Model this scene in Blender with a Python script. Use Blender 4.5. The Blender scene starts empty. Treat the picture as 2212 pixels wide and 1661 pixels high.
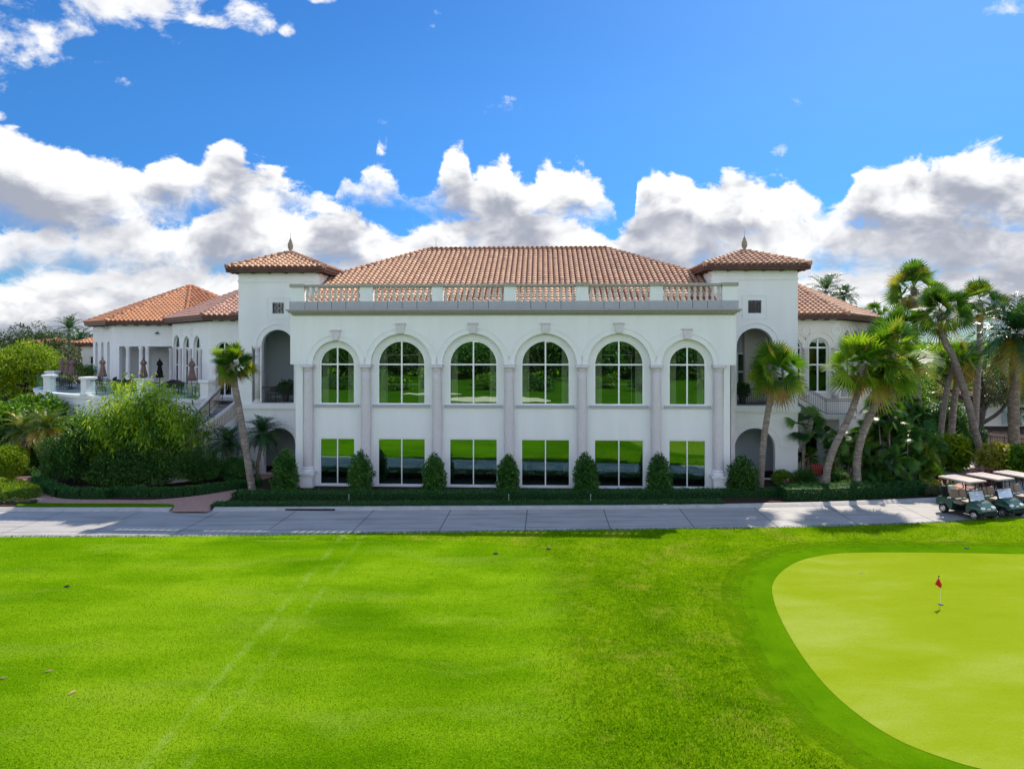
import bpy, math, random
import numpy as np
from mathutils import Vector, Matrix
from mathutils.geometry import tessellate_polygon

PI = math.pi
RND = random.Random(11)
SC = bpy.context.scene
COL = SC.collection
# ---------------------------------------------------------------- survey of the place (metres, camera at x=y=0)
F, CX, VH, H = 1475.0, 1106.0, 735.0, 7.8      # lens constant, optical axis, horizon, eye height
D0, YAW = 35.84, math.radians(2.5)             # facade distance and turn
CA, SA = math.cos(YAW), math.sin(YAW)

def gp(u, v, z=0.0):
    Y = (H - z) * F / (v - VH)
    return ((u - CX) / F * Y, Y)
def gx(u, Y): return (u - CX) / F * Y
def gz(v, Y): return H - (v - VH) * Y / F
def fx(u, c=0.0):
    k = (u - CX) / F
    return (k * (D0 + c * CA) - c * SA) / (CA + k * SA)
def fz(u, v, c=0.0):
    x = fx(u, c)
    return gz(v, D0 - x * SA + c * CA)
def w2l(X, Y, z=None):
    dx, dy = X, Y - D0
    x, y = dx * CA - dy * SA, dx * SA + dy * CA
    return (x, y) if z is None else (x, y, z)
def l2w(x, y, z=0.0):
    return (x * CA + y * SA, D0 - x * SA + y * CA, z)

# ---------------------------------------------------------------- object helpers
def tag(o, label=None, cat=None, group=None, kind=None):
    if label: o['label'] = label
    if cat: o['category'] = cat
    if group: o['group'] = group
    if kind: o['kind'] = kind
    return o
def thing(name, label, cat, loc=(0, 0, 0), rz=0.0, group=None, scale=1.0):
    o = bpy.data.objects.new(name, None)
    o.empty_display_size = 0.3
    COL.objects.link(o)
    o.location = loc
    o.rotation_euler = (0, 0, rz)
    o.scale = (scale,) * 3
    return tag(o, label, cat, group)
KIDS = {}
def link(name, me, mat, parent=None):
    o = bpy.data.objects.new(name, me)
    COL.objects.link(o)
    if mat is not None and not me.materials:
        me.materials.append(mat)
    if parent is not None:
        o.parent = parent
        KIDS.setdefault(parent.name, []).append(o)
    return o
def dup(root, loc=None, rz=None, label=None, group=None, scale=None):
    def cp(o, par):
        c = o.copy()
        COL.objects.link(c)
        if par is not None:
            c.parent = par
            KIDS.setdefault(par.name, []).append(c)
        for k in list(KIDS.get(o.name, [])):
            cp(k, c)
        return c
    r = cp(root, None)
    if loc is not None: r.location = loc
    if rz is not None: r.rotation_euler = (0, 0, rz)
    if scale is not None: r.scale = (scale,) * 3 if not hasattr(scale, '__len__') else scale
    if label: r['label'] = label
    if group: r['group'] = group
    return r

class MB:
    """collects faces of ONE part"""
    def __init__(s):
        s.V, s.F, s.R = [], [], []
    def face(s, pts, r=0.5):
        n = len(s.V)
        s.V.extend([tuple(p) for p in pts])
        s.F.append(tuple(range(n, n + len(pts))))
        s.R.append(r)
    def box(s, x0, x1, y0, y1, z0, z1, r=0.5):
        n = len(s.V)
        s.V += [(x0, y0, z0), (x1, y0, z0), (x1, y1, z0), (x0, y1, z0), (x0, y0, z1), (x1, y0, z1), (x1, y1, z1), (x0, y1, z1)]
        for f in ((0, 3, 2, 1), (4, 5, 6, 7), (0, 1, 5, 4), (1, 2, 6, 5), (2, 3, 7, 6), (3, 0, 4, 7)):
            s.F.append(tuple(n + i for i in f)); s.R.append(r)
        return s
    def bar(s, a, b, w, h, r=0.5, up=(0, 0, 1)):
        a, b = Vector(a), Vector(b)
        d = (b - a).normalized()
        u = Vector(up)
        if abs(d.dot(u)) > 0.98: u = Vector((0, 1, 0))
        sd = d.cross(u).normalized(); u = sd.cross(d)
        n = len(s.V)
        for p in (a, b):
            for i, j in ((-1, -1), (1, -1), (1, 1), (-1, 1)):
                s.V.append(tuple(p + sd * (i * w / 2) + u * (j * h / 2)))
        for f in ((3, 2, 1, 0), (4, 5, 6, 7), (0, 1, 5, 4), (1, 2, 6, 5), (2, 3, 7, 6), (3, 0, 4, 7)):
            s.F.append(tuple(n + i for i in f)); s.R.append(r)
        return s
    def tube(s, pts, rad, n=8, cap=True, r=0.5):
        P = [Vector(p) for p in pts]
        if not hasattr(rad, '__len__'): rad = [rad] * len(P)
        b = len(s.V)
        ref = None
        for i, p in enumerate(P):
            d = (P[min(i + 1, len(P) - 1)] - P[max(i - 1, 0)])
            d = d.normalized() if d.length > 1e-9 else Vector((0, 0, 1))
            if ref is None:
                ref = Vector((1, 0, 0)) if abs(d.x) < 0.9 else Vector((0, 1, 0))
            sd = (ref - d * ref.dot(d)).normalized(); ref = sd
            u = d.cross(sd)
            for k in range(n):
                a = 2 * PI * k / n
                s.V.append(tuple(p + (sd * math.cos(a) + u * math.sin(a)) * rad[i]))
        for i in range(len(P) - 1):
            for k in range(n):
                a, c = b + i * n + k, b + i * n + (k + 1) % n
                s.F.append((a, c, c + n, a + n)); s.R.append(r)
        if cap:
            s.F.append(tuple(b + k for k in reversed(range(n)))); s.R.append(r)
            s.F.append(tuple(b + (len(P) - 1) * n + k for k in range(n))); s.R.append(r)
        return s
    def lathe(s, prof, n=12, c=(0, 0, 0), r=0.5, a0=0.0):
        b = len(s.V)
        for rr, z in prof:
            for k in range(n):
                a = 2 * PI * k / n + a0
                s.V.append((c[0] + rr * math.cos(a), c[1] + rr * math.sin(a), c[2] + z))
        for i in range(len(prof) - 1):
            for k in range(n):
                p, q = b + i * n + k, b + i * n + (k + 1) % n
                s.F.append((p, q, q + n, p + n)); s.R.append(r)
        s.F.append(tuple(b + k for k in reversed(range(n)))); s.R.append(r)
        s.F.append(tuple(b + (len(prof) - 1) * n + k for k in range(n))); s.R.append(r)
        return s
    def plate(s, loops, org=(0, 0), ang=0.0, d0=0.0, d1=0.2, r=0.5):
        """wall plate: loops of (s,z) in a vertical plane through org, thickness from d0 to d1 (into the building)"""
        ca, sa = math.cos(ang), math.sin(ang)
        def P(p, d): return (org[0] + p[0] * ca - d * sa, org[1] + p[0] * sa + d * ca, p[1])
        tris = tessellate_polygon([[Vector((p[0], p[1], 0)) for p in lp] for lp in loops])
        flat = [p for lp in loops for p in lp]
        n = len(s.V)
        for d in ((d0, d1) if abs(d1 - d0) > 1e-6 else (d0,)):
            s.V += [P(p, d) for p in flat]
        m = len(flat)
        for t in tris:
            a, b2, c = (flat[i] for i in t)
            ar = (b2[0] - a[0]) * (c[1] - a[1]) - (b2[1] - a[1]) * (c[0] - a[0])
            if abs(ar) < 1e-9: continue
            t = t if ar > 0 else t[::-1]
            s.F.append(tuple(n + i for i in t)); s.R.append(r)
            if abs(d1 - d0) > 1e-6:
                s.F.append(tuple(n + m + i for i in t[::-1])); s.R.append(r)
        if abs(d1 - d0) > 1e-6:
            o = 0
            for li, lp in enumerate(loops):
                k = len(lp)
                area = sum(lp[i][0] * lp[(i + 1) % k][1] - lp[(i + 1) % k][0] * lp[i][1] for i in range(k))
                fwd = (area > 0) == (li == 0)
                for i in range(k):
                    a, b2 = n + o + i, n + o + (i + 1) % k
                    f = (a, a + m, b2 + m, b2)
                    s.F.append(f if fwd else f[::-1]); s.R.append(r)
                o += k
        return s
    def xf(s, M, start=0):
        s.V[start:] = [tuple(M @ Vector(v)) for v in s.V[start:]]
        return s
    def mesh(s, name, smooth=False):
        me = bpy.data.meshes.new(name)
        me.from_pydata(s.V, [], s.F)
        at = me.attributes.new('rnd', 'FLOAT', 'FACE')
        at.data.foreach_set('value', s.R)
        if smooth:
            me.polygons.foreach_set('use_smooth', [True] * len(s.F))
        me.update()
        return me
    def build(s, name, mat, parent=None, smooth=False, bevel=0.0):
        o = link(name, s.mesh(name, smooth), mat, parent)
        if bevel:
            m = o.modifiers.new('bevel', 'BEVEL'); m.width = bevel; m.segments = 2; m.limit_method = 'ANGLE'
        if smooth and bevel == 0.0:
            pass
        return o
    def centred(s, name, mat, loc, **kw):
        s.V = [(x - loc[0], y - loc[1], z - loc[2]) for x, y, z in s.V]
        o = s.build(name, mat, None, **kw)
        o.location = loc
        return o

def quads_mesh(name, V, R):
    """V (N,k,3) polygons -> mesh with a per-face 'rnd' value"""
    V = np.asarray(V, dtype=np.float32); N, k = V.shape[0], V.shape[1]
    me = bpy.data.meshes.new(name)
    me.vertices.add(N * k); me.vertices.foreach_set('co', V.reshape(-1))
    me.loops.add(N * k); me.loops.foreach_set('vertex_index', np.arange(N * k, dtype=np.int32))
    me.polygons.add(N)
    me.polygons.foreach_set('loop_start', np.arange(0, N * k, k, dtype=np.int32))
    me.polygons.foreach_set('loop_total', np.full(N, k, dtype=np.int32))
    at = me.attributes.new('rnd', 'FLOAT', 'FACE')
    at.data.foreach_set('value', np.asarray(R, dtype=np.float32))
    me.update(calc_edges=True)
    return me

# ---------------------------------------------------------------- materials
def ntree(name):
    m = bpy.data.materials.new(name); m.use_nodes = True
    nt = m.node_tree
    for n in list(nt.nodes): nt.nodes.remove(n)
    out = nt.nodes.new('ShaderNodeOutputMaterial')
    return m, nt, out
class G:
    def __init__(s, nt): s.nt = nt
    def n(s, t, **kw):
        nd = s.nt.nodes.new(t)
        for k, v in kw.items(): setattr(nd, k, v)
        return nd
    def set(s, sock, v):
        if isinstance(v, bpy.types.NodeSocket): s.nt.links.new(v, sock)
        elif v is not None:
            if hasattr(v, '__len__') and len(v) == 3 and sock.type == 'RGBA': v = (*v, 1)
            sock.default_value = v
    def m(s, op, a, b=None, c=None, clamp=False):
        nd = s.n('ShaderNodeMath', operation=op, use_clamp=clamp)
        for i, v in enumerate((a, b, c)):
            if v is not None: s.set(nd.inputs[i], v)
        return nd.outputs[0]
    def vm(s, op, a, b=None, c=None):
        nd = s.n('ShaderNodeVectorMath', operation=op)
        for i, v in enumerate((a, b, c)):
            if v is not None: s.set(nd.inputs[i], v)
        return nd.outputs['Value'] if op in ('DOT_PRODUCT', 'LENGTH') else nd.outputs[0]
    def mix(s, f, a, b, mode='MIX'):
        nd = s.n('ShaderNodeMix', data_type='RGBA', blend_type=mode)
        s.set(nd.inputs[0], f); s.set(nd.inputs[6], a); s.set(nd.inputs[7], b)
        return nd.outputs[2]
    def noise(s, vec, scale, detail=3, rough=0.5, out='Fac', dist=0.0):
        nd = s.n('ShaderNodeTexNoise')
        if vec is not None: s.set(nd.inputs['Vector'], vec)
        nd.inputs['Scale'].default_value = scale; nd.inputs['Detail'].default_value = detail
        nd.inputs['Roughness'].default_value = rough; nd.inputs['Distortion'].default_value = dist
        return nd.outputs[out]
    def ramp(s, fac, stops, interp='LINEAR'):
        nd = s.n('ShaderNodeValToRGB'); cr = nd.color_ramp; cr.interpolation = interp
        while len(cr.elements) > 1: cr.elements.remove(cr.elements[-1])
        for i, (p, c) in enumerate(stops):
            if not hasattr(c, '__len__'): c = (c, c, c)
            e = cr.elements[0] if i == 0 else cr.elements.new(p)
            e.position = p; e.color = (*c, 1)
        s.set(nd.inputs[0], fac)
        return nd.outputs[0]
    def smooth(s, x, a, b):
        nd = s.n('ShaderNodeMapRange', interpolation_type='SMOOTHSTEP')
        s.set(nd.inputs[0], x); s.set(nd.inputs[1], a); s.set(nd.inputs[2], b)
        nd.inputs[3].default_value = 0; nd.inputs[4].default_value = 1
        return nd.outputs[0]
    def bump(s, h, strength, dist=0.02):
        nd = s.n('ShaderNodeBump'); nd.inputs['Strength'].default_value = strength; nd.inputs['Distance'].default_value = dist
        s.set(nd.inputs['Height'], h)
        return nd.outputs[0]
    def bsdf(s, col, rough=0.6, spec=0.5, metal=0.0, normal=None, coat=0.0):
        nd = s.n('ShaderNodeBsdfPrincipled')
        s.set(nd.inputs['Base Color'], col); s.set(nd.inputs['Roughness'], rough)
        nd.inputs['Specular IOR Level'].default_value = spec; nd.inputs['Metallic'].default_value = metal
        if coat: nd.inputs['Coat Weight'].default_value = coat
        if normal is not None: s.set(nd.inputs['Normal'], normal)
        return nd.outputs[0]
    def obj(s): return s.n('ShaderNodeTexCoord').outputs['Object']
    def pos(s): return s.n('ShaderNodeNewGeometry').outputs['Position']
    def rnd(s): return s.n('ShaderNodeAttribute', attribute_name='rnd').outputs['Fac']

def plain(name, col, rough=0.6, spec=0.4, metal=0.0, var=0.12, scale=3.0, bump=0.0, bscale=40, coat=0.0):
    m, nt, out = ntree(name); g = G(nt)
    o = g.pos()
    f = g.noise(o, scale, 5, 0.6)
    lo = tuple(c * (1 - var) for c in col); hi = tuple(min(1, c * (1 + var)) for c in col)
    c = g.ramp(f, [(0.3, lo), (0.7, hi)])
    nm = g.bump(g.noise(o, bscale, 3, 0.6), bump) if bump else None
    nt.links.new(g.bsdf(c, rough, spec, metal, nm, coat), out.inputs[0])
    return m
def leafmat(name, stops, trans=0.35, rough=0.42, spec=0.45):
    m, nt, out = ntree(name); g = G(nt)
    r = g.rnd()
    c = g.ramp(r, stops)
    big = g.noise(g.pos(), 0.8, 2)
    c = g.mix(g.m('MULTIPLY', big, 0.35), c, g.mix(1.0, c, (1.5, 1.25, 0.7), 'MULTIPLY'))
    b = g.bsdf(c, rough, spec)
    t = g.n('ShaderNodeBsdfTranslucent'); g.set(t.inputs[0], g.mix(1.0, c, (1.35, 1.3, 0.55), 'MULTIPLY'))
    mx = g.n('ShaderNodeMixShader'); mx.inputs[0].default_value = trans
    nt.links.new(b, mx.inputs[1]); nt.links.new(t.outputs[0], mx.inputs[2])
    nt.links.new(mx.outputs[0], out.inputs[0])
    return m
M = {}
def stucco(name, col):
    m, nt, out = ntree(name); g = G(nt); o = g.pos()
    st = g.noise(g.vm('MULTIPLY', o, (1.3, 1.3, 0.22)), 1.1, 5, 0.6)
    c = g.ramp(st, [(0.25, tuple(x * 0.93 for x in col)), (0.6, col), (0.8, tuple(min(1, x * 1.03) for x in col))])
    fine = g.noise(o, 26, 4, 0.65)
    c = g.mix(g.m('MULTIPLY', fine, 0.10), c, (0.55, 0.55, 0.55))
    nm = g.bump(g.m('ADD', g.noise(o, 60, 3, 0.6), g.m('MULTIPLY', g.noise(o, 9, 3), 0.8)), 0.25, 0.012)
    nt.links.new(g.bsdf(c, 0.85, 0.2, 0, nm), out.inputs[0])
    return m
M['stucco'] = stucco('white_stucco', (0.80, 0.80, 0.79))
M['stucco_warm'] = stucco('warm_stucco', (0.74, 0.70, 0.63))
def coral(name, a, b, c2):
    m, nt, out = ntree(name); g = G(nt); o = g.pos()
    v = g.noise(o, 22, 6, 0.75)
    c = g.ramp(v, [(0.3, a), (0.5, b), (0.68, c2)])
    c = g.mix(g.m('MULTIPLY', g.noise(o, 1.2, 3), 0.35), c, a)
    nm = g.bump(v, 0.5, 0.02)
    nt.links.new(g.bsdf(c, 0.85, 0.2, 0, nm), out.inputs[0])
    return m
M['coral'] = coral('coral_stone', (0.47, 0.43, 0.44), (0.66, 0.61, 0.62), (0.76, 0.72, 0.72))
M['caststone'] = coral('cast_stone', (0.30, 0.30, 0.32), (0.42, 0.42, 0.44), (0.50, 0.49, 0.50))
M['cornice'] = coral('weathered_cornice', (0.20, 0.19, 0.16), (0.40, 0.38, 0.33), (0.50, 0.48, 0.43))
M['baluster'] = coral('baluster_stone', (0.44, 0.38, 0.34), (0.62, 0.55, 0.50), (0.70, 0.64, 0.58))
def tilemat(name, stops):
    m, nt, out = ntree(name); g = G(nt); o = g.pos()
    c = g.ramp(g.rnd(), stops)
    d = g.noise(o, 1.6, 5, 0.65)
    c = g.mix(g.smooth(d, 0.52, 0.75), c, (0.16, 0.10, 0.075))
    c = g.mix(g.m('MULTIPLY', g.noise(o, 14, 3), 0.35), c, (0.62, 0.46, 0.36))
    nm = g.bump(g.noise(o, 45, 3), 0.25, 0.01)
    nt.links.new(g.bsdf(c, 0.72, 0.3, 0, nm), out.inputs[0])
    return m
M['tile'] = tilemat('clay_barrel_tile', [(0.0, (0.17, 0.065, 0.04)), (0.3, (0.42, 0.195, 0.095)), (0.6, (0.55, 0.29, 0.155)), (0.85, (0.62, 0.37, 0.205)), (1.0, (0.58, 0.43, 0.28))])
M['tile_orange'] = tilemat('orange_barrel_tile', [(0.0, (0.16, 0.05, 0.02)), (0.3, (0.42, 0.14, 0.045)), (0.7, (0.52, 0.19, 0.06)), (1.0, (0.55, 0.26, 0.10))])
M['tile_pink'] = tilemat('pink_barrel_tile', [(0.0, (0.17, 0.07, 0.045)), (0.3, (0.42, 0.20, 0.14)), (0.7, (0.52, 0.27, 0.20)), (1.0, (0.56, 0.34, 0.26))])
M['brownwood'] = plain('dark_brown_wood', (0.085, 0.035, 0.025), 0.55, 0.4, var=0.3)
M['whiteframe'] = plain('white_painted_metal', (0.82, 0.83, 0.82), 0.4, 0.5, var=0.03)
M['blackmetal'] = plain('black_iron', (0.012, 0.012, 0.014), 0.45, 0.5, var=0.2)
M['bronze'] = plain('dark_bronze_metal', (0.022, 0.02, 0.02), 0.5, 0.5, var=0.25)
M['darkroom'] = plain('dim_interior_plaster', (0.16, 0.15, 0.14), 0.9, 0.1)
M['grey_shade'] = stucco('grey_shade_stucco', (0.44, 0.52, 0.54))  # bluish shade of the recesses put into the wall colour; also grey shutters
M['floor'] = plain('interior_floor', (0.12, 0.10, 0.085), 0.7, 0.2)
M['terrace'] = plain('terrace_pavers', (0.42, 0.40, 0.37), 0.8, 0.2, var=0.15, scale=1.5)
M['curtain'] = plain('pale_curtain', (0.78, 0.75, 0.60), 0.9, 0.1, var=0.1)
M['umbrella'] = plain('taupe_umbrella_cloth', (0.22, 0.15, 0.125), 0.9, 0.1, var=0.2, scale=6)
M['umbrella_dark'] = plain('black_umbrella_cloth', (0.02, 0.02, 0.024), 0.9, 0.1)
M['finial'] = coral('finial_stone', (0.18, 0.15, 0.12), (0.30, 0.26, 0.21), (0.4, 0.36, 0.3))
def glass(name, tint, refl, fac):
    m, nt, out = ntree(name); g = G(nt)
    nm = g.bump(g.noise(g.pos(), 0.9, 1), 0.035, 0.05)
    gl = g.n('ShaderNodeBsdfGlossy'); g.set(gl.inputs['Color'], refl); gl.inputs['Roughness'].default_value = 0.0
    nt.links.new(nm, gl.inputs['Normal'])
    tr = g.n('ShaderNodeBsdfTransparent'); g.set(tr.inputs['Color'], tint)
    mx = g.n('ShaderNodeMixShader'); mx.inputs[0].default_value = fac
    nt.links.new(tr.outputs[0], mx.inputs[1]); nt.links.new(gl.outputs[0], mx.inputs[2])
    nt.links.new(mx.outputs[0], out.inputs[0])
    return m
M['glass'] = glass('green_tinted_mirror_glass', (0.80, 0.90, 0.82), (0.60, 0.80, 0.64), 0.50)
M['glass_low'] = glass('dark_tinted_mirror_glass', (0.85, 0.95, 0.90), (0.30, 0.50, 0.46), 0.62)
M['glass_dark'] = glass('dark_window_glass', (0.22, 0.26, 0.26), (0.7, 0.85, 0.8), 0.10)
M['glass_black'] = glass('black_window_glass', (0.12, 0.14, 0.13), (0.8, 0.9, 0.9), 0.07)
M['rail_glass'] = glass('clear_rail_glass', (0.78, 0.92, 0.88), (0.9, 1.0, 1.0), 0.10)
M['wind_glass'] = glass('clear_windshield', (0.62, 0.72, 0.82), (0.6, 0.75, 1.0), 0.22)
def trunkmat(name, a, b):
    m, nt, out = ntree(name); g = G(nt); o = g.pos()
    rings = g.noise(g.vm('MULTIPLY', o, (1.5, 1.5, 9)), 1.6, 4, 0.7)
    c = g.ramp(rings, [(0.3, a), (0.65, b)])
    c = g.mix(g.smooth(g.noise(o, 5, 3), 0.55, 0.75), c, tuple(min(1, x * 1.35) for x in b))
    nt.links.new(g.bsdf(c, 0.9, 0.1, 0, g.bump(rings, 0.7, 0.03)), out.inputs[0])
    return m
M['palmtrunk'] = trunkmat('grey_palm_bark', (0.11, 0.085, 0.07), (0.29, 0.245, 0.21))
M['datetrunk'] = trunkmat('brown_date_palm_bark', (0.08, 0.06, 0.045), (0.27, 0.21, 0.16))
M['bark'] = trunkmat('oak_bark', (0.035, 0.03, 0.027), (0.10, 0.085, 0.075))
# foliage
M['sabal'] = leafmat('fan_palm_leaf', [(0, (0.016, 0.06, 0.006)), (0.5, (0.065, 0.165, 0.012)), (0.8, (0.18, 0.30, 0.02)), (0.93, (0.22, 0.24, 0.03)), (1, (0.28, 0.17, 0.06))], 0.42, 0.48, 0.3)
M['sabal_bright'] = leafmat('yellowish_fan_palm_leaf', [(0, (0.025, 0.08, 0.006)), (0.5, (0.090, 0.21, 0.012)), (0.8, (0.24, 0.36, 0.02)), (0.93, (0.30, 0.29, 0.04)), (1, (0.30, 0.19, 0.06))], 0.46, 0.48, 0.3)
M['date'] = leafmat('date_palm_leaf', [(0, (0.010, 0.05, 0.018)), (0.6, (0.03, 0.105, 0.03)), (0.9, (0.10, 0.18, 0.03)), (1, (0.30, 0.22, 0.03))], 0.25, 0.35, 0.6)
M['date_gold'] = leafmat('sunlit_date_palm_leaf', [(0, (0.04, 0.09, 0.01)), (0.5, (0.10, 0.16, 0.015)), (0.8, (0.28, 0.27, 0.03)), (1, (0.42, 0.26, 0.03))], 0.35, 0.35, 0.6)
M['bamboo'] = leafmat('bamboo_leaf', [(0, (0.014, 0.065, 0.006)), (0.45, (0.09, 0.23, 0.008)), (1, (0.42, 0.56, 0.015))], 0.48, 0.42, 0.4)
M['broad'] = leafmat('broad_green_leaf', [(0, (0.014, 0.065, 0.006)), (0.5, (0.08, 0.20, 0.010)), (1, (0.24, 0.42, 0.02))], 0.34, 0.4, 0.3)
M['dark'] = leafmat('dark_green_leaf', [(0, (0.008, 0.042, 0.010)), (0.5, (0.034, 0.115, 0.02)), (1, (0.10, 0.22, 0.03))], 0.3, 0.42, 0.3)
M['cone'] = leafmat('cone_shrub_leaf', [(0, (0.008, 0.050, 0.010)), (0.5, (0.035, 0.135, 0.018)), (1, (0.12, 0.27, 0.035))], 0.28, 0.38, 0.4)
M['lime'] = leafmat('lime_green_leaf', [(0, (0.04, 0.11, 0.004)), (0.5, (0.15, 0.26, 0.007)), (1, (0.36, 0.46, 0.015))], 0.42, 0.45, 0.3)
M['hedge'] = leafmat('hedge_leaf', [(0, (0.010, 0.050, 0.015)), (0.5, (0.036, 0.135, 0.03)), (1, (0.09, 0.23, 0.04))], 0.3, 0.5, 0.2)
M['oak'] = leafmat('grey_green_oak_leaf', [(0, (0.03, 0.045, 0.02)), (0.6, (0.075, 0.095, 0.04)), (1, (0.15, 0.17, 0.08))], 0.25, 0.5, 0.4)
M['fartree'] = leafmat('far_tree_leaf', [(0, (0.02, 0.045, 0.015)), (0.6, (0.045, 0.08, 0.025)), (1, (0.09, 0.12, 0.04))], 0.25, 0.5, 0.3)
M['redleaf'] = leafmat('red_bromeliad_leaf', [(0, (0.05, 0.02, 0.02)), (0.5, (0.14, 0.035, 0.04)), (1, (0.30, 0.20, 0.16))], 0.2, 0.3, 0.7)
M['yellowleaf'] = leafmat('yellow_variegated_leaf', [(0, (0.08, 0.14, 0.01)), (0.5, (0.28, 0.30, 0.03)), (1, (0.48, 0.44, 0.08))], 0.3, 0.4, 0.4)
# ---------------------------------------------------------------- camera, sun, sky
cam = bpy.data.objects.new('camera', bpy.data.cameras.new('camera'))
COL.objects.link(cam)
cam.location = (0, 0, H); cam.rotation_euler = (PI / 2, 0, 0)
cam.data.sensor_width = 36.0; cam.data.lens = 36.0 * F / 2212.0
cam.data.shift_y = -(830.5 - VH) / 2212.0
cam.data.clip_start = 0.1; cam.data.clip_end = 6000
SC.camera = cam
SUN_AZ, SUN_EL = math.radians(35.0), math.radians(46.5)
S = Vector((math.sin(SUN_AZ) * math.cos(SUN_EL), math.cos(SUN_AZ) * math.cos(SUN_EL), math.sin(SUN_EL)))
sl = bpy.data.lights.new('sun', 'SUN'); sl.energy = 5.0; sl.angle = math.radians(0.5); sl.color = (1.0, 0.91, 0.78)
so = bpy.data.objects.new('sun', sl); COL.objects.link(so)
so.rotation_euler = S.to_track_quat('Z', 'Y').to_euler(); so.location = (0, 0, 60)

wd = bpy.data.worlds.new('World'); SC.world = wd; wd.use_nodes = True
nt = wd.node_tree
for n in list(nt.nodes): nt.nodes.remove(n)
g = G(nt)
wout = g.n('ShaderNodeOutputWorld'); bg = g.n('ShaderNodeBackground'); nt.links.new(bg.outputs[0], wout.inputs[0])
SKY = 0.1
bg.inputs['Strength'].default_value = SKY
sky = g.n('ShaderNodeTexSky', sky_type='NISHITA'); sky.sun_disc = False
sky.sun_elevation = SUN_EL; sky.sun_rotation = SUN_AZ; sky.altitude = 0; sky.air_density = 1.0; sky.dust_density = 0.4; sky.ozone_density = 2.5
d = g.n('ShaderNodeTexCoord').outputs['Generated']
sep = g.n('ShaderNodeSeparateXYZ'); nt.links.new(d, sep.inputs[0])
dx, dy, dz = sep.outputs
az = g.m('ARCTAN2', dx, dy)
el = g.m('ARCSINE', dz)
hs = g.n('ShaderNodeHueSaturation'); hs.inputs['Hue'].default_value = 0.5; hs.inputs['Saturation'].default_value = 1.30; hs.inputs['Value'].default_value = 1.0
nt.links.new(sky.outputs[0], hs.inputs['Color'])
blue = g.mix(1.0, hs.outputs[0], (0.50, 0.80, 1.05), 'MULTIPLY')
blue = g.mix(g.smooth(el, 0.55, 0.95), blue, g.mix(1.0, blue, (2.0, 1.8, 1.6), 'MULTIPLY'))  # unseen zenith brightened to add blue fill light
blue = g.mix(g.smooth(el, 0.36, 0.10), blue, g.mix(1.0, blue, (0.50, 0.74, 0.92), 'MULTIPLY'))
def aa(u): return math.atan((u - CX) / F)
def ee(u, v): return math.atan((VH - v) / math.hypot(F, u - CX))
AZW = 2 * math.atan(1.1)       # azimuth span covered by the profile curves
A0 = -AZW / 2
EMAX = 0.45
def profile(pts):
    """skyline of a cloud bank: elevation as a function of azimuth"""
    nd = g.n('ShaderNodeFloatCurve'); cm = nd.mapping; cv = cm.curves[0]
    P = [((aa(u) - A0) / AZW, ee(u, v) / EMAX) for u, v in pts]
    cv.points[0].location = (0.0, P[0][1]); cv.points[1].location = (1.0, P[-1][1])
    for p in P: cv.points.new(*p)
    for p in cv.points: p.handle_type = 'AUTO'
    cm.update()
    nt.links.new(azn, nd.inputs['Value'])
    return g.m('MULTIPLY', nd.outputs[0], EMAX)
azn = g.m('DIVIDE', g.m('SUBTRACT', az, A0), AZW, clamp=True)
p3 = g.vm('MULTIPLY', d, (1, 1, 1.5))
warp = g.noise(p3, 5.0, 3, 0.5, 'Color')
p3w = g.vm('MULTIPLY_ADD', g.vm('SUBTRACT', warp, (0.5, 0.5, 0.5)), (0.10, 0.10, 0.10), p3)
n1 = g.noise(p3w, 9.0, 8, 0.58)                # billows
up = g.vm('ADD', p3w, (0.012, 0.010, 0.030))   # a step towards the sun
n2 = g.noise(up, 9.0, 4, 0.55)
n4 = g.noise(p3w, 30.0, 7, 0.62)
n3 = g.noise(p3w, 3.2, 3, 0.5)                  # broad masses
lit = g.m('SUBTRACT', n1, n2)
nn = g.m('ADD', g.m('ADD', g.m('MULTIPLY', g.m('SUBTRACT', n1, 0.5), 1.25), g.m('MULTIPLY', g.m('SUBTRACT', n4, 0.5), 0.60)), g.m('MULTIPLY', g.m('SUBTRACT', n3, 0.5), 0.45))
W = 10.0 / 1.0
white, grey = (0.80 / SKY, 0.80 / SKY, 0.80 / SKY), (0.30 / SKY, 0.32 / SKY, 0.385 / SKY)
def bank(col, top, base, edge, amp, thick, glo=0.0, ghi=1.0):
    T, B = profile(top), profile(base)
    below = g.m('SUBTRACT', g.m('MULTIPLY_ADD', nn, amp, T), el)          # >0 inside the top
    above = g.m('SUBTRACT', el, g.m('MULTIPLY_ADD', nn, -amp * 1.3, B))
    a = g.m('MULTIPLY', g.smooth(below, 0.0, edge), g.smooth(above, -edge * 2.5, edge * 2.5))
    dep = g.m('DIVIDE', below, thick)                                     # depth under the lit top
    sh = g.m('ADD', g.m('SUBTRACT', 1.06, g.m('MULTIPLY', dep, 0.66)), g.m('MULTIPLY', lit, 3.4))
    sh = g.m('ADD', sh, g.m('ADD', g.m('MULTIPLY', g.m('SUBTRACT', n3, 0.5), 1.3), g.m('MULTIPLY', g.m('SUBTRACT', n4, 0.5), 1.0)))
    sh = g.smooth(sh, 0.0, 1.0)
    c = g.mix(sh, grey, white)
    return g.mix(a, col, c)
low_t = [(-200, 560), (0, 585), (120, 560), (250, 590), (400, 575), (600, 560), (800, 540), (1000, 540), (1150, 540), (1300, 560), (1350, 555), (1500, 560), (1700, 570), (1800, 560), (1900, 575), (2000, 600), (2100, 560), (2300, 560)]
low_b = [(-200, 800), (2300, 800)]
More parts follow.
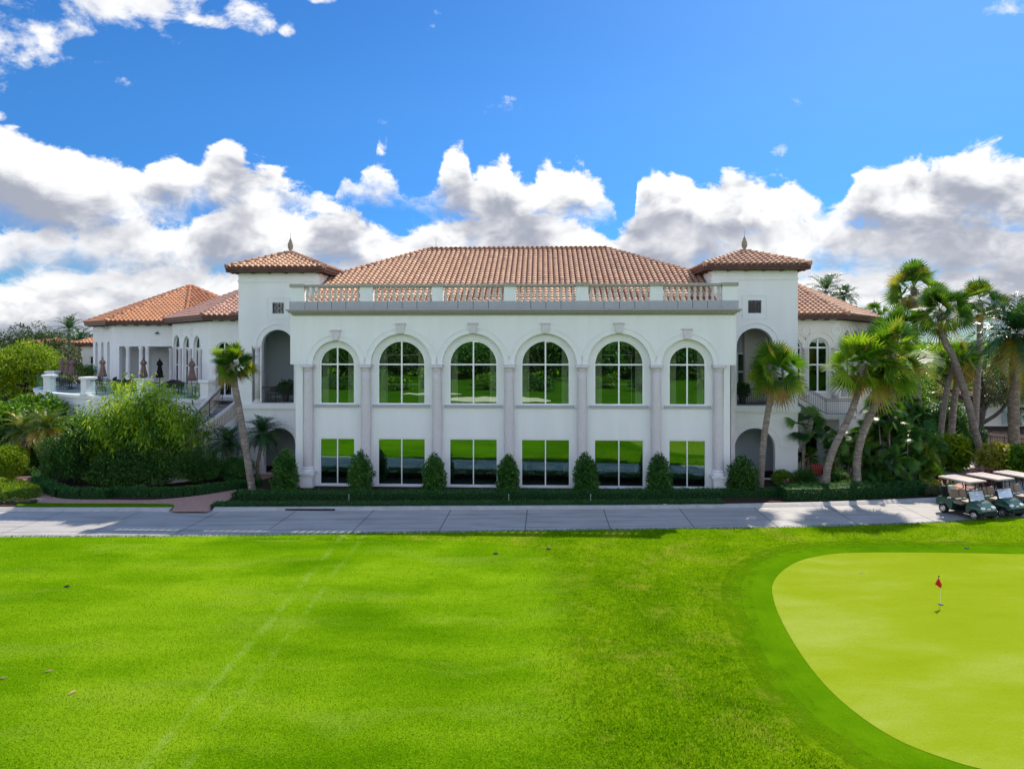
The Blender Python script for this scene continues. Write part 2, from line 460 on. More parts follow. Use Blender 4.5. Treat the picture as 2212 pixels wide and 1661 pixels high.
mid_t = [(-200, 470), (0, 475), (100, 490), (200, 500), (280, 470), (390, 485), (430, 450), (520, 438), (640, 440), (720, 415), (800, 452), (880, 500), (920, 470), (1000, 448), (1100, 440), (1200, 458), (1262, 478), (1310, 492), (1350, 478), (1400, 446), (1500, 462), (1600, 490), (1650, 470), (1750, 455), (1850, 480), (1950, 480), (2050, 455), (2150, 475), (2300, 470)]
mid_b = [(-200, 590), (0, 580), (150, 575), (400, 590), (600, 590), (900, 600), (1100, 600), (1280, 600), (1500, 600), (1800, 590), (2000, 600), (2300, 600)]
top_t = [(-200, 262), (0, 264), (60, 283), (130, 308), (200, 330), (240, 322), (262, 345), (300, 345), (340, 315), (372, 310), (420, 345), (445, 320), (480, 303), (510, 320), (545, 350), (580, 358), (620, 390), (655, 402), (690, 400), (715, 430), (740, 362), (770, 380), (800, 335), (830, 345), (880, 385), (920, 392), (940, 375), (962, 322), (990, 298), (1012, 325), (1032, 368), (1060, 345), (1085, 330), (1110, 370), (1140, 385), (1165, 355), (1200, 338), (1228, 352), (1250, 356), (1275, 385), (1310, 420), (1335, 460), (1350, 520), (1368, 480), (1378, 400), (1400, 370), (1440, 352), (1485, 343), (1500, 372), (1540, 375), (1590, 352), (1620, 365), (1660, 380), (1690, 375), (1720, 380), (1760, 415), (1790, 428), (1830, 402), (1870, 352), (1900, 362), (1930, 345), (1980, 330), (2040, 330), (2080, 318), (2130, 308), (2180, 300), (2300, 310)]
top_b = [(-200, 500), (0, 490), (150, 500), (300, 470), (390, 448), (470, 450), (600, 450), (700, 450), (760, 420), (850, 432), (900, 440), (1000, 480), (1100, 500), (1200, 470), (1280, 465), (1340, 450), (1380, 470), (1450, 500), (1560, 520), (1700, 500), (1800, 500), (1900, 520), (2050, 545), (2150, 540), (2300, 530)]
skyc = bank(blue, low_t, low_b, 0.022, 0.10, 0.075)
skyc = bank(skyc, mid_t, mid_b, 0.015, 0.085, 0.055)
skyc = bank(skyc, top_t, top_b, 0.014, 0.100, 0.072)
# wisps in the upper left and two loose scraps
def puff(u, v, ru, rv):
    a, e = aa(u), ee(u, v)
    ra, re = ru / F, rv / F
    c = g.n('ShaderNodeCombineXYZ'); nt.links.new(az, c.inputs[0]); nt.links.new(el, c.inputs[1])
    q = g.vm('MULTIPLY_ADD', c.outputs[0], (1 / ra, 1 / re, 0), (-a / ra, -e / re, 0))
    return g.m('SUBTRACT', 1.0, g.vm('DOT_PRODUCT', q, q))
fld = None
for pf in ((50, 45, 150, 78), (215, 15, 70, 40), (355, 15, 110, 42), (350, 62, 55, 26), (545, 30, 58, 32), (460, 45, 50, 14), (562, 66, 28, 12), (620, 70, 16, 18), (700, 0, 40, 8), (1683, 323, 16, 12)):
    q = puff(*pf)
    fld = q if fld is None else g.m('MAXIMUM', fld, q)
pa = g.m('ADD', g.m('MULTIPLY', g.m('MAXIMUM', fld, -2.0), 0.34), g.m('MULTIPLY', nn, 3.0))
psh = g.smooth(g.m('ADD', g.m('MULTIPLY', lit, 3.0), g.m('SUBTRACT', 0.95, g.m('MULTIPLY', pa, 0.35))), 0.0, 1.0)
skyc = g.mix(g.m('MULTIPLY', g.smooth(pa, 0.0, 0.75), 0.97), skyc, g.mix(psh, (0.52 / SKY, 0.53 / SKY, 0.58 / SKY), white))
# broken cumulus over the rest of the sky, unseen, brightened to add fill light
rest = g.smooth(g.m('ABSOLUTE', az), 0.9, 1.25)
ra_ = g.m('MULTIPLY', g.smooth(g.m('MULTIPLY_ADD', nn, 1.0, g.m('MULTIPLY_ADD', el, -0.18, 0.13)), 0.0, 0.20), rest)
skyc = g.mix(ra_, skyc, (1.80 / SKY, 1.88 / SKY, 2.03 / SKY))
nt.links.new(skyc, bg.inputs['Color'])
wd.cycles.sampling_method = 'MANUAL'; wd.cycles.sample_map_resolution = 512

SC.view_settings.view_transform = 'Standard'; SC.view_settings.look = 'None'
SC.view_settings.gamma = 1.0; SC.view_settings.use_curve_mapping = False
SC.view_settings.exposure = 0.45
SC.render.engine = 'CYCLES'
SC.cycles.max_bounces = 7; SC.cycles.diffuse_bounces = 3; SC.cycles.glossy_bounces = 3
SC.cycles.transmission_bounces = 4; SC.cycles.transparent_max_bounces = 10
SC.cycles.use_denoising = True
try:
    SC.cycles.denoiser = 'OPENIMAGEDENOISE'; SC.cycles.denoising_input_passes = 'RGB_ALBEDO_NORMAL'
except Exception: pass
SC.cycles.sample_clamp_indirect = 6.0
SC.cycles.caustics_reflective = False; SC.cycles.caustics_refractive = False

# ---------------------------------------------------------------- ground
def catmull(pts, n=6, closed=False):
    out = []; k = len(pts)
    rng = range(k) if closed else range(k - 1)
    for i in rng:
        p0, p1, p2, p3 = (pts[(i + j) % k] if closed else pts[min(max(i + j, 0), k - 1)] for j in (-1, 0, 1, 2))
        for t in range(n):
            t /= n
            out.append(tuple(0.5 * ((2 * p1[a]) + (-p0[a] + p2[a]) * t + (2 * p0[a] - 5 * p1[a] + 4 * p2[a] - p3[a]) * t * t + (-p0[a] + 3 * p1[a] - 3 * p2[a] + p3[a]) * t ** 3) for a in (0, 1)))
    if not closed: out.append(tuple(pts[-1]))
    return out
def sheet(name, poly, z, mat, kind='structure', skirt=0.0):
    mb = MB()
    tris = tessellate_polygon([[Vector((x, y, 0)) for x, y in poly]])
    mb.V = [(x, y, z) for x, y in poly]
    for t in tris:
        a, b, c = (poly[i] for i in t)
        ar = (b[0] - a[0]) * (c[1] - a[1]) - (b[1] - a[1]) * (c[0] - a[0])
        mb.F.append(tuple(t) if ar > 0 else tuple(t[::-1])); mb.R.append(0.5)
    if skirt:
        k = len(poly); area = sum(poly[i][0] * poly[(i + 1) % k][1] - poly[(i + 1) % k][0] * poly[i][1] for i in range(k))
        mb.V += [(x, y, z - skirt) for x, y in poly]
        for i in range(k):
            j = (i + 1) % k
            f = (i, i + k, j + k, j)
            mb.F.append(f if area > 0 else f[::-1]); mb.R.append(0.5)
    o = mb.build(name, mat)
    return tag(o, kind=kind)

fair = [gp(u, v) for u, v in [(300, 1164), (700, 1161), (930, 1160), (1060, 1169), (1150, 1191), (1203, 1228), (1226, 1285), (1224, 1370), (1232, 1480), (1268, 1640), (1300, 1800)]]
fair = catmull(fair, 8)
def lawnmat():
    """closely mown left part, longer tufted grass to the right of a soft mowing line"""
    m, nt, out = ntree('lawn_grass'); g = G(nt); o = g.pos()
    s3 = g.n('ShaderNodeSeparateXYZ'); nt.links.new(o, s3.inputs[0])
    w = g.noise(o, 0.35, 2, 0.5, 'Color')
    ow = g.vm('MULTIPLY_ADD', w, (1.2, 1.2, 0), o)
    fine = g.noise(o, 22, 5, 0.8)
    med = g.noise(o, 5.5, 5, 0.75)
    a = g.noise(g.vm('MULTIPLY', ow, (0.35, 1.6, 1)), 0.55, 5, 0.6)
    b = g.noise(ow, 0.17, 3, 0.55)
    tf = g.m('ADD', g.m('ADD', g.m('MULTIPLY', a, 0.55), g.m('MULTIPLY', b, 0.42)), g.m('ADD', g.m('MULTIPLY', g.m('SUBTRACT', fine, 0.5), 1.25), g.m('MULTIPLY', g.m('SUBTRACT', med, 0.5), 0.25)))
    tf = g.m('ADD', tf, g.m('MULTIPLY', g.m('SUBTRACT', b, 0.5), 0.55))
    cf = g.ramp(tf, [(0.28, (0.060, 0.165, 0.001)), (0.47, (0.120, 0.258, 0.002)), (0.66, (0.205, 0.345, 0.008))])
    pale = g.smooth(g.noise(g.vm('MULTIPLY', ow, (0.5, 1.5, 1)), 0.42, 6, 0.68), 0.50, 0.66)
    cf = g.mix(g.m('MULTIPLY', pale, g.m('MULTIPLY', med, 0.75)), cf, (0.215, 0.315, 0.028))
    a2 = g.noise(ow, 0.75, 5, 0.65)
    tr = g.m('ADD', g.m('ADD', g.m('MULTIPLY', a2, 0.62), g.m('MULTIPLY', b, 0.36)), g.m('ADD', g.m('MULTIPLY', g.m('SUBTRACT', fine, 0.5), 1.1), g.m('MULTIPLY', g.m('SUBTRACT', med, 0.5), 0.8)))
    tr = g.m('ADD', tr, g.m('MULTIPLY', g.m('SUBTRACT', b, 0.5), 0.35))
    cr = g.ramp(tr, [(0.26, (0.040, 0.125, 0.001)), (0.47, (0.118, 0.255, 0.0015)), (0.68, (0.225, 0.350, 0.006))])
    cr = g.mix(g.m('MULTIPLY', g.smooth(g.noise(ow, 0.5, 5, 0.7), 0.50, 0.68), 0.7), cr, (0.30, 0.33, 0.03))
    fc = g.n('ShaderNodeFloatCurve'); cv = fc.mapping.curves[0]
    P = sorted([(y / 30.0, (x + 20) / 30.0) for x, y in fair if 3 < y < 29])
    cv.points[0].location = (0.0, P[0][1]); cv.points[1].location = (1.0, 0.0)
    for p in P[::3]: cv.points.new(*p)
    for p in cv.points: p.handle_type = 'VECTOR'
    fc.mapping.update()
    nt.links.new(g.m('DIVIDE', s3.outputs[1], 30.0, clamp=True), fc.inputs['Value'])
    xb = g.m('SUBTRACT', g.m('MULTIPLY', fc.outputs[0], 30.0), 20.0)
    dd = g.m('ADD', g.m('SUBTRACT', xb, s3.outputs[0]), g.m('MULTIPLY', g.m('SUBTRACT', g.noise(o, 0.8, 5, 0.7), 0.5), 3.2))
    mask = g.smooth(dd, -0.9, 1.0)
    c = g.mix(mask, cr, cf)
    c = g.mix(1.0, c, g.ramp(g.noise(o, 48, 3, 0.8), [(0.3, (0.66, 0.70, 0.5)), (0.5, (1, 1, 1)), (0.7, (1.3, 1.22, 1.5))]), 'MULTIPLY')
    # cart tyre tracks worn pale across the mown part
    x = g.m('ADD', s3.outputs[0], g.m('MULTIPLY', g.m('SUBTRACT', g.noise(o, 0.25, 2), 0.5), 0.35))
    tk = None
    for cx, wd_, kk in ((-6.75, 0.20, 1.0), (-5.95, 0.16, 0.6)):
        q = g.m('MULTIPLY', g.m('SUBTRACT', 1.0, g.smooth(g.m('ABSOLUTE', g.m('SUBTRACT', x, cx)), 0.02, wd_)), kk)
        tk = q if tk is None else g.m('MAXIMUM', tk, q)
    tk = g.m('MULTIPLY', tk, g.m('MULTIPLY', g.smooth(g.noise(o, 1.3, 5, 0.75), 0.42, 0.66), 0.55))
    c = g.mix(tk, c, (0.26, 0.38, 0.06))
    h = g.m('ADD', fine, g.m('MULTIPLY', med, g.m('SUBTRACT', 2.6, g.m('MULTIPLY', mask, 2.1))))
    nt.links.new(g.bsdf(c, 0.85, 0.0, 0, g.bump(h, 0.9, 0.05)), out.inputs[0])
    return m
def grassmat(name, dark, mid, light, patch, streak, fine, tracks=False, bump=0.5, straw=0.0):
    m, nt, out = ntree(name); g = G(nt); o = g.pos()
    w = g.noise(o, 0.35, 2, 0.5, 'Color')
    ow = g.vm('MULTIPLY_ADD', w, (1.2, 1.2, 0), o)
    a = g.noise(g.vm('MULTIPLY', ow, streak), patch, 5, 0.6)
    b = g.noise(ow, 0.16, 3, 0.55)
    f = g.noise(o, fine, 4, 0.75)
    t = g.m('ADD', g.m('ADD', g.m('MULTIPLY', a, 0.55), g.m('MULTIPLY', b, 0.35)), g.m('MULTIPLY', g.m('SUBTRACT', f, 0.5), 0.45))
    c = g.ramp(t, [(0.24, dark), (0.46, mid), (0.68, light)])
    if straw:
        c = g.mix(g.m('MULTIPLY', g.smooth(g.noise(ow, 0.9, 5, 0.7), 0.56, 0.72), straw), c, (0.30, 0.30, 0.045))
    if tracks:
        s3 = g.n('ShaderNodeSeparateXYZ'); nt.links.new(o, s3.inputs[0])
        x = g.m('ADD', s3.outputs[0], g.m('MULTIPLY', g.m('SUBTRACT', g.noise(o, 0.25, 2), 0.5), 0.35))
        tk = None
        for cx, wd_, kk in ((-6.75, 0.16, 1.0), (-5.95, 0.13, 0.7)):
            q = g.m('MULTIPLY', g.m('SUBTRACT', 1.0, g.smooth(g.m('ABSOLUTE', g.m('SUBTRACT', x, cx)), 0.02, wd_)), kk)
            tk = q if tk is None else g.m('MAXIMUM', tk, q)
        tk = g.m('MULTIPLY', tk, g.m('MULTIPLY', g.smooth(g.noise(o, 1.3, 4, 0.7), 0.38, 0.6), 0.5))
        c = g.mix(tk, c, (0.22, 0.32, 0.06))
    nm = g.bump(g.m('ADD', f, g.m('MULTIPLY', g.noise(o, fine * 0.25, 3), 0.8)), bump, 0.05)
    bs = g.bsdf(c, 0.8, 0.0, 0, nm)
    nt.links.new(bs, out.inputs[0])
    return m
M['rough'] = lawnmat()
M['strip'] = grassmat('strip_grass', (0.048, 0.125, 0.001), (0.072, 0.160, 0.0015), (0.105, 0.195, 0.002), 0.9, (1, 1, 1), 30, bump=0.4)
def collarmat():
    m = grassmat('collar_grass', (0.042, 0.125, 0.001), (0.072, 0.170, 0.0015), (0.105, 0.215, 0.002), 0.9, (1, 1, 1), 30, bump=0.4)
    nt = m.node_tree; g = G(nt); out = [n for n in nt.nodes if n.type == 'OUTPUT_MATERIAL'][0]
    bs = out.inputs[0].links[0].from_socket
    tr = g.n('ShaderNodeBsdfTransparent'); mx = g.n('ShaderNodeMixShader')
    k = g.m('ADD', g.rnd(), g.m('MULTIPLY', g.m('SUBTRACT', g.noise(g.pos(), 1.6, 5, 0.7), 0.5), 0.9))
    nt.links.new(g.smooth(k, 0.35, 0.95), mx.inputs[0]); nt.links.new(bs, mx.inputs[1]); nt.links.new(tr.outputs[0], mx.inputs[2])
    nt.links.new(mx.outputs[0], out.inputs[0])
    return m
M['collar'] = collarmat()
M['green'] = grassmat('putting_green_grass', (0.165, 0.232, 0.004), (0.205, 0.270, 0.012), (0.270, 0.325, 0.060), 0.55, (0.5, 1.4, 1), 34, bump=0.2)
M['base'] = grassmat('far_ground_grass', (0.03, 0.07, 0.004), (0.05, 0.12, 0.006), (0.09, 0.16, 0.01), 0.3, (1, 1, 1), 8)
M['mulch'] = plain('dark_mulch', (0.045, 0.028, 0.02), 0.95, 0.1, var=0.5, scale=12, bump=0.8, bscale=30)
# concrete with sawn joints
def concrete():
    m, nt, out = ntree('joined_concrete'); g = G(nt); o = g.pos()
    s3 = g.n('ShaderNodeSeparateXYZ'); nt.links.new(o, s3.inputs[0])
    x, y = s3.outputs[0], s3.outputs[1]
    sl_ = g.m('ADD', x, g.m('MULTIPLY', g.m('SUBTRACT', y, 30.0), -0.05))
    k = g.m('ABSOLUTE', g.m('SUBTRACT', g.m('FRACT', g.m('DIVIDE', g.m('ADD', sl_, 1.15 + 355), 3.55)), 0.5))
    j1 = g.m('SUBTRACT', 1.0, g.smooth(k, 0.003, 0.010))
    yy = g.m('ADD', y, g.m('MULTIPLY', x, -0.035))
    j2 = g.m('SUBTRACT', 1.0, g.smooth(g.m('ABSOLUTE', g.m('SUBTRACT', yy, 28.75)), 0.012, 0.035))
    j = g.m('MAXIMUM', j1, j2)
    st = g.noise(g.vm('MULTIPLY', o, (0.3, 1.2, 1)), 1.4, 6, 0.7)
    c = g.ramp(st, [(0.3, (0.28, 0.265, 0.245)), (0.5, (0.39, 0.37, 0.345)), (0.72, (0.47, 0.445, 0.415))])
    tyre = None
    for yc in (28.2, 29.6, 30.3, 31.0):
        q = g.m('SUBTRACT', 1.0, g.smooth(g.m('ABSOLUTE', g.m('SUBTRACT', g.m('ADD', yy, g.m('MULTIPLY', g.noise(o, 0.12, 2), 0.5)), yc + .25)), 0.03, 0.26))
        tyre = q if tyre is None else g.m('MAXIMUM', tyre, q)
    c = g.mix(g.m('MULTIPLY', tyre, g.m('MULTIPLY', g.smooth(g.noise(g.vm('MULTIPLY', o, (0.4, 2, 1)), 0.9, 4), 0.35, 0.65), 0.42)), c, (0.17, 0.17, 0.175))
    c = g.mix(g.m('MULTIPLY', g.smooth(g.noise(o, 0.7, 6, 0.75), 0.6, 0.72), 0.4), c, (0.15, 0.145, 0.14))
    slab = g.n('ShaderNodeTexWhiteNoise', noise_dimensions='1D')
    nt.links.new(g.m('FLOOR', g.m('DIVIDE', g.m('ADD', sl_, 1.15 + 355 - 1.775), 3.55)), slab.inputs['W'])
    c = g.mix(g.m('MULTIPLY', slab.outputs[0], 0.22), c, (0.22, 0.21, 0.20))
    c = g.mix(g.m('MULTIPLY', j, 0.85), c, (0.05, 0.05, 0.05))
    c = g.mix(g.m('MULTIPLY', g.noise(o, 30, 4, 0.7), 0.2), c, (0.2, 0.19, 0.18))
    nm = g.bump(g.noise(o, 80, 3), 0.2, 0.005)
    nt.links.new(g.bsdf(c, 0.75, 0.3, 0, nm), out.inputs[0])
    return m
M['concrete'] = concrete()
M['kerb'] = plain('kerb_concrete', (0.40, 0.38, 0.35), 0.8, 0.3, var=0.15, scale=2, bump=0.15)
def brickmat():
    m, nt, out = ntree('brick_pavers'); g = G(nt); o = g.pos()
    b = g.n('ShaderNodeTexBrick'); b.inputs['Scale'].default_value = 4.5; b.inputs['Mortar Size'].default_value = 0.018
    b.inputs['Color1'].default_value = (0.46, 0.21, 0.14, 1); b.inputs['Color2'].default_value = (0.54, 0.31, 0.23, 1); b.inputs['Mortar'].default_value = (0.16, 0.11, 0.095, 1)
    nt.links.new(o, b.inputs['Vector'])
    c = g.mix(g.m('MULTIPLY', g.noise(o, 2.0, 5, 0.7), 0.5), b.outputs[0], (0.42, 0.30, 0.26))
    nt.links.new(g.bsdf(c, 0.8, 0.25, 0, g.bump(b.outputs['Fac'], -0.4, 0.01)), out.inputs[0])
    return m
M['brick'] = brickmat()

big = 2500
sheet('ground', [(-big, -big), (big, -big), (big, big), (-big, big)], -0.12, M['base'])
lawn_edge_px = [(-400, 1161.5), (0, 1160), (250, 1159), (500, 1157), (750, 1153), (961, 1149.5), (1250, 1145.5), (1499, 1142), (1750, 1138), (1980, 1130.5), (2100, 1124.5), (2212, 1118), (2500, 1100)]
lawn_edge = [gp(u, v) for u, v in lawn_edge_px]
lawn_edge = [(x + RND.uniform(-.02, .02), y + RND.uniform(-.035, .035)) for x, y in catmull(lawn_edge, 14)]
far_l, far_r = (-160, lawn_edge[0][1]), (200, lawn_edge[-1][1] + 8)
lawn_poly = [(-160, -140), (200, -140), far_r] + lawn_edge[::-1] + [far_l]
sheet('lawn', lawn_poly, 0.0, M['rough'], skirt=0.12)
gpx = [(2420, 1203), (2212, 1197.5), (2000, 1194), (1860, 1194), (1790, 1198), (1730, 1211), (1690, 1234), (1669, 1264), (1673, 1302), (1693, 1350), (1735, 1420), (1790, 1488), (1862, 1550), (1945, 1601), (2045, 1640), (2150, 1668), (2420, 1720)]
green = [gp(u, v) for u, v in gpx]
green_s = catmull(green, 8)
def offset(poly, d_):
    out = []
    for i, p in enumerate(poly):
        a, b = Vector(poly[max(i - 1, 0)]), Vector(poly[min(i + 1, len(poly) - 1)])
        t = (b - a).normalized()
        out.append((p[0] + t.y * d_ * -1 * -1, p[1] - t.x * d_))
    return out
ccx, ccy = sum(p[0] for p in green_s) / len(green_s) + 4, sum(p[1] for p in green_s) / len(green_s)
def grow(poly, d_):
    a, b = offset(poly, d_), offset(poly, -d_)
    mid = len(poly) // 2
    da = (a[mid][0] - ccx) ** 2 + (a[mid][1] - ccy) ** 2
    db = (b[mid][0] - ccx) ** 2 + (b[mid][1] - ccy) ** 2
    return a if da > db else b
mb = MB(); rings = [green_s] + [grow(green_s, .14)] + [grow(green_s, .3 * k) for k in range(1, 8)]
for k in range(len(rings) - 1):
    for i in range(len(green_s) - 1):
        mb.face([(*rings[k][i], .006), (*rings[k + 1][i], .006), (*rings[k + 1][i + 1], .006), (*rings[k][i + 1], .006)][::-1], 0.0 if k == 0 else (k + .5) / 8)
tag(mb.build('green_collar', M['collar']), kind='structure')
sheet('putting_green', green_s, 0.012, M['green'])

M['darkened_turf'] = grassmat('reflection_darkened_turf', (0.022, 0.070, 0.003), (0.038, 0.105, 0.004), (0.060, 0.140, 0.006), 0.3, (1, 1, 1), 12)  # grass colour darkened to imitate how dim the lawn looks in window reflections
sheet('fairway', [(-100, -80), (100, -80), (100, 5.0), (40, 7.5), (5, 8.2), (-30, 7.2), (-100, 6.0)], 0.007, M['darkened_turf'])  # out-of-view sheet, added only to darken the mirrored lawn
# road, kerb, beds, brick path
kerb_px = [(-400, 1095), (0, 1095), (300, 1095), (500, 1094.5), (923, 1092), (1250, 1090.5), (1500, 1088.5), (1750, 1084), (1900, 1079), (2050, 1072.5)]
kerb_back = catmull([gp(u, v, 0.05) for u, v in kerb_px], 8)
bed_poly = [(-160, kerb_back[0][1])] + kerb_back + [(22.5, 38.5), (25.5, 42.5), (60, 58), (60, 90), (-160, 90)]
sheet('planting_bed', bed_poly, 0.0, M['mulch'], skirt=0.12)
sheet('road', [(-160, 26), (-60, 26), (0, 26.8), (30, 28), (200, 30), (200, 60), (60, 58.5), (25.2, 43.5), (22, 39)] + [(x, y + 0.1) for x, y in kerb_back[::-1]] + [(-160, kerb_back[0][1] + 0.1)], -0.07, M['concrete'])
def kerb(name, pts, w=0.34, z0=-0.11, z1=0.05):
    mb = MB(); L = []
    for i, p in enumerate(pts):
        a, b = Vector(pts[max(i - 1, 0)]), Vector(pts[min(i + 1, len(pts) - 1)])
        t = (b - a).normalized(); L.append((Vector(p), Vector((t.y, -t.x))))
    for i in range(len(L) - 1):
        (p, n0), (q, n1) = L[i], L[i + 1]
        def sec(p, n): return [(p.x, p.y, z0), (p.x, p.y, z1), (p.x + n.x * (w * 0.45), p.y + n.y * (w * 0.45), z1), (p.x + n.x * w * 0.62, p.y + n.y * w * 0.62, z1 - 0.03), (p.x + n.x * w, p.y + n.y * w, -0.055), (p.x + n.x * w, p.y + n.y * w, z0)]
        A, B = sec(p, n0), sec(q, n1)
        for j in range(5): mb.face([A[j], B[j], B[j + 1], A[j + 1]])
        if i == 0: mb.face(A[::-1])
        if i == len(L) - 2: mb.face(B)
    return tag(mb.build(name, M['kerb']), kind='structure')
pa0, pa1 = gp(372, 1100)[0], gp(448, 1100)[0]
kerb('kerb', [p for p in kerb_back if p[0] < pa0 - 0.1])
kerb('kerb', [p for p in kerb_back if p[0] > pa1 + 0.1])
def zb(x, y): return gp(x * 0.2607, 768.9 + y * 0.2607)
lo = [zb(*p) for p in [(-250, 950), (70, 1050), (150, 1120), (230, 1182), (320, 1217), (600, 1222), (1000, 1222), (1390, 1226), (1440, 1240)]]
lo = catmull(lo, 5) + [zb(1424, 1290)]
hi = [zb(1725, 1290), zb(1745, 1260)] + catmull([zb(*p) for p in [(1800, 1232), (1905, 1185), (1945, 1125), (2060, 1060), (2400, 960), (2500, 905)]], 4)
back = catmull([zb(*p) for p in [(2440, 880), (2200, 965), (1950, 1092), (1700, 1148), (1300, 1190), (900, 1190), (520, 1181), (390, 1135), (320, 1075), (318, 1008), (330, 985)]], 5)
sheet('brick_path', lo + hi + back + [zb(-250, 900)], 0.005, M['brick'])
strip = [zb(*p) for p in [(170, 1226), (320, 1221), (600, 1225), (1000, 1225), (1390, 1229), (1440, 1245), (1420, 1262), (1350, 1252), (600, 1248), (170, 1246)]]
sheet('grass_strip', catmull(strip, 4, True), 0.03, M['strip'], skirt=0.03)
sheet('garden_path', [gp(u, v) for u, v in [(2010, 1062), (2040, 1072), (2090, 1060), (2140, 1038), (2160, 1012), (2140, 990), (2120, 985), (2110, 1005), (2060, 1030)]], 0.008, M['brick'])
# ---------------------------------------------------------------- clubhouse
CH = thing('clubhouse', 'long white clubhouse with arched mirror windows, clay tile roofs and two square towers', 'building', (0, D0, 0), -YAW)

def arc(cx, z, r, n=24, a0=PI, a1=0.0):
    return [(cx + r * math.cos(a0 + (a1 - a0) * i / n), z + r * math.sin(a0 + (a1 - a0) * i / n)) for i in range(n + 1)]
def outline(s0, s1, z0, z1, arch, n=24):
    """counter-clockwise opening; z1 is the springing when arched"""
    if not arch: return [(s0, z0), (s1, z0), (s1, z1), (s0, z1)]
    r = (s1 - s0) / 2
    return [(s0, z0), (s1, z0)] + arc((s0 + s1) / 2, z1, r, n, 0.0, PI)
def on_plane(o_, ang, s, d, z):
    return (o_[0] + s * math.cos(ang) - d * math.sin(ang), o_[1] + s * math.sin(ang) + d * math.cos(ang), z)
def window(par, s0, s1, z0, z1, arch=False, org=(0, 0), ang=0.0, d=0.3, mull=(0.5,), trans=(), fw=0.06, mat='whiteframe', gl='glass', sill=False, curtain=False, name='window', thick=0.09):
    mb = MB()
    L = outline(s0, s1, z0, z1, arch)
    I = outline(s0 + fw, s1 - fw, z0 + fw, z1 if arch else z1 - fw, arch)
    mb.plate([L, I], org, ang, d, d + thick)
    r = (s1 - s0) / 2; cx = (s0 + s1) / 2
    for k in mull:
        s = s0 + (s1 - s0) * k
        zt = z1 + math.sqrt(max(0, (r - fw * .5) ** 2 - (s - cx) ** 2)) if arch else z1 - fw
        mb.plate([[(s - fw * .5, z0 + fw), (s + fw * .5, z0 + fw), (s + fw * .5, zt), (s - fw * .5, zt)]], org, ang, d + .006, d + thick - .006)
    for z in trans:
        mb.plate([[(s0 + fw * .8, z - fw * .5), (s1 - fw * .8, z - fw * .5), (s1 - fw * .8, z + fw * .5), (s0 + fw * .8, z + fw * .5)]], org, ang, d + .012, d + thick - .012)
    w = mb.build(name, M[mat], par)
    p = MB(); p.plate([outline(s0 + fw * .6, s1 - fw * .6, z0 + fw * .6, z1 if arch else z1 - fw * .6, arch)], org, ang, d + thick * .5, d + thick * .5)
    p.build('pane', M[gl], w)
    if sill:
        b = MB(); e = 0.22
        b.plate([[(s0 - e, z0 - .13), (s1 + e, z0 - .13), (s1 + e, z0 - .002), (s0 - e, z0 - .002)]], org, ang, d - .17, d + .02)
        b.build('sill', M['caststone'], w)
    if curtain:
        for sg in (0, 1):
            c = MB(); wd_ = 0.36; n = 26
            sa = s0 + .08 if sg == 0 else s1 - .08 - wd_
            zt = z1 + (math.sqrt(max(0.01, r * r - (abs(sa + (wd_ if sg == 0 else 0) - cx)) ** 2)) if arch else -0.06) - .05
            pts = [(sa + wd_ * i / n, d + .20 + .05 * math.sin(i * 1.45)) for i in range(n + 1)]
            for i in range(n):
                (a, da), (b2, db) = pts[i], pts[i + 1]
                c.face([on_plane(org, ang, a, da, z0 + .03), on_plane(org, ang, b2, db, z0 + .03), on_plane(org, ang, b2, db, zt), on_plane(org, ang, a, da, zt)])
            c.build('curtain', M['curtain'], w)
    return w

# heights of the main block
ZS, ZSILL, ZLH, ZC0, ZC1, ZB1, ZR0, ZR1 = 6.51, 4.37, 2.58, 9.11, 9.43, 9.85, 10.58, 10.76
XL, XR = fx(627), fx(1590)
REC = 0.30
# outer arcade wall standing on the columns
arches = [(674.7, 777), (800.2, 932), (955, 1089), (1111, 1246), (1269, 1406), (1428.5, 1541)]
poly = [(XL, ZC0 + .02), (XL, ZS)]
AR = []
for u0, u1 in arches:
    a, b = fx(u0), fx(u1); cx, r = (a + b) / 2, (b - a) / 2
    AR.append((cx, r))
    poly += arc(cx, ZS, r, 32)
poly += [(XR, ZS), (XR, ZC0 + .02)]
mb = MB(); mb.plate([poly[::-1]], (0, 0), 0, 0, REC - .003)
wall = mb.build('wall', M['stucco'], CH)
# moulded bands round the arches
for cx, r in AR:
    mb = MB(); o_, i_ = arc(cx, ZS, r + .34, 40), arc(cx, ZS, r + .27, 40)
    mb.plate([(o_ + i_[::-1])[::-1]], (0, 0), 0, -.03, .01)
    mb.build('arch_band', M['stucco'], CH)
    kz = ZS + r
    mb = MB()
    mb.plate([[(cx - .15, kz + .02), (cx + .15, kz + .02), (cx + .24, kz + .50), (cx - .24, kz + .50)]], (0, 0), 0, -.10, .01)
    mb.box(cx - .28, cx + .28, -.14, .01, kz + .502, kz + .57)
    mb.build('keystone', M['coral'], CH, bevel=.012)
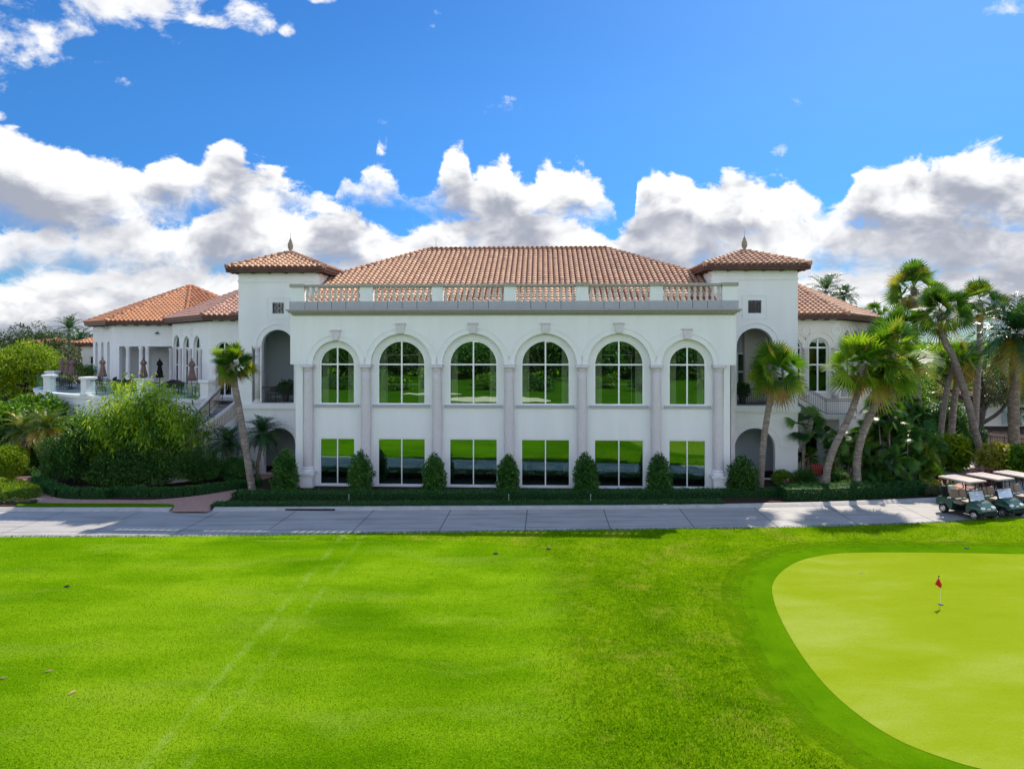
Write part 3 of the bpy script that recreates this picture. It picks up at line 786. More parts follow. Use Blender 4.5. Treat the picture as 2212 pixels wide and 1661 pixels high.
# recessed window wall
wx = [(690.2, 766.9), (815.4, 919.4), (969.8, 1075.2), (1125.2, 1231.6), (1283, 1391.4), (1444, 1525.8)]
XL2, XR2 = fx(638.5, REC), fx(1577, REC)
holes = []; UP = []; LO = []
for u0, u1 in wx:
    a, b = fx(u0, REC), fx(u1, REC)
    UP.append((a, b)); holes.append(outline(a, b, ZSILL, ZS, True)); holes.append(outline(a, b, 0.07, ZLH, False))
mb = MB(); mb.plate([[(XL2, 0), (XR2, 0), (XR2, ZC0 - .05), (XL2, ZC0 - .05)]] + holes, (0, 0), 0, REC, REC + .3)
mb.build('wall', M['stucco'], CH)
for i, (a, b) in enumerate(UP):
    window(CH, a, b, ZSILL, ZS, True, d=REC + .05, trans=(ZS,), fw=.075, sill=True, curtain=True, name='arched_window')
    window(CH, a, b, 0.07, ZLH, False, d=REC + .05, fw=.06, name='tall_window', gl='glass_low')
# columns
for k, u in enumerate((666, 790.4, 944.3, 1100, 1257.6, 1417.5, 1552)):
    x = fx(u, .12); y = .12; r = .265
    mb = MB()
    prof = [(r + .0, .86)] + [(r * (1 - .10 * (t / 10) ** 2), 1.05 + (ZS - .32 - 1.05) * t / 10) for t in range(11)]
    mb.lathe(prof, 28, (x, y, 0))
    c = mb.build('column', M['coral'], CH, smooth=True)
    cb = MB()
    cb.lathe([(r * .98, ZS - .33), (r * .98, ZS - .29), (r * 1.08, ZS - .285), (r * 1.08, ZS - .25), (r * .95, ZS - .245), (r * .95, ZS - .17), (r * 1.14, ZS - .14)], 28, (x, y, 0))
    cb.box(x - .34, x + .34, y - .36, y + .17, ZS - .14, ZS - .004)
    cb.build('capital', M['coral'], c)
    pb = MB()
    pb.lathe([(r * 1.32, .80), (r * 1.36, .85), (r * 1.32, .91), (r * 1.12, .94), (r * 1.10, .98), (r * 1.2, 1.0), (r * 1.2, 1.04), (r * 1.02, 1.08)], 28, (x, y, 0))
    pb.box(x - .44, x + .44, y - .46, y + .17, .70, .80)
    pb.box(x - .38, x + .38, y - .40, y + .17, .60, .698)
    pb.box(x - .33, x + .33, y - .35, y + .17, 0, .598)
    pb.build('pedestal', M['stucco'] if k in (0, 6) else M['coral'], c, bevel=.012)
# corner piers beside the end columns
for u0, u1 in ((638.5, 654), (1563.5, 1577)):
    a, b = fx(u0, .0), fx(u1, .0)
    mb = MB().box(a, b, .03, REC - .004, 0, ZS - .004)
    mb.build('corner_pier', M['stucco'], CH)
mb = MB().box(fx(1577.5, .9), fx(1586, .9), .75, 1.1, 0, ZS - .02); mb.build('corner_pier', M['coral'], CH)
# sides, back, roof deck, floors of the main block
mb = MB()
mb.box(XL2, XL2 + .3, REC + .302, 3.4, 0, ZC0 - .06).build('side_wall', M['stucco'], CH)
MB().box(XR2 - .3, XR2, REC + .302, 3.4, 0, ZC0 - .06).build('side_wall', M['stucco'], CH)
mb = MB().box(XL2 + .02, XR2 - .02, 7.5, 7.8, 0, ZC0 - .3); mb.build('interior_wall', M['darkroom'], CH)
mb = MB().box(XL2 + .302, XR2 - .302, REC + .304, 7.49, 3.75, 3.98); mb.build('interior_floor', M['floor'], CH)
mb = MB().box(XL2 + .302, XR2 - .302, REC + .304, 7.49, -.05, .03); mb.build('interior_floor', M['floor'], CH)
mb = MB().box(XL, XR, .25, 22, ZC0 - .10, ZC0 + .3); mb.build('roof_deck', M['caststone'], CH)
# cornice
mb = MB()
cxl, cxr = fx(617, -.3), fx(1603.5, -.3)
for e, z0, z1 in ((.06, 9.10, 9.17), (.14, 9.17, 9.24), (.26, 9.24, 9.33), (.36, 9.33, ZC1)):
    mb.box(cxl + .36 - e, cxr - .36 + e, -e, .24, z0, z1 - .002)
    mb.box(cxl + .36 - e, cxl + .5, .241, 3.2, z0, z1 - .002); mb.box(cxr - .5, cxr - .36 + e, .241, 3.2, z0, z1 - .002)
mb.build('cornice', M['cornice'], CH, bevel=.015)
# balustrade
BL, BR = fx(625.5, -.06), fx(1593, -.06)
mb = MB().box(BL, BR, -.06, .34, ZC1, ZB1)
BAL = mb.build('balustrade', M['caststone'], CH)
peds = [(627.4, 655.6), (777.2, 804.6), (932.6, 956), (1088.3, 1114), (1244.7, 1271.2), (1404.9, 1432.3), (1561, 1593)]
PX = []
jb = MB()
for i, (u0, u1) in enumerate(peds):
    a, b = fx(u0, -.08), fx(u1, -.08); PX.append((a, b))
    mb = MB().box(a, b, -.04, .32, ZB1 + .002, ZR0 + .03)
    mb.build('pedestal', M['stucco'], BAL)
    mb = MB().box(a - .06, b + .06, -.10, .345, ZC1 + .003, ZB1 + .001); mb.build('pedestal_base', M['caststone'], BAL)
    mb = MB().box(a - .06, b + .06, -.12, .40, ZR0 + .032, ZR1 + .03); mb.build('pedestal_cap', M['cornice'], BAL, bevel=.015)
for i in range(6):
    a, b = PX[i][1], PX[i + 1][0]
    for k in range(1, 4):
        x = a + (b - a) * k / 4; jb.box(x - .012, x + .012, -.064, -.058, ZC1 + .02, ZB1 - .01)
jb.build('stone_joint', M['mulch'], BAL)
mb = MB()
for i in range(6): mb.box(PX[i][1] + .061, PX[i + 1][0] - .061, -.07, .35, ZR0 + .04, ZR1)
mb.build('handrail', M['cornice'], BAL, bevel=.015)
hb = ZR0 + .04 - ZB1
bp = [(.105, 0), (.105, .06), (.07, .075), (.075, .10), (.055, .13), (.075, .19), (.108, .27), (.085, .36), (.052, .42), (.075, .455), (.052, .49), (.085, .56), (.088, .62), (.055, .67), (.07, .69), (.105, .70)]
bm = MB().lathe([(r, z * hb / .70) for r, z in bp], 12).mesh('baluster', True)
for i in range(6):
    a, b = PX[i][1], PX[i + 1][0]; n = 10
    for k in range(n):
        o = link('baluster', bm, M['baluster'], BAL)
        o.location = (a + (b - a) * (k + .5) / n, .14, ZB1)

# ---------------------------------------------------------------- tiled roofs
def roof(facets, mat, par, tw=.30, tl=.40, hips=(), name='roof', fascia=None):
    """facets: polygons whose first edge is the eave (left to right seen from outside)"""
    mb = MB()
    for P in facets:
        P = [Vector(p) for p in P]
        A, e = P[0], (P[1] - P[0]).normalized()
        nrm = e.cross(P[2] - P[0]).normalized()
        if nrm.z < 0: nrm = -nrm
        s = nrm.cross(e).normalized()
        if s.z < 0: s = -s
        mb.face([p - nrm * .03 for p in P], 0.05)
        q = [((p - A).dot(e), (p - A).dot(s)) for p in P]
        amax, amin, bmax = max(t[0] for t in q), min(t[0] for t in q), max(t[1] for t in q)
        def span(b):
            xs = []
            for i in range(len(q)):
                (a0, b0), (a1, b1) = q[i], q[(i + 1) % len(q)]
                if (b0 - b) * (b1 - b) < 0: xs.append(a0 + (a1 - a0) * (b - b0) / (b1 - b0))
            return (min(xs), max(xs)) if len(xs) >= 2 else None
        rw = tw * .40
        for j in range(int(bmax / tl) + 1):
            b0 = j * tl - .05
            sp = span(max(0.02, b0 + tl * .35))
            if not sp: continue
            for i in range(int((amin - .1) / tw) - 1, int(amax / tw) + 2):
                a = (i + .5) * tw
                if a - tw * .2 < sp[0] or a + tw * .2 > sp[1]: continue
                rr = min(1, max(0.12, RND.gauss(.60, .14)))
                n = len(mb.V)
                for bb, lift, sc_ in ((b0, .052, 1.08), (b0 + tl + .05, .008, .92)):
                    for k in range(6):
                        th = PI * k / 5
                        p = A + e * (a - rw * sc_ * math.cos(th)) + s * bb + nrm * (lift + rw * .78 * sc_ * math.sin(th) - .03)
                        mb.V.append(tuple(p))
                for k in range(5):
                    mb.F.append((n + k, n + k + 1, n + 7 + k, n + 6 + k)); mb.R.append(rr)
                mb.F.append(tuple(n + k for k in range(5, -1, -1))); mb.R.append(0.0)
    ro = mb.build(name, mat, par)
    if hips:
        hb_ = MB()
        for a, b in hips:
            a, b = Vector(a), Vector(b); L = (b - a).length; n = max(1, int(L / .38)); dd = (b - a) / n
            for i in range(n):
                p = a + dd * i
                hb_.tube([p + Vector((0, 0, .03)), p + dd * 1.08 + Vector((0, 0, -.01))], [.155, .125], 8, True, min(1, max(0, RND.gauss(.32, .15))))
        hb_.build('ridge_tiles', mat, ro)
    return ro
def eaves(ro, pts, over=.55, drop=.24, step=.62, tails=True, closed=False):
    """fascia board, soffit and rafter tails along eave points (left to right, outside below)"""
    mb = MB(); sf = MB()
    tails_m = MB().box(-.06, .06, 0, over * .78, -.15, 0).mesh('rafter_tail')
    tails_m.materials.append(M['brownwood'])
    for i in range(len(pts) - 1):
        a, b = Vector(pts[i]), Vector(pts[i + 1]); e = (b - a).normalized(); inn = Vector((-e.y, e.x, 0)); L = (b - a).length
        for off, z0, z1 in ((0, -.17, -.015), (.05, -.30, -.17)):
            p, q = a + inn * off, b + inn * off
            f = [p, q, q + inn * .09, p + inn * .09]
            lo_, hi_ = [tuple(v + Vector((0, 0, z0))) for v in f], [tuple(v + Vector((0, 0, z1))) for v in f]
            mb.face(lo_[::-1]); mb.face(hi_)
            for k in range(4): mb.face([lo_[k], lo_[(k + 1) % 4], hi_[(k + 1) % 4], hi_[k]])
        z = Vector((0, 0, -.20))
        sf.face([tuple(a + inn * .09 + z), tuple(a + inn * (over + .1) + z), tuple(b + inn * (over + .1) + z), tuple(b + inn * .09 + z)])
        if tails:
            n = max(1, int(L / step)); ang = math.atan2(e.y, e.x)
            for k in range(n):
                p = a + e * (L * (k + .5) / n) + inn * .16
                o = link('rafter_tail', tails_m, None, ro); o.location = (p.x, p.y, p.z - .21); o.rotation_euler = (0, 0, ang)
    mb.build('fascia', M['brownwood'], ro)
    sf.build('soffit', M['brownwood'], ro)

# main hipped roof
ry, rz_, ez = 10.5, None, 9.80
ry0 = 1.25
rl, rr_ = fx(925, ry), fx(1311, ry)
rz_ = (fz(925, 539.5, ry) + fz(1310, 537.5, ry)) / 2
run = ry - ry0
e0, e1 = rl - run * 1.02, rr_ + run * 1.02
A_, B_, C_, D_ = (e0, ry0, ez), (e1, ry0, ez), (e1, ry + run, ez), (e0, ry + run, ez)
P_, Q_ = (rl, ry, rz_), (rr_, ry, rz_)
tx0, tx1 = fx(688, 3.35) + .02, fx(1537, 3.05) - .02     # inner faces of the towers
sl_ = (rz_ - ez) / run
def on_hip(x): dd_ = (x - e0) / 1.02 if x < 0 else (e1 - x) / 1.02; return (x, ry0 + dd_, ez + sl_ * dd_)
HA, HB = on_hip(tx0), on_hip(tx1)
A2_, B2_ = (tx0, ry0, ez), (tx1, ry0, ez)
MR = roof([[A2_, B2_, HB, Q_, P_, HA], [(e1, 8, ez), C_, Q_, HB], [C_, D_, P_, Q_], [D_, (e0, 8, ez), HA, P_]], M['tile'], CH, .325, .40, [(HA, P_), (HB, Q_), (P_, Q_), (C_, Q_), (D_, P_)])
eaves(MR, [A2_, B2_], tails=False)
for u, vt in ((942, 516), (1178, 530), (1310, 527)):
    x = fx(u, ry); z0 = rz_ + .1; z1 = fz(u, vt, ry)
    mb = MB().tube([(x, ry, z0), (x, ry, z1)], [.018, .01], 6); mb.build('lightning_rod', M['caststone'], MR)

# towers
def tower(uL, uR, uside, c, side, uo0, uo1, ul0, ul1, ucol, uwin, vwin, ueave, vapex, uapex):
    x0, x1 = fx(uL, c), fx(uR, c)
    depth = x1 - x0
    um = (uL + uR) / 2
    zt = 11.72
    z2 = (fz(600, 870, 3.2) + fz(1650, 877, 3.2)) / 2       # balcony floor
    o0, o1 = fx(uo0, c), fx(uo1, c)
    zsp = 7.45
    l0, l1 = fx(ul0, c), fx(ul1, c); lsp = 1.75
    w0, w1 = fx(uwin[0], c), fx(uwin[1], c); wz0, wz1 = fz(um, vwin[1], c), fz(um, vwin[0], c)
    oc, orr = (o0 + o1) / 2, (o1 - o0) / 2
    if side < 0:
        cc0, cc1 = fx(ucol[0], c), fx(ucol[1], c)
        up_hole = [(cc0 - .10, z2), (o1, z2)] + arc(oc, zsp, orr, 24, 0.0, PI) + [(cc0 - .10, zsp)]
    else:
        cc0, cc1 = fx(ucol[0], c), fx(ucol[1], c)
        up_hole = [(o0, z2), (cc1 + .10, z2), (cc1 + .10, zsp)] + arc(oc, zsp, orr, 24, 0.0, PI)
    lo_hole = outline(l0, l1, 0.02, lsp, True)
    win_hole = outline(w0, w1, wz0, wz1, False)
    mb = MB()
    mb.plate([[(x0, 0), (x1, 0), (x1, zt), (x0, zt)], up_hole, lo_hole, win_hole], (0, c), 0, 0, .35)
    mb.box(x0, x0 + .35, c + .352, c + depth, 0, zt - .003); mb.box(x1 - .35, x1, c + .352, c + depth, 0, zt - .003)
    mb.box(x0 + .352, x1 - .352, c + depth - .35, c + depth, 0, zt - .003)
    mb.build('tower_wall', M['stucco'], CH)
    # surrounds
    for cx, zz, r in ((oc, zsp, orr), ((l0 + l1) / 2, lsp, (l1 - l0) / 2)):
        a_, b_ = arc(cx, zz, r + .36, 36), arc(cx, zz, r + .29, 36)
        MB().plate([(a_ + b_[::-1])[::-1]], (0, c), 0, -.03, .01).build('arch_band', M['stucco'], CH)
    fr = outline(w0 - .32, w1 + .32, wz0 - .32, wz1 + .32, False)
    fr2 = outline(w0 - .27, w1 + .27, wz0 - .27, wz1 + .27, False)
    MB().plate([fr, fr2], (0, c), 0, -.025, .01).build('window_surround', M['stucco'], CH)
    w = window(CH, w0, w1, wz0, wz1, False, (0, c), 0, .14, mull=(.22, .5, .78), trans=(wz0 + (wz1 - wz0) * .22, wz0 + (wz1 - wz0) * .78), fw=.028, mat='blackmetal', gl='glass_black', name='grille_window', thick=.06)
    mm = MB(); cxw, czw, rw_ = (w0 + w1) / 2, (wz0 + wz1) / 2, (w1 - w0) * .24
    for k in range(4):
        a0, a1 = PI / 2 * k, PI / 2 * (k + 1)
        mm.bar((cxw + rw_ * math.cos(a0), c + .15, czw + rw_ * math.sin(a0)), (cxw + rw_ * math.cos(a1), c + .15, czw + rw_ * math.sin(a1)), .02, .025)
    mm.build('lattice', M['blackmetal'], w)
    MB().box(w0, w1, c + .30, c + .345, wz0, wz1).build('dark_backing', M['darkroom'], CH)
    # bands
    mb = MB()
    mb.box(x0 - .10, x1 + .10, c - .14, c - .004, z2 - .30, z2 - .02); mb.box(x0 - .06, x1 + .06, c - .08, c - .004, z2 - .40, z2 - .302)
    mb.build('floor_band', M['stucco'], CH, bevel=.012)
    mb = MB().box(x0 - .03, x1 + .03, c - .04, c - .004, zt - .55, zt - .42); mb.build('frieze_band', M['stucco'], CH)
    bx0, bx1 = (l1 + .25, x1 + .05) if side > 0 else (x0 - .05, l0 - .25)
    mb = MB().box(bx0, bx1, c - .07, c - .004, 1.78, 1.95); mb.build('belt_course', M['stucco'], CH)
    # balcony room and ground passage
    mb = MB()
    mb.box(x0 + .353, x1 - .353, c + .353, c + 3.2, z2 - .38, z2 - .003)
    mb.box(x0 + .353, x1 - .353, c + .353, c + 3.2, zt - 2.2, zt - 2.0)
    mb.build('balcony_floor', M['terrace'], CH)
    mb = MB()
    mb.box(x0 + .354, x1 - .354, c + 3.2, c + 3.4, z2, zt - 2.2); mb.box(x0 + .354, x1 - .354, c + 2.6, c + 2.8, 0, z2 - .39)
    mb.build('balcony_wall', M['grey_shade'], CH)
    bw0, bw1 = (o0 + (o1 - o0) * .42, o0 + (o1 - o0) * .98)
    window(CH, bw0, bw1, z2 + .1, z2 + 2.9, False, (0, c), 0, 3.08, mull=(.5,), trans=(z2 + 1.75,), fw=.09, gl='glass_dark', name='balcony_window')
    if side < 0:
        dw = window(CH, l1 - .78, l1 - .1, .04, 2.25, False, (0, c), 0, 2.49, mull=(), fw=.08, mat='bronze', gl='glass_dark', name='glass_door')
        MB().box(l1 - .52, l1 - .30, c + 2.47, c + 2.485, 1.05, 1.35).build('paper_notice', M['whiteframe'], dw)
    else:
        dw = window(CH, l0 + .02, l0 + .72, .04, 1.9, True, (0, c), 0, 2.49, mull=(), trans=(1.75,), fw=.08, mat='grey_shade', gl='glass_dark', name='glass_door')
    # column at the opening
    cm = (cc0 + cc1) / 2
    mb = MB(); mb.lathe([(.17, z2 + .22), (.17, z2 + 1.5), (.155, zsp - .25)], 20, (cm, c + .17, 0))
    col = mb.build('column', M['coral'], CH, smooth=True)
    mb = MB().box(cm - .21, cm + .21, c - .04, c + .36, zsp - .14, zsp - .003); mb.lathe([(.16, zsp - .26), (.2, zsp - .23), (.165, zsp - .22), (.165, zsp - .18), (.2, zsp - .14)], 20, (cm, c + .17, 0)); mb.build('capital', M['coral'], col)
    mb = MB().box(cm - .22, cm + .22, c - .05, c + .36, z2 + .001, z2 + .12); mb.lathe([(.2, z2 + .12), (.21, z2 + .16), (.17, z2 + .22)], 20, (cm, c + .17, 0)); mb.build('pedestal', M['coral'], col)
    # wall strip behind the column
    sx = (cc1 + .02, o0) if side < 0 else (o1, cc0 - .02)
    MB().box(sx[0], sx[1], c + .03, c + .33, z2 + .001, zsp - .002).build('opening_pier', M['stucco'], CH)
    # railing
    ra, rb = (cc1 + .02, o1 + .1) if side < 0 else (o0 - .15, cc0 - .02)
    mb = MB(); n = int((rb - ra) / .105)
    bow = lambda t: -.16 * math.sin(PI * min(1, max(0, t)))
    for i in range(n + 1):
        t = i / n; x = ra + (rb - ra) * t; y = c + .12 + bow(t)
        mb.tube([(x, y + .03, z2 + .08), (x, y - .06, z2 + .30), (x, y, z2 + .92)], .011, 5)
    for z in (z2 + .09, z2 + .93):
        mb.tube([(ra + (rb - ra) * t / 12, c + .12 + bow(t / 12), z) for t in range(13)], .024, 6)
    mb.build('balcony_railing', M['blackmetal'], CH)
    # roof
    ov = .53
    xa, xb, ya, yb = x0 - ov, x1 + ov, c - ov, c + depth + ov
    zE = 12.02
    ap = (fx(uapex, c + depth / 2), c + depth / 2)
    zA = fz(uapex, vapex, c + depth / 2)
    E = [(xa, ya, zE), (xb, ya, zE), (xb, yb, zE), (xa, yb, zE)]; T = (*ap, zA)
    ro = roof([[E[0], E[1], T], [E[1], E[2], T], [E[2], E[3], T], [E[3], E[0], T]], M['tile'], CH, .33, .40, [(E[i], T) for i in range(4)], 'tower_roof')
    eaves(ro, E + [E[0]], ov, step=.85)
    mb = MB()
    mb.lathe([(.15, -.05), (.15, .06), (.08, .10), (.08, .16), (.14, .24), (.17, .40), (.15, .56), (.09, .68), (.10, .72), (.05, .80), (.035, .86), (.012, .92), (.010, 1.22)], 14, (ap[0], ap[1], zA))
    mb.build('finial', M['finial'], ro, smooth=True)
    return x0, x1, z2, depth
TL = tower(515, 688, 711, 3.35, -1, 564.4, 634.6, 570, 638, (547.5, 560.5), (588, 613.5), (654, 677.5), None, 546, 627.5)
TR = tower(1537, 1723.5, 1510, 3.05, 1, 1591.5, 1671.5, 1587, 1674.5, (1677, 1690), (1616, 1645), (649, 676.5), None, 543, 1608)
Z2 = TL[2]

# ---------------------------------------------------------------- wings and the terrace pavilion
def lw(X, Y, z): return w2l(X, Y, z)
def wingwall(pts, z0, z1, holes_by_seg, thick=.35, mat='stucco', name='wall'):
    for i in range(len(pts) - 1):
        a, b = Vector(pts[i]), Vector(pts[i + 1]); L = (b - a).length; ang = math.atan2(b.y - a.y, b.x - a.x)
        mb = MB(); mb.plate([[(0, z0), (L, z0), (L, z1), (0, z1)]] + holes_by_seg.get(i, []), (a.x, a.y), ang, 0, thick)
        mb.build(name, M[mat], CH)
def hit(a, b, u):
    """distance along wall a->b (local points) where the sight line u meets it"""
    A, B = Vector(l2w(a[0], a[1])[:2]), Vector(l2w(b[0], b[1])[:2]); k = (u - CX) / F; d_ = B - A; L = d_.length; d_ /= L
    return (k * A.y - A.x) / (d_.x - k * d_.y)
def hitY(a, b, u):
    s = hit(a, b, u); A, B = Vector(l2w(a[0], a[1])[:2]), Vector(l2w(b[0], b[1])[:2])
    return (A + (B - A).normalized() * s).y
def medallion(org, ang, s, z, r):
    mb = MB(); o_ = [(s + r * math.cos(t * PI / 16), z + r * math.sin(t * PI / 16)) for t in range(32)]
    i_ = [(s + (r - .06) * math.cos(t * PI / 16), z + (r - .06) * math.sin(t * PI / 16)) for t in range(32)]
    mb.plate([o_, i_], org, ang, -.03, .01); mb.build('round_moulding', M['stucco'], CH)
WZ = 9.36
# left wing: facet A faces the camera, facet B turns back
A0_, A1_, B1_ = (-13.0, 42.9), (-19.5, 42.9), (-25.8, 50.5)
EL_ = [lw(-25.8, 57.5, WZ), lw(*B1_, WZ), lw(*A1_, WZ), lw(*A0_, WZ), lw(-11, 57.5, WZ)]
TP = lw(-18.0, 50.6, 12.25)
def wing(E, T, mat):
    fac = [[E[i], E[i + 1], T] for i in range(len(E) - 1)]
    ro = roof(fac, mat, CH, .33, .40, [(e, T) for e in E[1:-1]])
    eaves(ro, E, .55, step=.66)
    return ro
wing(EL_, TP, M['tile_pink'])
def inset(E, d_):
    P = [Vector((p[0], p[1])) for p in E]; out = []
    for i, p in enumerate(P):
        ns = []
        if i > 0: t = (P[i] - P[i - 1]).normalized(); ns.append(Vector((-t.y, t.x)))
        if i < len(P) - 1: t = (P[i + 1] - P[i]).normalized(); ns.append(Vector((-t.y, t.x)))
        n_ = sum(ns, Vector((0, 0))).normalized(); out.append(p + n_ * (d_ / n_.dot(ns[0])))
    return [(p.x, p.y) for p in out]
WL = inset(EL_, .58)
def seg(W, i): a, b = W[i], W[i + 1]; return a, b, math.atan2(b[1] - a[1], b[0] - a[0])
a, b, angB = seg(WL, 1)
hB = []; bars = []
zf = Z2
for u0, u1 in ((487, 505.5), (514.5, 532.5), (543, 563)):
    u0, u1 = [(q * 0 + w_) for q, w_ in ((0, u0), (0, u1))]
    s0, s1 = hit(a, b, u0 * .769), hit(a, b, u1 * .769)
    bars.append((s0, s1)); hB.append(outline(s0, s1, zf + .1, 7.25, True))
aA, bA, angA = seg(WL, 2)
sA0, sA1 = hit(aA, bA, 466), hit(aA, bA, 500)
hA = [outline(sA0, sA1, zf + .1, 7.2, True)]
wingwall(WL, 0, WZ - .2, {1: hB, 2: hA})
for s0, s1 in bars:
    window(CH, s0, s1, zf + .1, 7.25, True, a, angB, .16, trans=(7.25, 6.0), fw=.07, gl='glass_dark', name='arched_window')
    medallion(a, angB, s0 - .35, 8.35, .28)
for k in range(4):
    s = bars[0][0] - .25 if k == 0 else (bars[2][1] + .25 if k == 3 else (bars[k - 1][1] + bars[k][0]) / 2)
    p = on_plane(a, angB, s, -.10, 0)
    MB().lathe([(.16, zf), (.16, zf + .2), (.13, zf + .24), (.115, 7.05), (.15, 7.1), (.17, 7.22)], 14, p).build('column', M['coral'], CH, smooth=True)
window(CH, sA0, sA1, zf + .1, 7.2, True, aA, angA, .16, trans=(7.2,), fw=.08, gl='glass_dark', name='arched_window')
medallion(aA, angA, sA1 + .75, 8.3, .28)
# right wing
C0_, C1_, D1_ = (13.5, 40.6), (20.0, 40.6), (26.2, 48.4)
ER_ = [lw(12, 56, WZ), lw(*C0_, WZ), lw(*C1_, WZ), lw(*D1_, WZ), lw(26.2, 56, WZ)]
TP2 = lw(18.6, 48.3, 12.3)
wing(ER_, TP2, M['tile'])
WR = inset(ER_, .58)
aC, bC, angC = seg(WR, 1); aD, bD, angD = seg(WR, 2)
def hz(a, b, u, v): return gz(v, hitY(a, b, u))
zb0 = hz(aC, bC, 1768, 848); zsp = hz(aC, bC, 1768, 751)
c0, c1 = hit(aC, bC, 1746.7), hit(aC, bC, 1790.4)
p0, p1 = hit(aC, bC, 1690), hit(aC, bC, 1733)
d0, d1 = hit(aD, bD, 1821.7), hit(aD, bD, 1839)
k0, k1 = hit(aC, bC, 1738), hit(aC, bC, 1766)
LW = outline(k0, k1, hz(aC, bC, 1750, 975), hz(aC, bC, 1750, 936), False)
wingwall(WR, 0, WZ - .2, {1: [outline(c0, c1, zb0, zsp, True), outline(p0, p1, zb0, zsp, True), LW], 2: [outline(d0, d1, zb0, zsp, True), outline(d0 + 2.2, d1 + 2.2, zb0, zsp, True)]}, mat='stucco_warm')
for o_, an, s0, s1 in ((aC, angC, c0, c1), (aC, angC, p0, p1), (aD, angD, d0, d1), (aD, angD, d0 + 2.2, d1 + 2.2)):
    window(CH, s0, s1, zb0, zsp, True, o_, an, .14, trans=(zsp, (zsp * 1.62 + zb0) / 2.62), fw=.09, gl='glass_dark', name='arched_window')
    cx, r = (s0 + s1) / 2, (s1 - s0) / 2
    a_, b_ = arc(cx, zsp, r + .40, 30), arc(cx, zsp, r + .33, 30)
    MB().plate([(a_ + b_[::-1])[::-1]], o_, an, -.03, .01).build('arch_band', M['stucco_warm'], CH)
window(CH, k0, k1, LW[0][1], LW[2][1], False, aC, angC, .12, mull=(.5,), trans=((LW[0][1] + LW[2][1]) / 2,), fw=.05, mat='bronze', gl='glass_dark', name='ground_window')
medallion(aC, angC, hit(aC, bC, 1743.5), hz(aC, bC, 1743.5, 713.6), .28); medallion(aC, angC, hit(aC, bC, 1806), hz(aC, bC, 1806, 713.6), .28)
for u in (1739, 1803.5):
    p = on_plane(aC, angC, hit(aC, bC, u), -.08, 0)
    MB().lathe([(.22, zb0 - .25), (.22, zb0), (.17, zb0 + .05), (.15, zsp - .15), (.2, zsp - .08), (.22, zsp)], 14, p).build('column', M['coral'], CH, smooth=True)
for du in (-.28, .45):
    p = on_plane(aD, angD, (d0 if du < 0 else d1) + du, -.08, 0)
    MB().lathe([(.22, zb0 - .25), (.22, zb0), (.17, zb0 + .05), (.15, zsp - .15), (.2, zsp - .08), (.22, zsp)], 14, p).build('column', M['coral'], CH, smooth=True)
# side stair landing with iron railing, right of the right tower
LY = 39.9
lx0, lx1, lx2 = gx(1727, LY), gx(1785, LY), gx(1850, LY)
zl1 = gz(897, LY); zl0 = gz(862, LY)
def wl(p): return w2l(*p)
mb = MB()
for (xa, za, xb, zb_) in ((lx0, zl0, lx1, zl1), (lx1, zl1, lx2, zl1)):
    f = [wl((xa, LY, za)), wl((xb, LY, zb_)), wl((xb, LY + 1.15, zb_)), wl((xa, LY + 1.15, za))]
    lo_ = [(p[0], p[1], p[2] - .25) for p in f]
    mb.face(f); mb.face(lo_[::-1])
    for k in range(4): mb.face([lo_[k], lo_[(k + 1) % 4], f[(k + 1) % 4], f[k]])
mb.build('stair_landing', M['stucco_warm'], CH)
mb = MB()
def railing(mb, pts, h=.95, sp=.115):
    for i in range(len(pts) - 1):
        a, b = Vector(pts[i]), Vector(pts[i + 1]); n = max(1, int((b - a).length / sp))
        for k in range(n + 1):
            p = a + (b - a) * k / n
            mb.tube([p + Vector((0, 0, .06)), p + Vector((0, 0, h))], .011 if k % n else .024, 4)
        for z in (.08, h - .12, h): mb.tube([a + Vector((0, 0, z)), b + Vector((0, 0, z))], .018, 5)
railing(mb, [wl((lx0, LY + .03, zl0)), wl((lx1, LY + .03, zl1)), wl((lx2, LY + .03, zl1))])
mb.build('stair_railing', M['blackmetal'], CH)

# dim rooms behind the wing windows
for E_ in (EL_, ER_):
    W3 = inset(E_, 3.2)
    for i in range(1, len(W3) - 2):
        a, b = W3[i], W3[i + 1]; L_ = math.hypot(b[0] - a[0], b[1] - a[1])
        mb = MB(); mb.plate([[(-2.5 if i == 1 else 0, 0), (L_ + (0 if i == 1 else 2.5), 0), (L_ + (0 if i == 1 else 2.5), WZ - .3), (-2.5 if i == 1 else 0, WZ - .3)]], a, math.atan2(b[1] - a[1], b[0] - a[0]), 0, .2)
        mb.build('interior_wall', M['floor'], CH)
# octagonal pavilion with loggia
PCX, PCY, PA = -27.8, 59.0, 7.3
zE = 9.26
def octo(a, z): return [lw(PCX + a / math.cos(PI / 8) * math.cos(PI / 8 + k * PI / 4 - 3 * PI / 4 - PI / 4 * 0), PCY + a / math.cos(PI / 8) * math.sin(PI / 8 + k * PI / 4 - 3 * PI / 4), z) for k in range(8)]
E8 = octo(PA, zE); T8 = lw(PCX, PCY, gz(617, PCY))
ro = roof([[E8[i], E8[(i + 1) % 8], T8] for i in range(8)], M['tile_orange'], CH, .33, .40, [(e, T8) for e in E8])
eaves(ro, E8 + [E8[0]], .55, step=.8)
W8 = [(p[0], p[1]) for p in octo(PA - .6, 0)]
zbm = 7.32
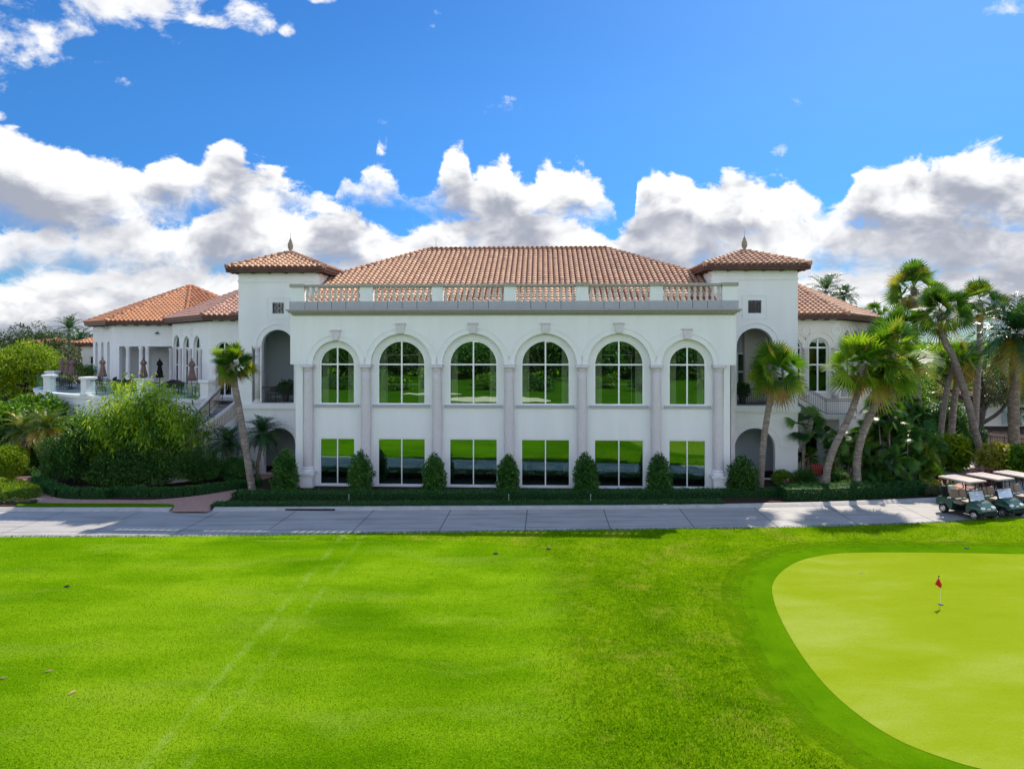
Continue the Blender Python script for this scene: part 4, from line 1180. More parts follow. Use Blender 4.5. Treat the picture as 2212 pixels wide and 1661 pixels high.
# beam over the loggia on three outer facets, solid elsewhere
for i in range(8):
    a, b = W8[i], W8[(i + 1) % 8]; ang = math.atan2(b[1] - a[1], b[0] - a[0]); L = math.hypot(b[0] - a[0], b[1] - a[1])
    front = i in (0, 1, 7)
    mb = MB()
    if i in (1, 7):
        hs_ = [outline(L * .12 + k * L * .30, L * .12 + k * L * .30 + .72, zf + .01, 7.3, True) for k in range(3)]
        mb.plate([[(0, 0), (L, 0), (L, zE - .2), (0, zE - .2)]] + hs_, a, ang, 0, .4)
    elif i == 0:
        mb.plate([[(0, zbm), (L, zbm), (L, zE - .2), (0, zE - .2)]], a, ang, 0, .4)
    else:
        mb.plate([[(0, 0), (L, 0), (L, zE - .2), (0, zE - .2)]], a, ang, 0, .4)
    mb.build('wall', M['stucco'], CH)
    if i == 0:
        MB().plate([outline(.5, L - .2, 8.25, 8.7, False), outline(.55, L - .25, 8.30, 8.65, False)], a, ang, -.03, .01).build('panel_moulding', M['stucco'], CH)
        for s in (.22, 1.05, 2.05, 2.55, 4.9):
            p = on_plane(a, ang, s, .2, 0)
            if s < .3: MB().box(p[0] - .28, p[0] + .28, p[1] - .2, p[1] + .2, zf, zbm).build('corner_pier', M['stucco'], CH)
            else: MB().lathe([(.2, zf), (.2, zf + .12), (.165, zf + .18), (.145, zbm - .2), (.17, zbm - .16), (.2, zbm - .001)], 16, p).build('column', M['stucco'], CH, smooth=True)
        for s in (.9, 3.4, 4.6):
            p = on_plane(a, ang, s, 2.2, 0)
            MB().lathe([(.2, zf), (.165, zf + .18), (.145, zbm - .2), (.2, zbm)], 16, p).build('column', M['grey_shade'], CH, smooth=True)
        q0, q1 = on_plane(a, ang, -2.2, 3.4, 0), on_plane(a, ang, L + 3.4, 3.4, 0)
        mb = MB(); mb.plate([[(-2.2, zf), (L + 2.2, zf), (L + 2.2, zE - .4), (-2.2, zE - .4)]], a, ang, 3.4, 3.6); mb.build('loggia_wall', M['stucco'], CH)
        mb = MB(); mb.face([on_plane(a, ang, -2, .4, zE - .45), on_plane(a, ang, L + 2, .4, zE - .45), on_plane(a, ang, L + 2, 3.5, zE - .45), on_plane(a, ang, -2, 3.5, zE - .45)]); mb.build('loggia_ceiling', M['grey_shade'], CH)
        p = on_plane(a, ang, L * .62, -.12, 8.28)
        mb = MB().lathe([(.05, .12), (.16, .06), (.17, .02), (.02, 0)], 12, (p[0], p[1], p[2])); mb.bar((p[0], p[1] + .13, p[2] + .2), (p[0], p[1], p[2] + .1), .03, .03); mb.build('wall_lamp', M['blackmetal'], CH)
# linking wall between pavilion and left wing
a, b = lw(-24.6, 53.6, 0), lw(-23.0, 50.8, 0)

# terrace
tc = catmull([(-36.3, 56.5), (-36.6, 54.0), (-36.2, 52.0), (-34.9, 50.1), (-32.0, 47.4), (-28.6, 45.2), (-25.0, 43.6), (-21.5, 42.3), (-18.6, 41.5)], 6)
tpoly = [w2l(*p) for p in tc] + [w2l(-15.6, 41.2), w2l(-15.6, 62), w2l(-36.3, 62)]
mb = MB()
tris = tessellate_polygon([[Vector((x, y, 0)) for x, y in tpoly]])
mb.V = [(x, y, Z2 - .004) for x, y in tpoly]
for t in tris:
    A3, B3, C3 = (tpoly[i] for i in t)
    mb.F.append(tuple(t) if (B3[0] - A3[0]) * (C3[1] - A3[1]) - (B3[1] - A3[1]) * (C3[0] - A3[0]) > 0 else tuple(t[::-1])); mb.R.append(.5)
TER = mb.build('terrace', M['terrace'], CH)
mb = MB(); cp = MB()
L = [w2l(*p) for p in tc]
for i in range(len(L) - 1):
    (xa, ya), (xb, yb) = L[i], L[i + 1]
    mb.face([(xa, ya, 0), (xb, yb, 0), (xb, yb, Z2 - .02), (xa, ya, Z2 - .02)])
    t = Vector((xb - xa, yb - ya)).normalized(); n_ = Vector((t.y, -t.x))
    for off, z0, z1 in ((.10, Z2 - .16, Z2 + .05), (.05, Z2 - .62, Z2 - .55)):
        A2, B2 = Vector((xa, ya)), Vector((xb, yb))
        o1_, o2_ = A2 + n_ * off, B2 + n_ * off; i1, i2 = A2 - n_ * .28, B2 - n_ * .28
        lo_ = [(o1_.x, o1_.y, z0), (o2_.x, o2_.y, z0), (i2.x, i2.y, z0), (i1.x, i1.y, z0)]; hi_ = [(p[0], p[1], z1) for p in lo_]
        cp.face(lo_[::-1]); cp.face(hi_)
        cp.face([lo_[0], lo_[1], hi_[1], hi_[0]]); cp.face([lo_[2], lo_[3], hi_[3], hi_[2]])
mb.build('terrace_wall', M['stucco'], TER)
cp.build('coping', M['stucco'], TER)
def pillar(X, Y, rz):
    x, y = w2l(X, Y)
    mb = MB().box(-.30, .30, -.30, .30, 0, 1.05); mb.box(-.34, .34, -.34, .34, 0, .16); mb.box(-.40, .40, -.40, .40, 1.05, 1.20); mb.box(-.35, .35, -.35, .35, 1.0, 1.048)
    mb.xf(Matrix.Translation((x, y, Z2 + .051)) @ Matrix.Rotation(rz, 4, 'Z'))
    mb.build('pillar', M['stucco'], TER, bevel=.015)
def near(u):
    return min(tc, key=lambda p: abs(CX + F * p[0] / p[1] - u) + (0 if p[1] < 52 else 500))
pil = [(-36.2, 53.6)] + [near(u) for u in (104, 180, 306)] + [near(447)]
for p in pil:
    i = min(range(len(tc)), key=lambda k: (tc[k][0] - p[0]) ** 2 + (tc[k][1] - p[1]) ** 2)
    a, b = Vector(tc[max(i - 1, 0)]), Vector(tc[min(i + 1, len(tc) - 1)]); t = (b - a)
    pillar(p[0] + .05, p[1] + .12, math.atan2(t.y, t.x))
gm, rm = MB(), MB()
for i in range(2, len(L) - 1):
    (xa, ya), (xb, yb) = L[i], L[i + 1]
    gm.face([(xa, ya + .1, Z2 + .08), (xb, yb + .1, Z2 + .08), (xb, yb + .1, Z2 + 1.0), (xa, ya + .1, Z2 + 1.0)])
    rm.tube([(xa, ya + .1, Z2 + 1.02), (xb, yb + .1, Z2 + 1.02)], .022, 6)
gr = gm.build('glass_railing', M['rail_glass'], TER)
rm.build('top_rail', M['bronze'], gr)

# curved stair from the terrace beside the left tower
def bez(t):
    P = [Vector((-17.05, 42.2)), Vector((-17.35, 39.6)), Vector((-18.3, 38.3)), Vector((-20.6, 37.6))]
    u = 1 - t
    p = P[0] * u ** 3 + P[1] * 3 * u * u * t + P[2] * 3 * u * t * t + P[3] * t ** 3
    d_ = (P[1] - P[0]) * 3 * u * u + (P[2] - P[1]) * 6 * u * t + (P[3] - P[2]) * 3 * t * t
    d_.normalize(); return p, Vector((-d_.y, d_.x))
NST = 22; SW = .95
st = MB(); wa_ = {1: MB(), -1: MB()}; cap_ = {1: MB(), -1: MB()}; sbal = []
sbm = MB().lathe([(.07, 0), (.045, .12), (.075, .27), (.04, .42), (.07, .58), (.05, .74)], 8).mesh('stair_baluster', True); sbm.materials.append(M['baluster'])
for k in range(NST):
    t0, t1 = k / NST, (k + 1) / NST
    z = Z2 - .12 - .165 * (k + 1)
    (p, n0), (q, n1) = bez(t0), bez(t1)
    f = [p + n0 * SW, q + n1 * SW, q - n1 * SW, p - n0 * SW]
    f = [w2l(*v) for v in f]
    hi_ = [(x, y, z) for x, y in f]; lo_ = [(x, y, 0) for x, y in f]
    st.face(hi_); st.face(hi_[::-1])
    for i in range(4): st.face([lo_[i], lo_[(i + 1) % 4], hi_[(i + 1) % 4], hi_[i]])
    for sg in (1, -1):
        base = z + .165
        a1, a2 = w2l(*(p + n0 * (SW + .18) * sg)), w2l(*(q + n1 * (SW + .18) * sg)); b1, b2 = w2l(*(p + n0 * (SW + .01) * sg)), w2l(*(q + n1 * (SW + .01) * sg))
        h0, h1 = base + .10, base - .165 + .10
        def prism(mb, lo0, lo1, hi0, hi1):
            A = [(a1[0], a1[1], lo0), (a2[0], a2[1], lo1), (b2[0], b2[1], lo1), (b1[0], b1[1], lo0)]; B = [(a1[0], a1[1], hi0), (a2[0], a2[1], hi1), (b2[0], b2[1], hi1), (b1[0], b1[1], hi0)]
            mb.face(A[::-1]); mb.face(B)
            for i in range(4): mb.face([A[i], A[(i + 1) % 4], B[(i + 1) % 4], B[i]])
        prism(wa_[sg], 0, 0, h0, h1)
        prism(cap_[sg], h0 + .72, h1 + .72, h0 + .88, h1 + .88)
        for j in range(2):
            tt = (j + .5) / 2
            ax, ay = (a1[0] + b1[0]) / 2 * (1 - tt) + (a2[0] + b2[0]) / 2 * tt, (a1[1] + b1[1]) / 2 * (1 - tt) + (a2[1] + b2[1]) / 2 * tt
            zz = h0 * (1 - tt) + h1 * tt
            sbal.append((ax, ay, zz))
STA = st.build('curved_stair', M['caststone'], CH)
for sg in (1, -1):
    wa_[sg].build('stair_wall', M['stucco'], STA); cap_[sg].build('stair_coping', M['coral'], STA)
for p in sbal:
    o = link('stair_baluster', sbm, None, STA); o.location = p
hr = MB()
pts = [w2l(*(bez(k / 10)[0] + bez(k / 10)[1] * -.9)) for k in range(11)]
hr.tube([(p[0], p[1], Z2 + .75 - .165 * NST * k / 10) for k, p in enumerate(pts)], .025, 6)
for k in (0, 2, 4, 6, 8, 10): hr.tube([(pts[k][0], pts[k][1], Z2 - .2 - .165 * NST * k / 10), (pts[k][0], pts[k][1], Z2 + .75 - .165 * NST * k / 10)], .02, 5)
hr.build('stair_handrail', M['blackmetal'], STA)

# things standing on the balconies
# ---------------------------------------------------------------- vegetation
NPR = np.random.default_rng(5)
def unit(a): return a / np.maximum(np.linalg.norm(a, axis=-1, keepdims=True), 1e-9)
def leaf_quads(P, O, L, Wd, wo=0.6, wr=0.9, droop=0.25, lv=0.35):
    """diamond leaves at points P, pointing along outward O with disorder"""
    N = len(P)
    d_ = unit(O * wo + NPR.normal(0, 1, (N, 3)) * wr * 0.6 + np.array([0, 0, -droop]))
    s_ = unit(np.cross(d_, NPR.normal(0, 1, (N, 3)) * 0.6 + np.array([0, 0, 1.0])))
    ln = (L * (1 + NPR.uniform(-lv, lv, N)))[:, None]; w_ = ln * (Wd / L)
    up_ = np.cross(s_, d_)
    m = P + d_ * ln * 0.45 + up_ * ln * 0.06
    return np.stack([P, m + s_ * w_ * .5, P + d_ * ln - up_ * ln * .08, m - s_ * w_ * .5], axis=1)
def sample_blobs(blobs, n, shell=0.55):
    B = np.array([b[:6] for b in blobs], dtype=float)
    wgt = np.array([(b[3] * b[4] + b[4] * b[5] + b[3] * b[5]) for b in blobs]); wgt /= wgt.sum()
    idx = NPR.choice(len(B), n, p=wgt)
    dv = unit(NPR.normal(0, 1, (n, 3)))
    r = (shell + (1 - shell) * NPR.random(n) ** 0.6)[:, None]
    P = B[idx, :3] + dv * B[idx, 3:6] * r
    return P, unit(dv / B[idx, 3:6]), idx
def lumps(c, r, n, k=0.38, seed=0, zmin=-0.35):
    """sub-clumps over an ellipsoid: gaps and light and dark masses"""
    rg = np.random.default_rng(seed); out = []
    for i in range(n):
        z = zmin + (1 - zmin) * (i + .5) / n; a = i * 2.399963 + rg.uniform(-.4, .4); q = math.sqrt(max(0, 1 - z * z))
        f = rg.uniform(.50, .86); s_ = k * rg.uniform(.65, 1.25)
        out.append((c[0] + r[0] * f * q * math.cos(a), c[1] + r[1] * f * q * math.sin(a), c[2] + r[2] * f * z, r[0] * s_, r[1] * s_, r[2] * s_ * .85))
    out.append((c[0], c[1], c[2] - r[2] * .1, r[0] * .55, r[1] * .55, r[2] * .6))
    return out
def foliage(blobs, n, L, Wd, name, mat, parent=None, loc=(0, 0, 0), shell=.55, droop=.25, wo=.6, wr=.9, zfloor=0.02, extra=None):
    P, O, idx = sample_blobs(blobs, n, shell)
    keep = P[:, 2] > zfloor
    P, O, idx = P[keep], O[keep], idx[keep]
    Q = leaf_quads(P, O, L, Wd, wo, wr, droop)
    base = NPR.random(len(blobs))[idx] * .35
    R = np.clip(base + NPR.normal(.32, .2, len(P)), 0, 1)
    if extra is not None: Q = np.concatenate([Q, extra[0]]); R = np.concatenate([R, extra[1]])
    Q = Q - np.array(loc)
    return link(name, quads_mesh(name, Q, R), M[mat] if isinstance(mat, str) else mat, parent)
def shrub(name, label, cat, loc, blobs, n, L, Wd, mat, group=None, **kw):
    o = foliage(blobs, n, L, Wd, name, mat, None, (loc[0], loc[1], 0), **kw)
    o.location = (loc[0], loc[1], 0)
    return tag(o, label, cat, group)
def tree(name, label, loc, h, r, rz_, n, L, Wd, mat, trunk_r=.18, nl=16, seed=1, group=None, base=None, k=.38, zmin=-.35, limbs=5, cat='tree'):
    """crown of clumps on a tapered trunk with limbs"""
    X, Y = loc
    t = thing(name, label, cat, (X, Y, 0), 0, group)
    cz = h - rz_
    bl = lumps((0, 0, cz), (r, r, rz_), nl, k, seed, zmin)
    foliage(bl, n, L, Wd, 'crown', mat, t)
    rg = random.Random(seed); mb = MB()
    top = max(.4, cz - rz_ * .3)
    mb.tube([(0, 0, -.05), (rg.uniform(-.1, .1), 0, top * .5), (rg.uniform(-.2, .2), rg.uniform(-.2, .2), top), (0, 0, cz + rz_ * .4)], [trunk_r * 1.2, trunk_r, trunk_r * .8, trunk_r * .25], 9)
    tr = mb.build('trunk', M['bark'], t, smooth=True)
    for b in rg.sample(bl[:-1], min(limbs, len(bl) - 1)):
        lm = MB(); p0 = Vector((0, 0, top * rg.uniform(.75, 1.0))); p1 = Vector(b[:3]); m_ = (p0 + p1) / 2 + Vector((0, 0, -.15 * r))
        lm.tube([p0, m_, p1], [trunk_r * .6, trunk_r * .4, trunk_r * .12], 7)
        lm.build('limb', M['bark'], tr, smooth=True)
    return t

# --- fan palms
def fan_leaves(n, R_, seed, e_hi=88, e_lo=-42, segs=16, spread=84, pet=.52, dead=.10, sag=.34, wseg=.062):
    n = int(n * .78)
    rg = np.random.default_rng(seed); Q, C = [], []
    for i in range(n):
        f = (i + .5) / n
        el_ = math.radians(e_hi + (e_lo - e_hi) * f ** .95 + rg.uniform(-8, 8)); a = i * 2.399963 + rg.uniform(-.3, .3)
        d_ = np.array([math.cos(el_) * math.cos(a), math.cos(el_) * math.sin(a), math.sin(el_)])
        up_ = np.array([0, 0, 1.0]); s_ = np.cross(d_, up_); s_ /= max(np.linalg.norm(s_), 1e-6)
        nrm = np.cross(s_, d_)
        tw = rg.uniform(-1.25, 1.25); s2 = s_ * math.cos(tw) + nrm * math.sin(tw); n2 = np.cross(s2, d_)
        rr = R_ * rg.uniform(.80, 1.10)
        lp = rr * pet * rg.uniform(.55, 1.12)
        h_ = d_ * lp + np.array([0, 0, -.05 * rr])
        w0 = .022
        Q.append([np.zeros(3) - s2 * w0, np.zeros(3) + s2 * w0, h_ + s2 * w0 * .6, h_ - s2 * w0 * .6]); C.append(.35)
        old = f > 1 - dead and rg.random() < .8
        cbase = .97 if old else min(.9, max(0, rg.normal(.42, .30)))
        ls = rr * (1 - pet * .9)
        for k in range(segs):
            ph = math.radians(-spread + 2 * spread * (k + .5) / segs)
            sd = d_ * math.cos(ph) + s2 * math.sin(ph) + n2 * (.16 * abs(math.sin(ph)) - .02)
            sd /= np.linalg.norm(sd)
            l_ = ls * (.62 + .38 * math.cos(ph * .75)) * rg.uniform(.9, 1.08)
            wv = np.cross(sd, n2); wv /= max(np.linalg.norm(wv), 1e-6)
            w_ = wseg * (l_ / .8)
            g_ = np.array([0, 0, -1.0]) * l_ * (sag if not old else .7)
            p0, p1, p2 = h_, h_ + sd * l_ * .55 + g_ * .12, h_ + sd * l_ * .97 + g_ * .5
            c_ = np.clip(cbase + rg.normal(0, .07), 0, 1)
            Q.append([p0 - wv * w_ * .3, p0 + wv * w_ * .3, p1 + wv * w_ * .55, p1 - wv * w_ * .55]); C.append(c_)
            Q.append([p1 - wv * w_ * .55, p1 + wv * w_ * .55, p2 + wv * w_ * .08, p2 - wv * w_ * .08]); C.append(np.clip(c_ + .05, 0, 1))
    return np.array(Q), np.array(C)
def px_path(pts, Y0, Y1=None):
    """trunk line from sight lines at a known distance"""
    Y1 = Y1 or Y0; n = len(pts) - 1
    return [(gx(u, Y0 + (Y1 - Y0) * i / n), Y0 + (Y1 - Y0) * i / n, gz(v, Y0 + (Y1 - Y0) * i / n)) for i, (u, v) in enumerate(pts)]
def curve3(P, n=8):
    xy = catmull([(p[0], p[1]) for p in P], n); z = catmull([(p[2], 0) for p in P], n)
    return [(a[0], a[1], b[0]) for a, b in zip(xy, z)]
def palm(name, label, path, r0, r1, leaves, mat, tmat='palmtrunk', group=None, boots=True):
    P = curve3(path, 7); b = P[0]
    t = thing(name, label, 'palm tree', (b[0], b[1], 0), 0, group)
    Q = [(p[0] - b[0], p[1] - b[1], p[2]) for p in P]; Q[0] = (0, 0, -.05)
    n = len(Q); rad = [(r0 + (r1 - r0) * min(1, i / (n - 1) * 1.3)) * (1.25 if i == 0 else 1) * (1 + .05 * math.sin(i * 2.1)) for i in range(n)]
    mb = MB(); mb.tube(Q, rad, 12)
    if boots:
        e_ = Vector(Q[-1])
        for k in range(16):
            a = k * 2.4; zz = -.30 - .035 * k
            p = e_ + Vector((math.cos(a) * r1 * .9, math.sin(a) * r1 * .9, zz)); mb.bar(p, p + Vector((math.cos(a) * .10, math.sin(a) * .10, .20)), .06, .03)
    mb.build('trunk', M[tmat], t, smooth=True)
    V, C = leaves
    o = link('crown', quads_mesh('crown', V, C), M[mat], t); o.location = Q[-1]
    return t
palm('sabal_palm', 'slim leaning fan palm in front of the left tower by the brick path', px_path([(545, 1060), (536, 1000), (527, 945), (516, 880), (506, 825), (503, 785)], 35.35), .19, .165, fan_leaves(66, 1.32, 3, e_lo=-58), 'sabal')
palm('sabal_palm', 'slim straight fan palm standing in front of the right tower archway', px_path([(1643, 1060), (1645, 1010), (1650, 950), (1659, 890), (1667, 845), (1672, 800)], 35.35), .17, .15, fan_leaves(58, 1.85, 4, e_lo=-60), 'sabal_bright')
palm('sabal_palm', 'leaning fan palm with the yellowest crown beside the side stair railing', px_path([(1783, 1052), (1788, 1010), (1803, 965), (1832, 905), (1854, 845), (1862, 785)], 34.6), .19, .15, fan_leaves(62, 2.15, 5, e_lo=-62), 'sabal_bright')
palm('sabal_palm', 'curved fan palm leaning right with a shaggy brown skirt under its crown', px_path([(1853, 1055), (1851, 1000), (1860, 950), (1884, 890), (1910, 830), (1925, 765)], 34.9), .20, .17, fan_leaves(70, 2.25, 6, e_lo=-78, dead=.12), 'sabal_bright')
palm('sabal_palm', 'tall fan palm with a long trunk bowed to the left above the cart path', px_path([(2127, 1003), (2110, 945), (2088, 860), (2060, 775), (2038, 730), (2030, 672)], 42.0), .22, .19, fan_leaves(60, 2.0, 7, e_lo=-55), 'sabal')
palm('sabal_palm', 'tallest upright fan palm behind the bowed palm', px_path([(1990, 990), (1986, 900), (1980, 800), (1976, 700), (1974, 622)], 47.0), .22, .18, fan_leaves(60, 2.15, 8, e_lo=-50), 'sabal')
palm('sabal_palm', 'dark upright fan palm right of the bowed palm, half hidden by the date palm', px_path([(2105, 960), (2110, 850), (2116, 740), (2118, 650)], 48.0), .22, .18, fan_leaves(54, 2.05, 9, e_lo=-50), 'sabal')
palm('sabal_palm', 'short fan palm with a thin pale trunk left of the pair by the cart path', px_path([(2028, 985), (2036, 900), (2048, 830), (2064, 782)], 43.5), .19, .16, fan_leaves(40, 1.5, 10, e_lo=-60, dead=.25), 'sabal_bright')
palm('sabal_palm', 'short fan palm with the greyer trunk right of the pair by the cart path', px_path([(2052, 970), (2058, 900), (2066, 830), (2076, 775)], 44.5), .22, .18, fan_leaves(40, 1.6, 12, e_lo=-60, dead=.15), 'sabal')
palm('sabal_palm', 'dark fan palm crown right behind the white right wing', px_path([(1925, 1000), (1928, 900), (1930, 800), (1932, 715)], 44.0), .20, .17, fan_leaves(48, 1.9, 13, e_lo=-70, dead=.2), 'sabal')
palm('sabal_palm', 'small fan palm behind the right corner of the clubhouse roof', px_path([(1893, 1000), (1890, 800), (1888, 672)], 60.0), .2, .16, fan_leaves(34, 1.3, 14), 'sabal')
# pinnate palms
def pinnate(n, L, seed, e_hi=80, e_lo=-25, nl=34, ll=.42, wl_=.035, gold=.12, bend=1.25, vee=.5):
    rg = np.random.default_rng(seed); Q, C = [], []
    for i in range(n):
        f = (i + .5) / n
        el_ = math.radians(e_hi + (e_lo - e_hi) * f + rg.uniform(-8, 8)); a = i * 2.399963 + rg.uniform(-.25, .25)
        h_ = np.array([math.cos(a), math.sin(a), 0]); z_ = np.array([0, 0, 1.0])
        le = L * rg.uniform(.88, 1.08); pos = np.zeros(3); ds = le / nl; s_ = np.cross(h_, z_)
        old = f > 1 - gold; cb = rg.uniform(.88, 1) if old else min(.85, max(0, rg.normal(.38, .2)))
        for k in range(nl):
            t = (k + .5) / nl
            e2 = el_ - bend * t ** 1.5
            d_ = h_ * math.cos(e2) + z_ * math.sin(e2); nm = z_ * math.cos(e2) - h_ * math.sin(e2)
            nx = pos + d_ * ds
            w_ = .016 * (1 - t * .8)
            Q.append([pos - s_ * w_, pos + s_ * w_, nx + s_ * w_, nx - s_ * w_]); C.append(cb)
            if t > .10:
                l_ = ll * (math.sin(min(1, t * 1.15 + .08) * PI) ** .5 * .9 + .15) * rg.uniform(.85, 1.1)
                for sg in (1, -1):
                    q = d_ * .62 + s_ * sg * .75 + nm * (vee * rg.uniform(.3, 1.2) - .1); q /= np.linalg.norm(q)
                    tip = pos + q * l_ + np.array([0, 0, -.16 * l_]); m_ = pos + q * l_ * .5
                    wv = d_ * wl_ * .5
                    Q.append([pos - wv * .6, pos + wv * .6, m_ + wv, m_ - wv]); C.append(np.clip(cb + rg.normal(0, .08), 0, 1))
                    Q.append([m_ - wv, m_ + wv, tip + wv * .1, tip - wv * .1]); C.append(np.clip(cb + rg.normal(0, .08), 0, 1))
            pos = nx
    return np.array(Q), np.array(C)
palm('date_palm', 'large feathery date palm with a thick trunk at the right edge of the photo', px_path([(2190, 965), (2190, 900), (2193, 800), (2197, 720)], 41.0), .30, .27, pinnate(64, 3.9, 21, e_lo=-55, ll=.66, wl_=.10, gold=.15, nl=32), 'date', 'datetrunk')
palm('pygmy_date_palm', 'small dark date palm left of the leaning palm, below the stair wall', px_path([(497, 1045), (495, 1000), (492, 955)], 38.3), .11, .10, pinnate(44, 1.45, 22, e_lo=-40, ll=.3, gold=0, wl_=.035), 'date', 'datetrunk')
palm('pygmy_date_palm', 'small dark date palm with a crooked stem before the left archway', px_path([(558, 1045), (556, 1010), (562, 970), (566, 935)], 38.6), .10, .10, pinnate(46, 1.5, 23, e_lo=-40, ll=.32, gold=0, wl_=.035), 'date', 'datetrunk')
palm('pygmy_date_palm', 'small sunlit date palm with golden lower fronds at the far left', px_path([(100, 1010), (102, 970), (101, 925)], 39.5), .12, .11, pinnate(50, 1.75, 24, e_lo=-45, ll=.36, gold=.3, wl_=.04), 'date_gold', 'datetrunk')
palm('pygmy_date_palm', 'small pale date palm at the left edge of the photo behind the clipped ball', px_path([(52, 1010), (52, 960), (52, 930)], 40.5), .12, .11, pinnate(44, 1.7, 25, e_lo=-40, ll=.34, gold=.1, wl_=.04), 'date_gold', 'datetrunk')
for u, v, Yd, sd, lab in ((150, 712, 96, 31, 'royal palm with a ragged crown above the far left treeline'), (1783, 628, 75, 32, 'tall coconut palm top rising behind the right wing roof'), (172, 742, 88, 33, 'second ragged palm low in the far left treeline beside the pavilion'), (1822, 640, 82, 34, 'smaller bent palm top behind the right wing roof')):
    palm('royal_palm', lab, px_path([(u, VH + H * F / Yd), (u, (v + 735 + H * F / Yd) / 2), (u, v)], Yd), .25, .2, pinnate(24, 3.2 if sd != 34 else 2.2, sd, e_lo=-20, nl=22, ll=.7, wl_=.10, gold=0), 'date')
palm('fan_palm', 'fan palm with big drooping leaves against the right tower corner', px_path([(1734, 1030), (1736, 970), (1742, 925)], 38.2), .09, .08, fan_leaves(22, 1.5, 41, e_hi=70, e_lo=-30, segs=26, sag=.6, wseg=.07), 'dark')
palm('dracaena', 'spiky little plant with strap leaves in front of the dark ground window', px_path([(1744, 1022), (1746, 1000), (1748, 985)], 38.8), .06, .06, fan_leaves(26, .85, 42, e_hi=85, e_lo=-40, segs=4, spread=24, pet=.1, wseg=.12), 'sabal', boots=False)

# fan palm thicket in front of the right wing
def clump(label, u, vb, Y, R_, n, seed, hgt, mat='dark', sc_=1.0):
    X = gx(u, Y); t = thing('fan_palm_clump', label, 'palm clump', (X, Y, 0), 0, 'fan palm thicket under the leaning palms')
    rg = random.Random(seed); Vs, Cs = [], []; st_ = MB()
    for k in range(n):
        a = rg.uniform(0, 2 * PI); q = R_ * .55 * math.sqrt(rg.random()); x, y, z = q * math.cos(a), q * math.sin(a) * .7, hgt * rg.uniform(.35, 1.0)
        V, C = fan_leaves(15, .95 * sc_ * rg.uniform(.85, 1.2), seed * 50 + k, e_hi=75, e_lo=-55, segs=18, sag=.6, wseg=.075, dead=.05)
        Vs.append(V + np.array([x, y, z])); Cs.append(C)
        st_.tube([(x * .7, y * .7, 0), (x, y, z)], .035, 5)
    link('fronds', quads_mesh('fronds', np.concatenate(Vs), np.concatenate(Cs)), M[mat], t)
    st_.build('stems', M['palmtrunk'], t)
clump('dark fan palm thicket right of the curved palm trunk, tallest part', 1935, 1050, 36.5, 1.7, 16, 51, 3.9)
clump('dark fan palm thicket low behind the hedge right of the curved palm trunk', 1915, 1055, 35.4, 1.4, 9, 52, 1.9)
clump('green fan palm thicket at its right end beside the cart path', 1985, 1045, 36.8, 1.2, 10, 53, 2.6, 'sabal')
clump('dark fan palm thicket rising behind the curved palm trunk', 1965, 1040, 38.6, 1.6, 14, 56, 4.7)
clump('fan palm thicket of big leaves below the shaggy palm crown', 1900, 1040, 37.8, 1.3, 10, 57, 4.2, 'sabal')
clump('fan palm thicket between the two leaning palm trunks', 1825, 1035, 37.6, 1.1, 8, 54, 2.6)
clump('lower yellow tipped fan palm by the rocks at the path corner', 2005, 1055, 36.0, .8, 6, 55, 1.0, 'sabal_bright')

# --- bamboo and broad shrubs on the left
def bamboo():
    X, Y = gx(318, 38.2), 38.2
    t = thing('bamboo_clump', 'big feathery bamboo clump in front of the terrace wall', 'bamboo', (X, Y, 0))
    rg = np.random.default_rng(61); P, O = [], []; cu = MB()
    for k in range(150):
        a = rg.uniform(0, 2 * PI); q = rg.random() ** .6
        bx, by = 1.9 * q * math.cos(a), 1.0 * q * math.sin(a)
        lean = np.array([bx * .95 + rg.normal(0, .3), by * .9 - .5 * q + rg.normal(0, .25)])
        hh = (6.1 - 2.4 * q ** 2.2) * rg.uniform(.66, 1.05) * (1 - .10 * max(0, bx / 2))
        pts = []
        for j in range(12):
            f = j / 11; b = f ** 1.8
            pts.append((bx + lean[0] * b, by + lean[1] * b, hh * (f - .08 * b * f)))
        if k < 46: cu.tube(pts, [.022 * (1 - .8 * j / 11) for j in range(12)], 5)
        for j in range(3, 12):
            m = 22 if j > 4 else 12
            c = np.array(pts[j]); sp = .24 + .14 * (1 - abs(j / 11 - .6))
            pp = c + rg.normal(0, sp, (m, 3)) * np.array([1, 1, .8])
            P.append(pp); O.append(unit(pp - c + np.array([lean[0] * .1, lean[1] * .1, -.1])))
    P, O = np.concatenate(P), np.concatenate(O); kp = P[:, 2] > .1; P, O = P[kp], O[kp]
    Q = leaf_quads(P, O, .31, .058, .6, .7, .55)
    R_ = np.clip(NPR.normal(.54, .24, len(P)) + .22 * np.sin(P[:, 0] * 3.1 + P[:, 2] * 2.3) + (P[:, 2] - 3.4) * .09, 0, 1)  # leaf colour lightens with height, sunlit top put into the colour
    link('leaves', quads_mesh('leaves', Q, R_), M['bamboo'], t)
    cu.build('culms', M['bamboo'], t)
bamboo()
def lump_shrub(name, label, cat, u, Y, w_, d_, h_, n, L, Wd, mat, seed, nl=14, z0=0, **kw):
    X = gx(u, Y)
    bl = lumps((X, Y, z0 + h_ * .45), (w_ / 2, d_ / 2, h_ * .55), nl, .42, seed, -.6)
    return shrub(name, label, cat, (X, Y), bl, n, L, Wd, mat, **kw)
def hshrub(u, Y, vtop): return gz(vtop, Y)
lump_shrub('dark_shrub', 'rounded dark shrub left of the bamboo beside the brick path', 'shrub', 150, 37.3, 2.5, 2.2, hshrub(150, 37.3, 925), 14000, .12, .055, 'dark', 71, 20)
